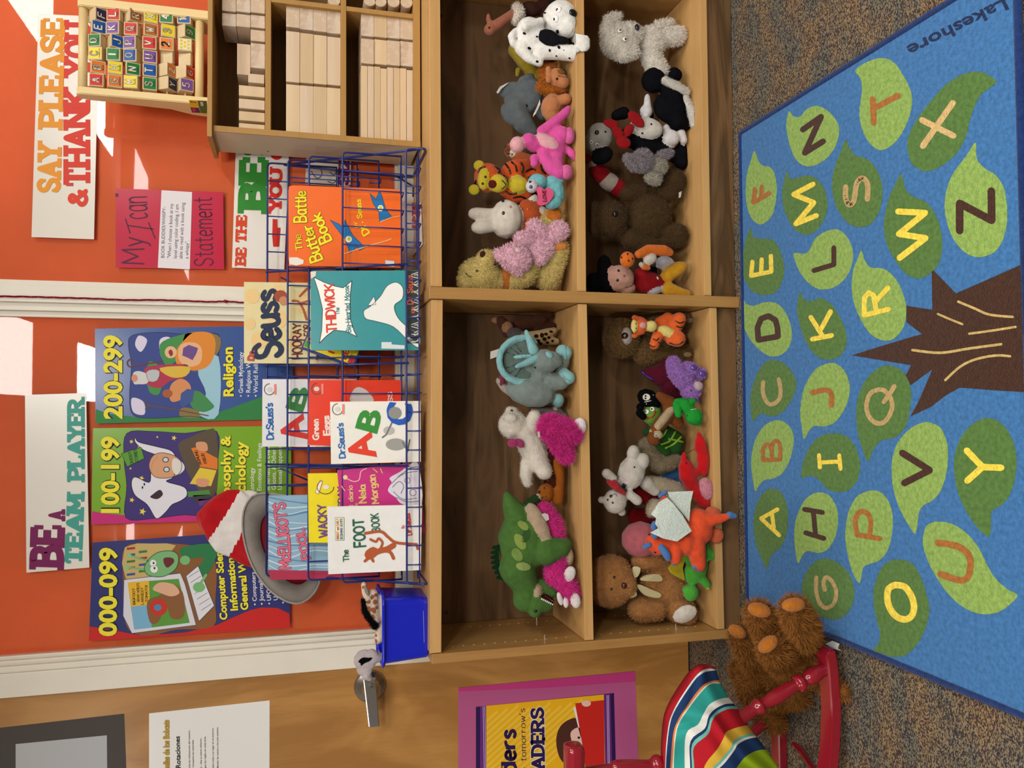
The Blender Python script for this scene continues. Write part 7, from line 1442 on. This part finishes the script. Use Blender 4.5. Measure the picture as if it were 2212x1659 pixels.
t.grow('body', [('#d05a22', [('e', 1395, 265, 62, 68, 0, 0, 60), ('e', 1570, 300, 85, 66, 20, 10, 60), [(1520, 330, 40, -10), (1495, 395, 34, -30)], [(1530, 240, 34, 10), (1590, 205, 34, -10)], [(1640, 270, 52, -20), (1665, 220, 50, -60)], [(1620, 350, 54, -20), (1655, 355, 58, -60)], ('e', 1362, 208, 20, 18), ('e', 1362, 332, 20, 18)]),
    ('#cdbb6e', [('e', 1475, 268, 42, 40, 0, -45, 36), ('e', 1358, 268, 22, 48, 0, -42, 20), ('e', 1580, 305, 70, 34, 25, -48, 24)])])
t.button('nose', 1420, 262, 26, '#c98c8a', .6, r2=30, glossy=False); t.eye(1372, 250, 5); t.eye(1372, 282, 5)
for p in ([(1325, 240), (1335, 280), (1355, 318)], [(1640, 230), (1670, 245), (1700, 235)], [(1645, 265), (1675, 275), (1705, 262)], [(1600, 380), (1650, 392), (1695, 372)], [(1620, 408), (1655, 412), (1685, 402)], [(1490, 355), (1510, 365), (1525, 350)], [(1520, 375), (1535, 385)], [(1465, 395), (1480, 405), (1500, 405)], [(1430, 305), (1450, 315)]): t.line('stripe', p, 9, '#1a120e')
t = Toy('maroon_seal', 'dark maroon velvet plush with blue trimmed fin next to the shaggy bear', Z3, .10, 'LB', group=G4)
t.grow('body', [('#4e0c20', [[(1425, 578, 18, 0), (1480, 590, 48, 0), (1550, 600, 86, 0)], ('e', 1600, 650, 85, 100, 15, 0, 80), [(1560, 530, 40, 10), (1600, 530, 40, 10)], [(1600, 700, 60, 0), (1680, 740, 40, 0)]])]); t.line('blue_trim', [(1405, 572), (1425, 590), (1450, 610), (1490, 632)], 12, '#1c2c8c'); t.eye(1614, 712, 7)
t = Toy('lilac_unicorn', 'lilac fluffy plush unicorn with glittery hooves tipped on its head', Z3, .03, 'LB', group=G4)
t.grow('body', [('#9468b0', [[(1625, 520, 44, 20), (1650, 580, 60, 10), (1690, 620, 70, 0)], ('e', 1745, 700, 70, 72, 0, -10, 60), [(1710, 560, 46, -10), (1750, 560, 40, -30)], [(1790, 600, 40, 0), (1810, 590, 36, -20)], [(1700, 640, 60, 0)]])]); t.fur(.006, 6000, '#a47ac0')
for x, y in ((1768, 550), (1826, 590)): t.button('hoof', x, y, 24, mat('glitter_violet', '#6a58a8', rough=.3, metal=.6, noise=.4, nscale=600), .6, r2=30)
t.grow('muzzle', [('#b09aa0', [('e', 1792, 676, 38, 34, 0, -62, 30)])], main=False); t.eye(1748, 708, 7)
hn = t.grow('horn', [('#5c3f92', [[(1772, 745, 16, -20), (1798, 780, 6, -24)]])], main=False)
t = Toy('green_dinosaur', 'small bright green plush dinosaur hanging head down by the lilac unicorn', Z3, .025, 'LB', group=G4)
t.grow('body', [('#1f8c30', [('e', 1768, 885, 64, 60, 0, -20, 52), [(1740, 850, 46, 0), (1700, 800, 46, 0), (1655, 785, 26, 0)], [(1650, 800, 30, 0), (1660, 870, 24, -10)], [(1735, 790, 30, -10), (1760, 775, 22, -20)], [(1790, 920, 30, -10)]])]); t.line('mouth', [(1745, 838), (1790, 832), (1820, 845)], 6, '#cfe0c8'); t.eye(1722, 878, 6)
t = Toy('pirate_frog', 'green plush frog in black skull hat and striped suit, wide red grin', Z3, .115, 'LB', group=G4)
t.grow('body', [('#5c8c28', [('e', 1480, 870, 66, 78, 10, 0, 55)]), ('#1f4a1c', [('e', 1500, 980, 60, 60, 0, 20, 50), [(1560, 1000, 66, 0), (1630, 1040, 66, 0), (1640, 1090, 50, -10)], [(1540, 1080, 50, 0), (1570, 1120, 42, 0)], [(1440, 990, 24, 20)]])])
for q in ([(1520, 1040), (1560, 1010), (1580, 970)], [(1540, 1075), (1600, 1050), (1640, 985)], [(1570, 1100), (1630, 1070), (1680, 1020)], [(1590, 1035), (1640, 1045), (1690, 1058)]): t.line('lime_stripe', q, 17, '#7aa22c')
h = t.grow('hat', [('#0d0d10', [('e', 1455, 760, 82, 62, 28, -10, 46), [(1395, 860, 24, -20), (1420, 885, 22, -24)], [(1400, 820, 26, 0)], [(1500, 800, 40, -10)]])], main=True, label='black pirate hat')
t.spot('skull', 1442, 752, 25, 22, '#cfcbc0', off=.002); t.line('crossbone', [(1440, 800), (1490, 735)], 7, '#cfcbc0', smooth=0); t.line('crossbone', [(1475, 775), (1430, 785)], 7, '#cfcbc0', smooth=0); t.spot('socket', 1436, 745, 6, 6, '#101010', off=.003); t.spot('socket', 1436, 760, 6, 6, '#101010', off=.003)
for x, y in ((1447, 852), (1482, 834)): t.button('eye_white', x, y, 19, '#d8d8d0', .5, lift=4); t.button('eye', x-4, y+2, 7, '#101010', .8, lift=14)
t.line('mouth', [(1440, 895), (1480, 885), (1505, 850)], 13, '#a01c18')
t.patch('silver_buckle', [(1595, 930), (1650, 955), (1655, 975), (1610, 960)], None, m=mat('silver_cloth', '#b8b8b4', rough=.25, metal=.8), off=.003)
t = Toy('brown_weasel', 'slim brown and cream plush lying across the pirate frog', Z3, .06, 'LB', group=G4)
t.grow('body', [('#6e3c18', [[(1530, 740, 26, 0), (1600, 790, 50, 0), (1600, 870, 44, 0), (1540, 930, 50, 0), (1500, 980, 40, -10)], ('e', 1495, 1030, 50, 55, 0, -20, 45), [(1640, 900, 50, 20), (1660, 930, 40, 20)]]), ('#a89272', [[(1610, 840, 26, -36), (1560, 900, 28, -40), (1520, 950, 24, -40)], ('e', 1520, 1010, 34, 28, 0, -52, 20), [(1475, 985, 12, -20), (1485, 1030, 10, -30)]])])
t.eye(1507, 1014, 8, white='#8cb4c0'); t.button('nose', 1528, 1048, 8, '#14100e', .7)
t = Toy('beige_lamb', 'beige curly plush lying behind the red lobster', Z4, .12, 'LB', group=G4)
t.grow('body', [('#86775f', [[(1450, 10, 60, 0), (1530, 70, 66, 0), (1600, 60, 56, 0), (1640, 40, 40, 0)], [(1440, -60, 50, 0), (1480, 20, 50, 0)]])]); t.fur(.005, 4000, '#92836a')
t = Toy('cream_goose', 'limp cream plush draped between white bear and lobster', Z4, .095, 'LB', group=G4)
t.grow('body', [('#a89b84', [[(1450, 200, 48, 0), (1540, 215, 56, 0), (1640, 250, 60, 0), (1690, 300, 56, 0)], [(1500, 360, 54, 10), (1480, 400, 40, 10), (1600, 340, 60, 10)]])]); t.fur(.004, 3500, '#b3a68f')
t = Toy('blue_cloth_toy', 'bit of blue cotton plush showing behind the red lobster', Z4, .15, 'LB', group=G4)
t.grow('body', [('#2f5e94', [('e', 1610, 130, 80, 60, 10, 0, 50), ('e', 1690, 180, 90, 60, 0, 0, 50)])])
t = Toy('red_lobster', 'bright red velvet lobster with raised claw at the shelf edge', Z4, .035, 'LB', group=G4)
t.grow('body', [('#b80f16', [('e', 1715, 110, 58, 80, -10, 0, 48), [(1720, 150, 60, 0), (1760, 230, 50, 0), (1830, 330, 48, 0), (1870, 350, 36, 0)], [(1700, 40, 24, -10), (1700, 0, 12, -14)], ('e', 1828, 40, 46, 125, -4, -30, 30), [(1822, -60, 34, -34), (1800, -130, 16, -36)], [(1788, -90, 14, -30), (1796, -30, 26, -30)], [(1780, 130, 30, -20)]])])
t.eye(1712, 65, 8); t.line('antenna', [(1712, 40), (1722, 0), (1738, -30)], 4, '#1a0808')
t = Toy('pale_pink_pompom', 'fluffy pale pink pompom toy squeezed below the lobster claw', Z4, .02, 'LB', group=G4)
t.grow('body', [('#cf8c9c', [('e', 1845, 240, 48, 72, -10, 0, 44)])]); t.fur(.004, 2600, '#dc9cac')
t = Toy('dark_red_toy', 'dark red plush half buried under the white bear', Z4, .15, 'LB', group=G4)
t.grow('body', [('#74080e', [[(1400, 280, 60, 0), (1460, 290, 64, 0), (1500, 330, 50, 0)], [(1370, 430, 64, 10), (1450, 430, 56, 10), (1560, 430, 60, 10), (1640, 430, 60, 10)]])])
t = Toy('white_flag_bear', 'small white plush bear with flag patch and red ribbon lying upside down', Z4, .075, 'LB', group=G4)
t.grow('body', [('#bcb5ac', [('e', 1340, 130, 98, 125, 15, 0, 85), ('e', 1228, 325, 84, 88, 0, -10, 72), [(1215, 170, 30, -20), (1170, 135, 34, -20)], [(1330, 280, 30, -30), (1380, 320, 34, -40)], [(1135, 315, 24, 0)], [(1275, 398, 28, 0)], [(1350, 0, 44, -30), (1355, -20, 40, -30)], [(1415, 60, 46, -40), (1418, 40, 46, -40)], [(1500, 250, 40, 40), (1440, 200, 50, 30)]])])
t.button('nose', 1200, 290, 12, '#0e0c0c', .6); t.eye(1178, 315, 8); t.eye(1212, 335, 8); t.line('mouth', [(1200, 290), (1228, 275), (1240, 290)], 4, '#2a2020'); t.eye(1360, 92, 7)
t.grow('ribbon', [('#a01e2c', [[(1190, 200, 12, -50), (1240, 235, 20, -80), (1290, 270, 12, -70)], [(1222, 190, 12, -50), (1245, 230, 14, -85)], [(1180, 188, 10, -40), (1215, 205, 12, -60)]])], main=False, label='red satin ribbon')
c = [(1268, 155), (1322, 190), (1292, 243), (1240, 200)]
def lp(u, v): return tuple(c[0][k]*(1-u)*(1-v)+c[1][k]*u*(1-v)+c[2][k]*u*v+c[3][k]*(1-u)*v for k in (0, 1))
t.patch('flag_patch', [lp(0, 0), lp(1, 0), lp(1, 1), lp(0, 1)], '#c9bcb4', off=.0016, smooth=0)
for k in range(5): t.line('flag_stripe', [lp((k+.5)/5*.9, 0.02), lp((k+.5)/5*.9, .98)], 5, '#a03038', smooth=0)
t.patch('flag_canton', [lp(.55, .45), lp(1, .45), lp(1, 1), lp(.55, 1)], '#24345c', off=.0024, smooth=0)
t = Toy('pink_octopus', 'round dusty pink velvety plush head beneath the orange dragon', Z4, .09, 'LB', group=G4)
t.grow('body', [('#a85860', [('e', 1400, 585, 138, 130, 0, 0, 110), ('e', 1500, 600, 90, 110, 0, 10, 90), ('e', 1640, 620, 100, 90, 0, 10, 80)])]); t.eye(1460, 552, 7)
t = Toy('green_dragon', 'lime green plush dragon with yellow wing under the orange dragon', Z4, .035, 'LB', group=G4)
t.grow('body', [('#4aa236', [('e', 1780, 790, 80, 120, 25, 10, 65), ('e', 1745, 950, 55, 60, 0, 0, 50), [(1720, 930, 34, 0)], [(1840, 690, 40, -20), (1920, 690, 38, -40)], [(1820, 850, 30, -20), (1855, 895, 26, -30)], [(1740, 700, 60, 20), (1820, 640, 60, 20)]]), ('#c9b81c', [[(1860, 912, 16, -34)]])])
t.slabp('wing', [(1592, 780, -30), (1640, 725, -20), (1700, 660, 0), (1712, 700, 0), (1690, 780, 0), (1705, 868, 0), (1650, 840, -20), (1610, 815, -30)], 12, '#c4b412', label='yellow felt wing')
t = Toy('orange_dragon', 'bright orange plush dragon with silver wings sticking out over the shelf edge', Z4, -.005, 'LB', group=G4)
OD = '#e0502a'
t.grow('body', [(OD, [('e', 1800, 500, 105, 140, -10, 20, 85), [(1700, 620, 80, 10), (1600, 620, 60, 20), (1520, 630, 66, 20)], ('e', 1480, 610, 50, 60, 0, 10, 45), [(1780, 640, 70, -10), (1800, 760, 52, -30)], [(1640, 640, 44, -20), (1640, 720, 40, -40)], [(1870, 450, 50, -20), (1940, 445, 34, -60), (2005, 425, 20, -80)], [(1560, 305, 24, -20), (1553, 320, 20, -20)]]),
    ('#c8603c', [('e', 1920, 560, 55, 60, 20, 10, 30), ('e', 1900, 400, 60, 40, 20, 15, 30)])])
for q in ([(2010, 420, 24, -82), (2045, 425, 16, -88)], [(1545, 640, 22, -50), (1580, 690, 26, -60), (1590, 715, 18, -60)], [(1430, 636, 14, -30), (1460, 622, 16, -30)], [(1498, 480, 20, -20), (1495, 500, 22, -20)], [(1500, 560, 22, -30)], [(1570, 265, 14, -20), (1535, 290, 12, -20)], [(1770, 775, 12, -50), (1800, 792, 14, -50), (1822, 790, 10, -50)], [(1630, 752, 12, -40)]): t.grow('horn', [('#4a78b4', [q])], main=False, label='blue velvet tip')
t.eye(1502, 674, 9)
SV = mat('silver_wing', '#e2ece6', rough=.3, metal=.15, noise=.14, nscale=260, bump=.6, bscale=300)
t.slabp('wing', [(1582, 300, -90), (1530, 330, -88), (1475, 415, -85), (1510, 440, -90), (1505, 480, -92), (1525, 510, -95), (1470, 540, -85), (1560, 580, -92), (1652, 600, -90), (1752, 528, -75), (1690, 420, -80), (1625, 340, -88)], 8, SV, label='shiny silver wing')
t.slabp('wing', [(1590, 262, -60), (1680, 258, -58), (1762, 255, -56), (1745, 330, -50), (1735, 465, -40), (1690, 410, -50), (1640, 350, -58), (1600, 300, -60)], 8, SV, label='shiny silver wing')
t = Toy('tan_bear', 'soft tan plush bear with cream ribbon bow sitting at the left end', Z4, .10, 'LB', group=G4)
TN = '#a2703f'
t.grow('body', [(TN, [('e', 1195, 870, 170, 185, 0, 0, 130), ('e', 1300, 900, 72, 85, 0, -85, 62), ('e', 1560, 900, 170, 165, 0, 15, 110), [(1400, 1060, 84, -10), (1500, 1060, 82, -20)], [(1640, 1050, 90, -10), (1700, 1085, 92, -40)], [(1400, 740, 60, -10), (1500, 740, 62, -10), (1580, 780, 52, -20)]])])
t.fur(.0055, 14000, '#ae7c4a', droop=.1)
t.button('nose', 1290, 900, 24, '#3c1c18', .6, r2=22); t.eye(1222, 843, 11); t.eye(1203, 925, 10); t.line('mouth', [(1290, 905), (1325, 920)], 4, '#2a1410', smooth=0)
t.grow('foot_sole', [('#d4ccc2', [('e', 1705, 1095, 88, 58, -25, -118, 24)])], main=False, label='white foot sole')
RB_ = mat('cream_ribbon', '#b8ad82', rough=.3, spec=.5, sheen=.2)
for q in ([(1400, 860, -110), (1440, 830, -120), (1530, 825, -122), (1548, 870, -118), (1450, 870, -120)], [(1380, 905, -112), (1400, 895, -118), (1470, 925, -122), (1540, 955, -120), (1525, 985, -116), (1430, 965, -118)], [(1350, 775, -80), (1400, 780, -100), (1390, 830, -100), (1360, 845, -96)], [(1335, 985, -90), (1375, 970, -100), (1370, 940, -104), (1345, 950, -96)]): t.slabp('ribbon', q, 8, RB_, label='cream satin ribbon loop', smooth=3)
# ---------------------------------------------------------------- floor
Z5 = (1380, 1180, .37613)
t = Toy('floor_bear', 'shaggy dark brown plush bear lying upturned on the carpet by the rug', Z5, -.2, None, zfloor=.0105, hz=True)
SB = '#7a4e22'
t.grow('body', [(SB, [[(690, 392, 72, .19), (740, 480, 82, .15), (820, 590, 95, .08)], [(890, 368, 70, .17), (930, 450, 82, .13), (955, 550, 80, .06)], [(590, 520, 70, .16), (640, 610, 74, .13), (710, 710, 92, .07)], [(768, 580, 84, .165), (820, 640, 92, .11), (880, 690, 100, .06)],
    ('e', 850, 720, 150, 160, 20, .05, 80), ('e', 670, 820, 115, 120, 10, .055, 90), [(560, 700, 44, .07), (610, 760, 70, .06)], [(700, 930, 80, .04), (790, 1010, 60, .035)], [(1000, 720, 80, .03), (1100, 790, 56, .018), (1180, 840, 36, .014)], [(1000, 620, 50, .03), (1040, 680, 60, .025)], [(800, 860, 80, .04), (920, 860, 60, .035)]])], vox=.0045)
t.fur(.013, 26000, '#8c5a28', width=.0022)
for x, y, a, b, g_, h_ in ((692, 366, 62, 38, 12, .222), (888, 336, 58, 34, -8, .202), (566, 490, 54, 36, 25, .192), (742, 562, 60, 36, -38, .205)):
    t.grow('foot_sole', [('#a8641e', [('e', x, y, a, b, g_, h_, 40)])], main=False, label='orange brown velvet sole')
t.button('eye', 590, 668, 9, '#200c08', .7, lift=14)
t = Toy('white_paper_tag', 'small white folded paper lying on the rug edge by the rocker tip', Z5, -.36, None, cat='paper')
c = [atZ(1380+.37613*x, 1180+.37613*y, .0165) for x, y in ((1070, 560), (1110, 543), (1152, 560), (1140, 585), (1160, 600), (1105, 585))]
o = mesh_obj('white_paper_tag', [p-c[0] for p in c]+[p-c[0]-Vector((0, 0, .001)) for p in c], [tuple(range(6)), tuple(reversed(range(6, 12)))]+[(i, (i+1) % 6, (i+1) % 6+6, i+6) for i in range(6)], ink('#dde0e4')); o.location = c[0]
tag(o, 'small white folded paper lying on the rug edge by the rocker tip', 'paper')
bpy.context.view_layer.update()
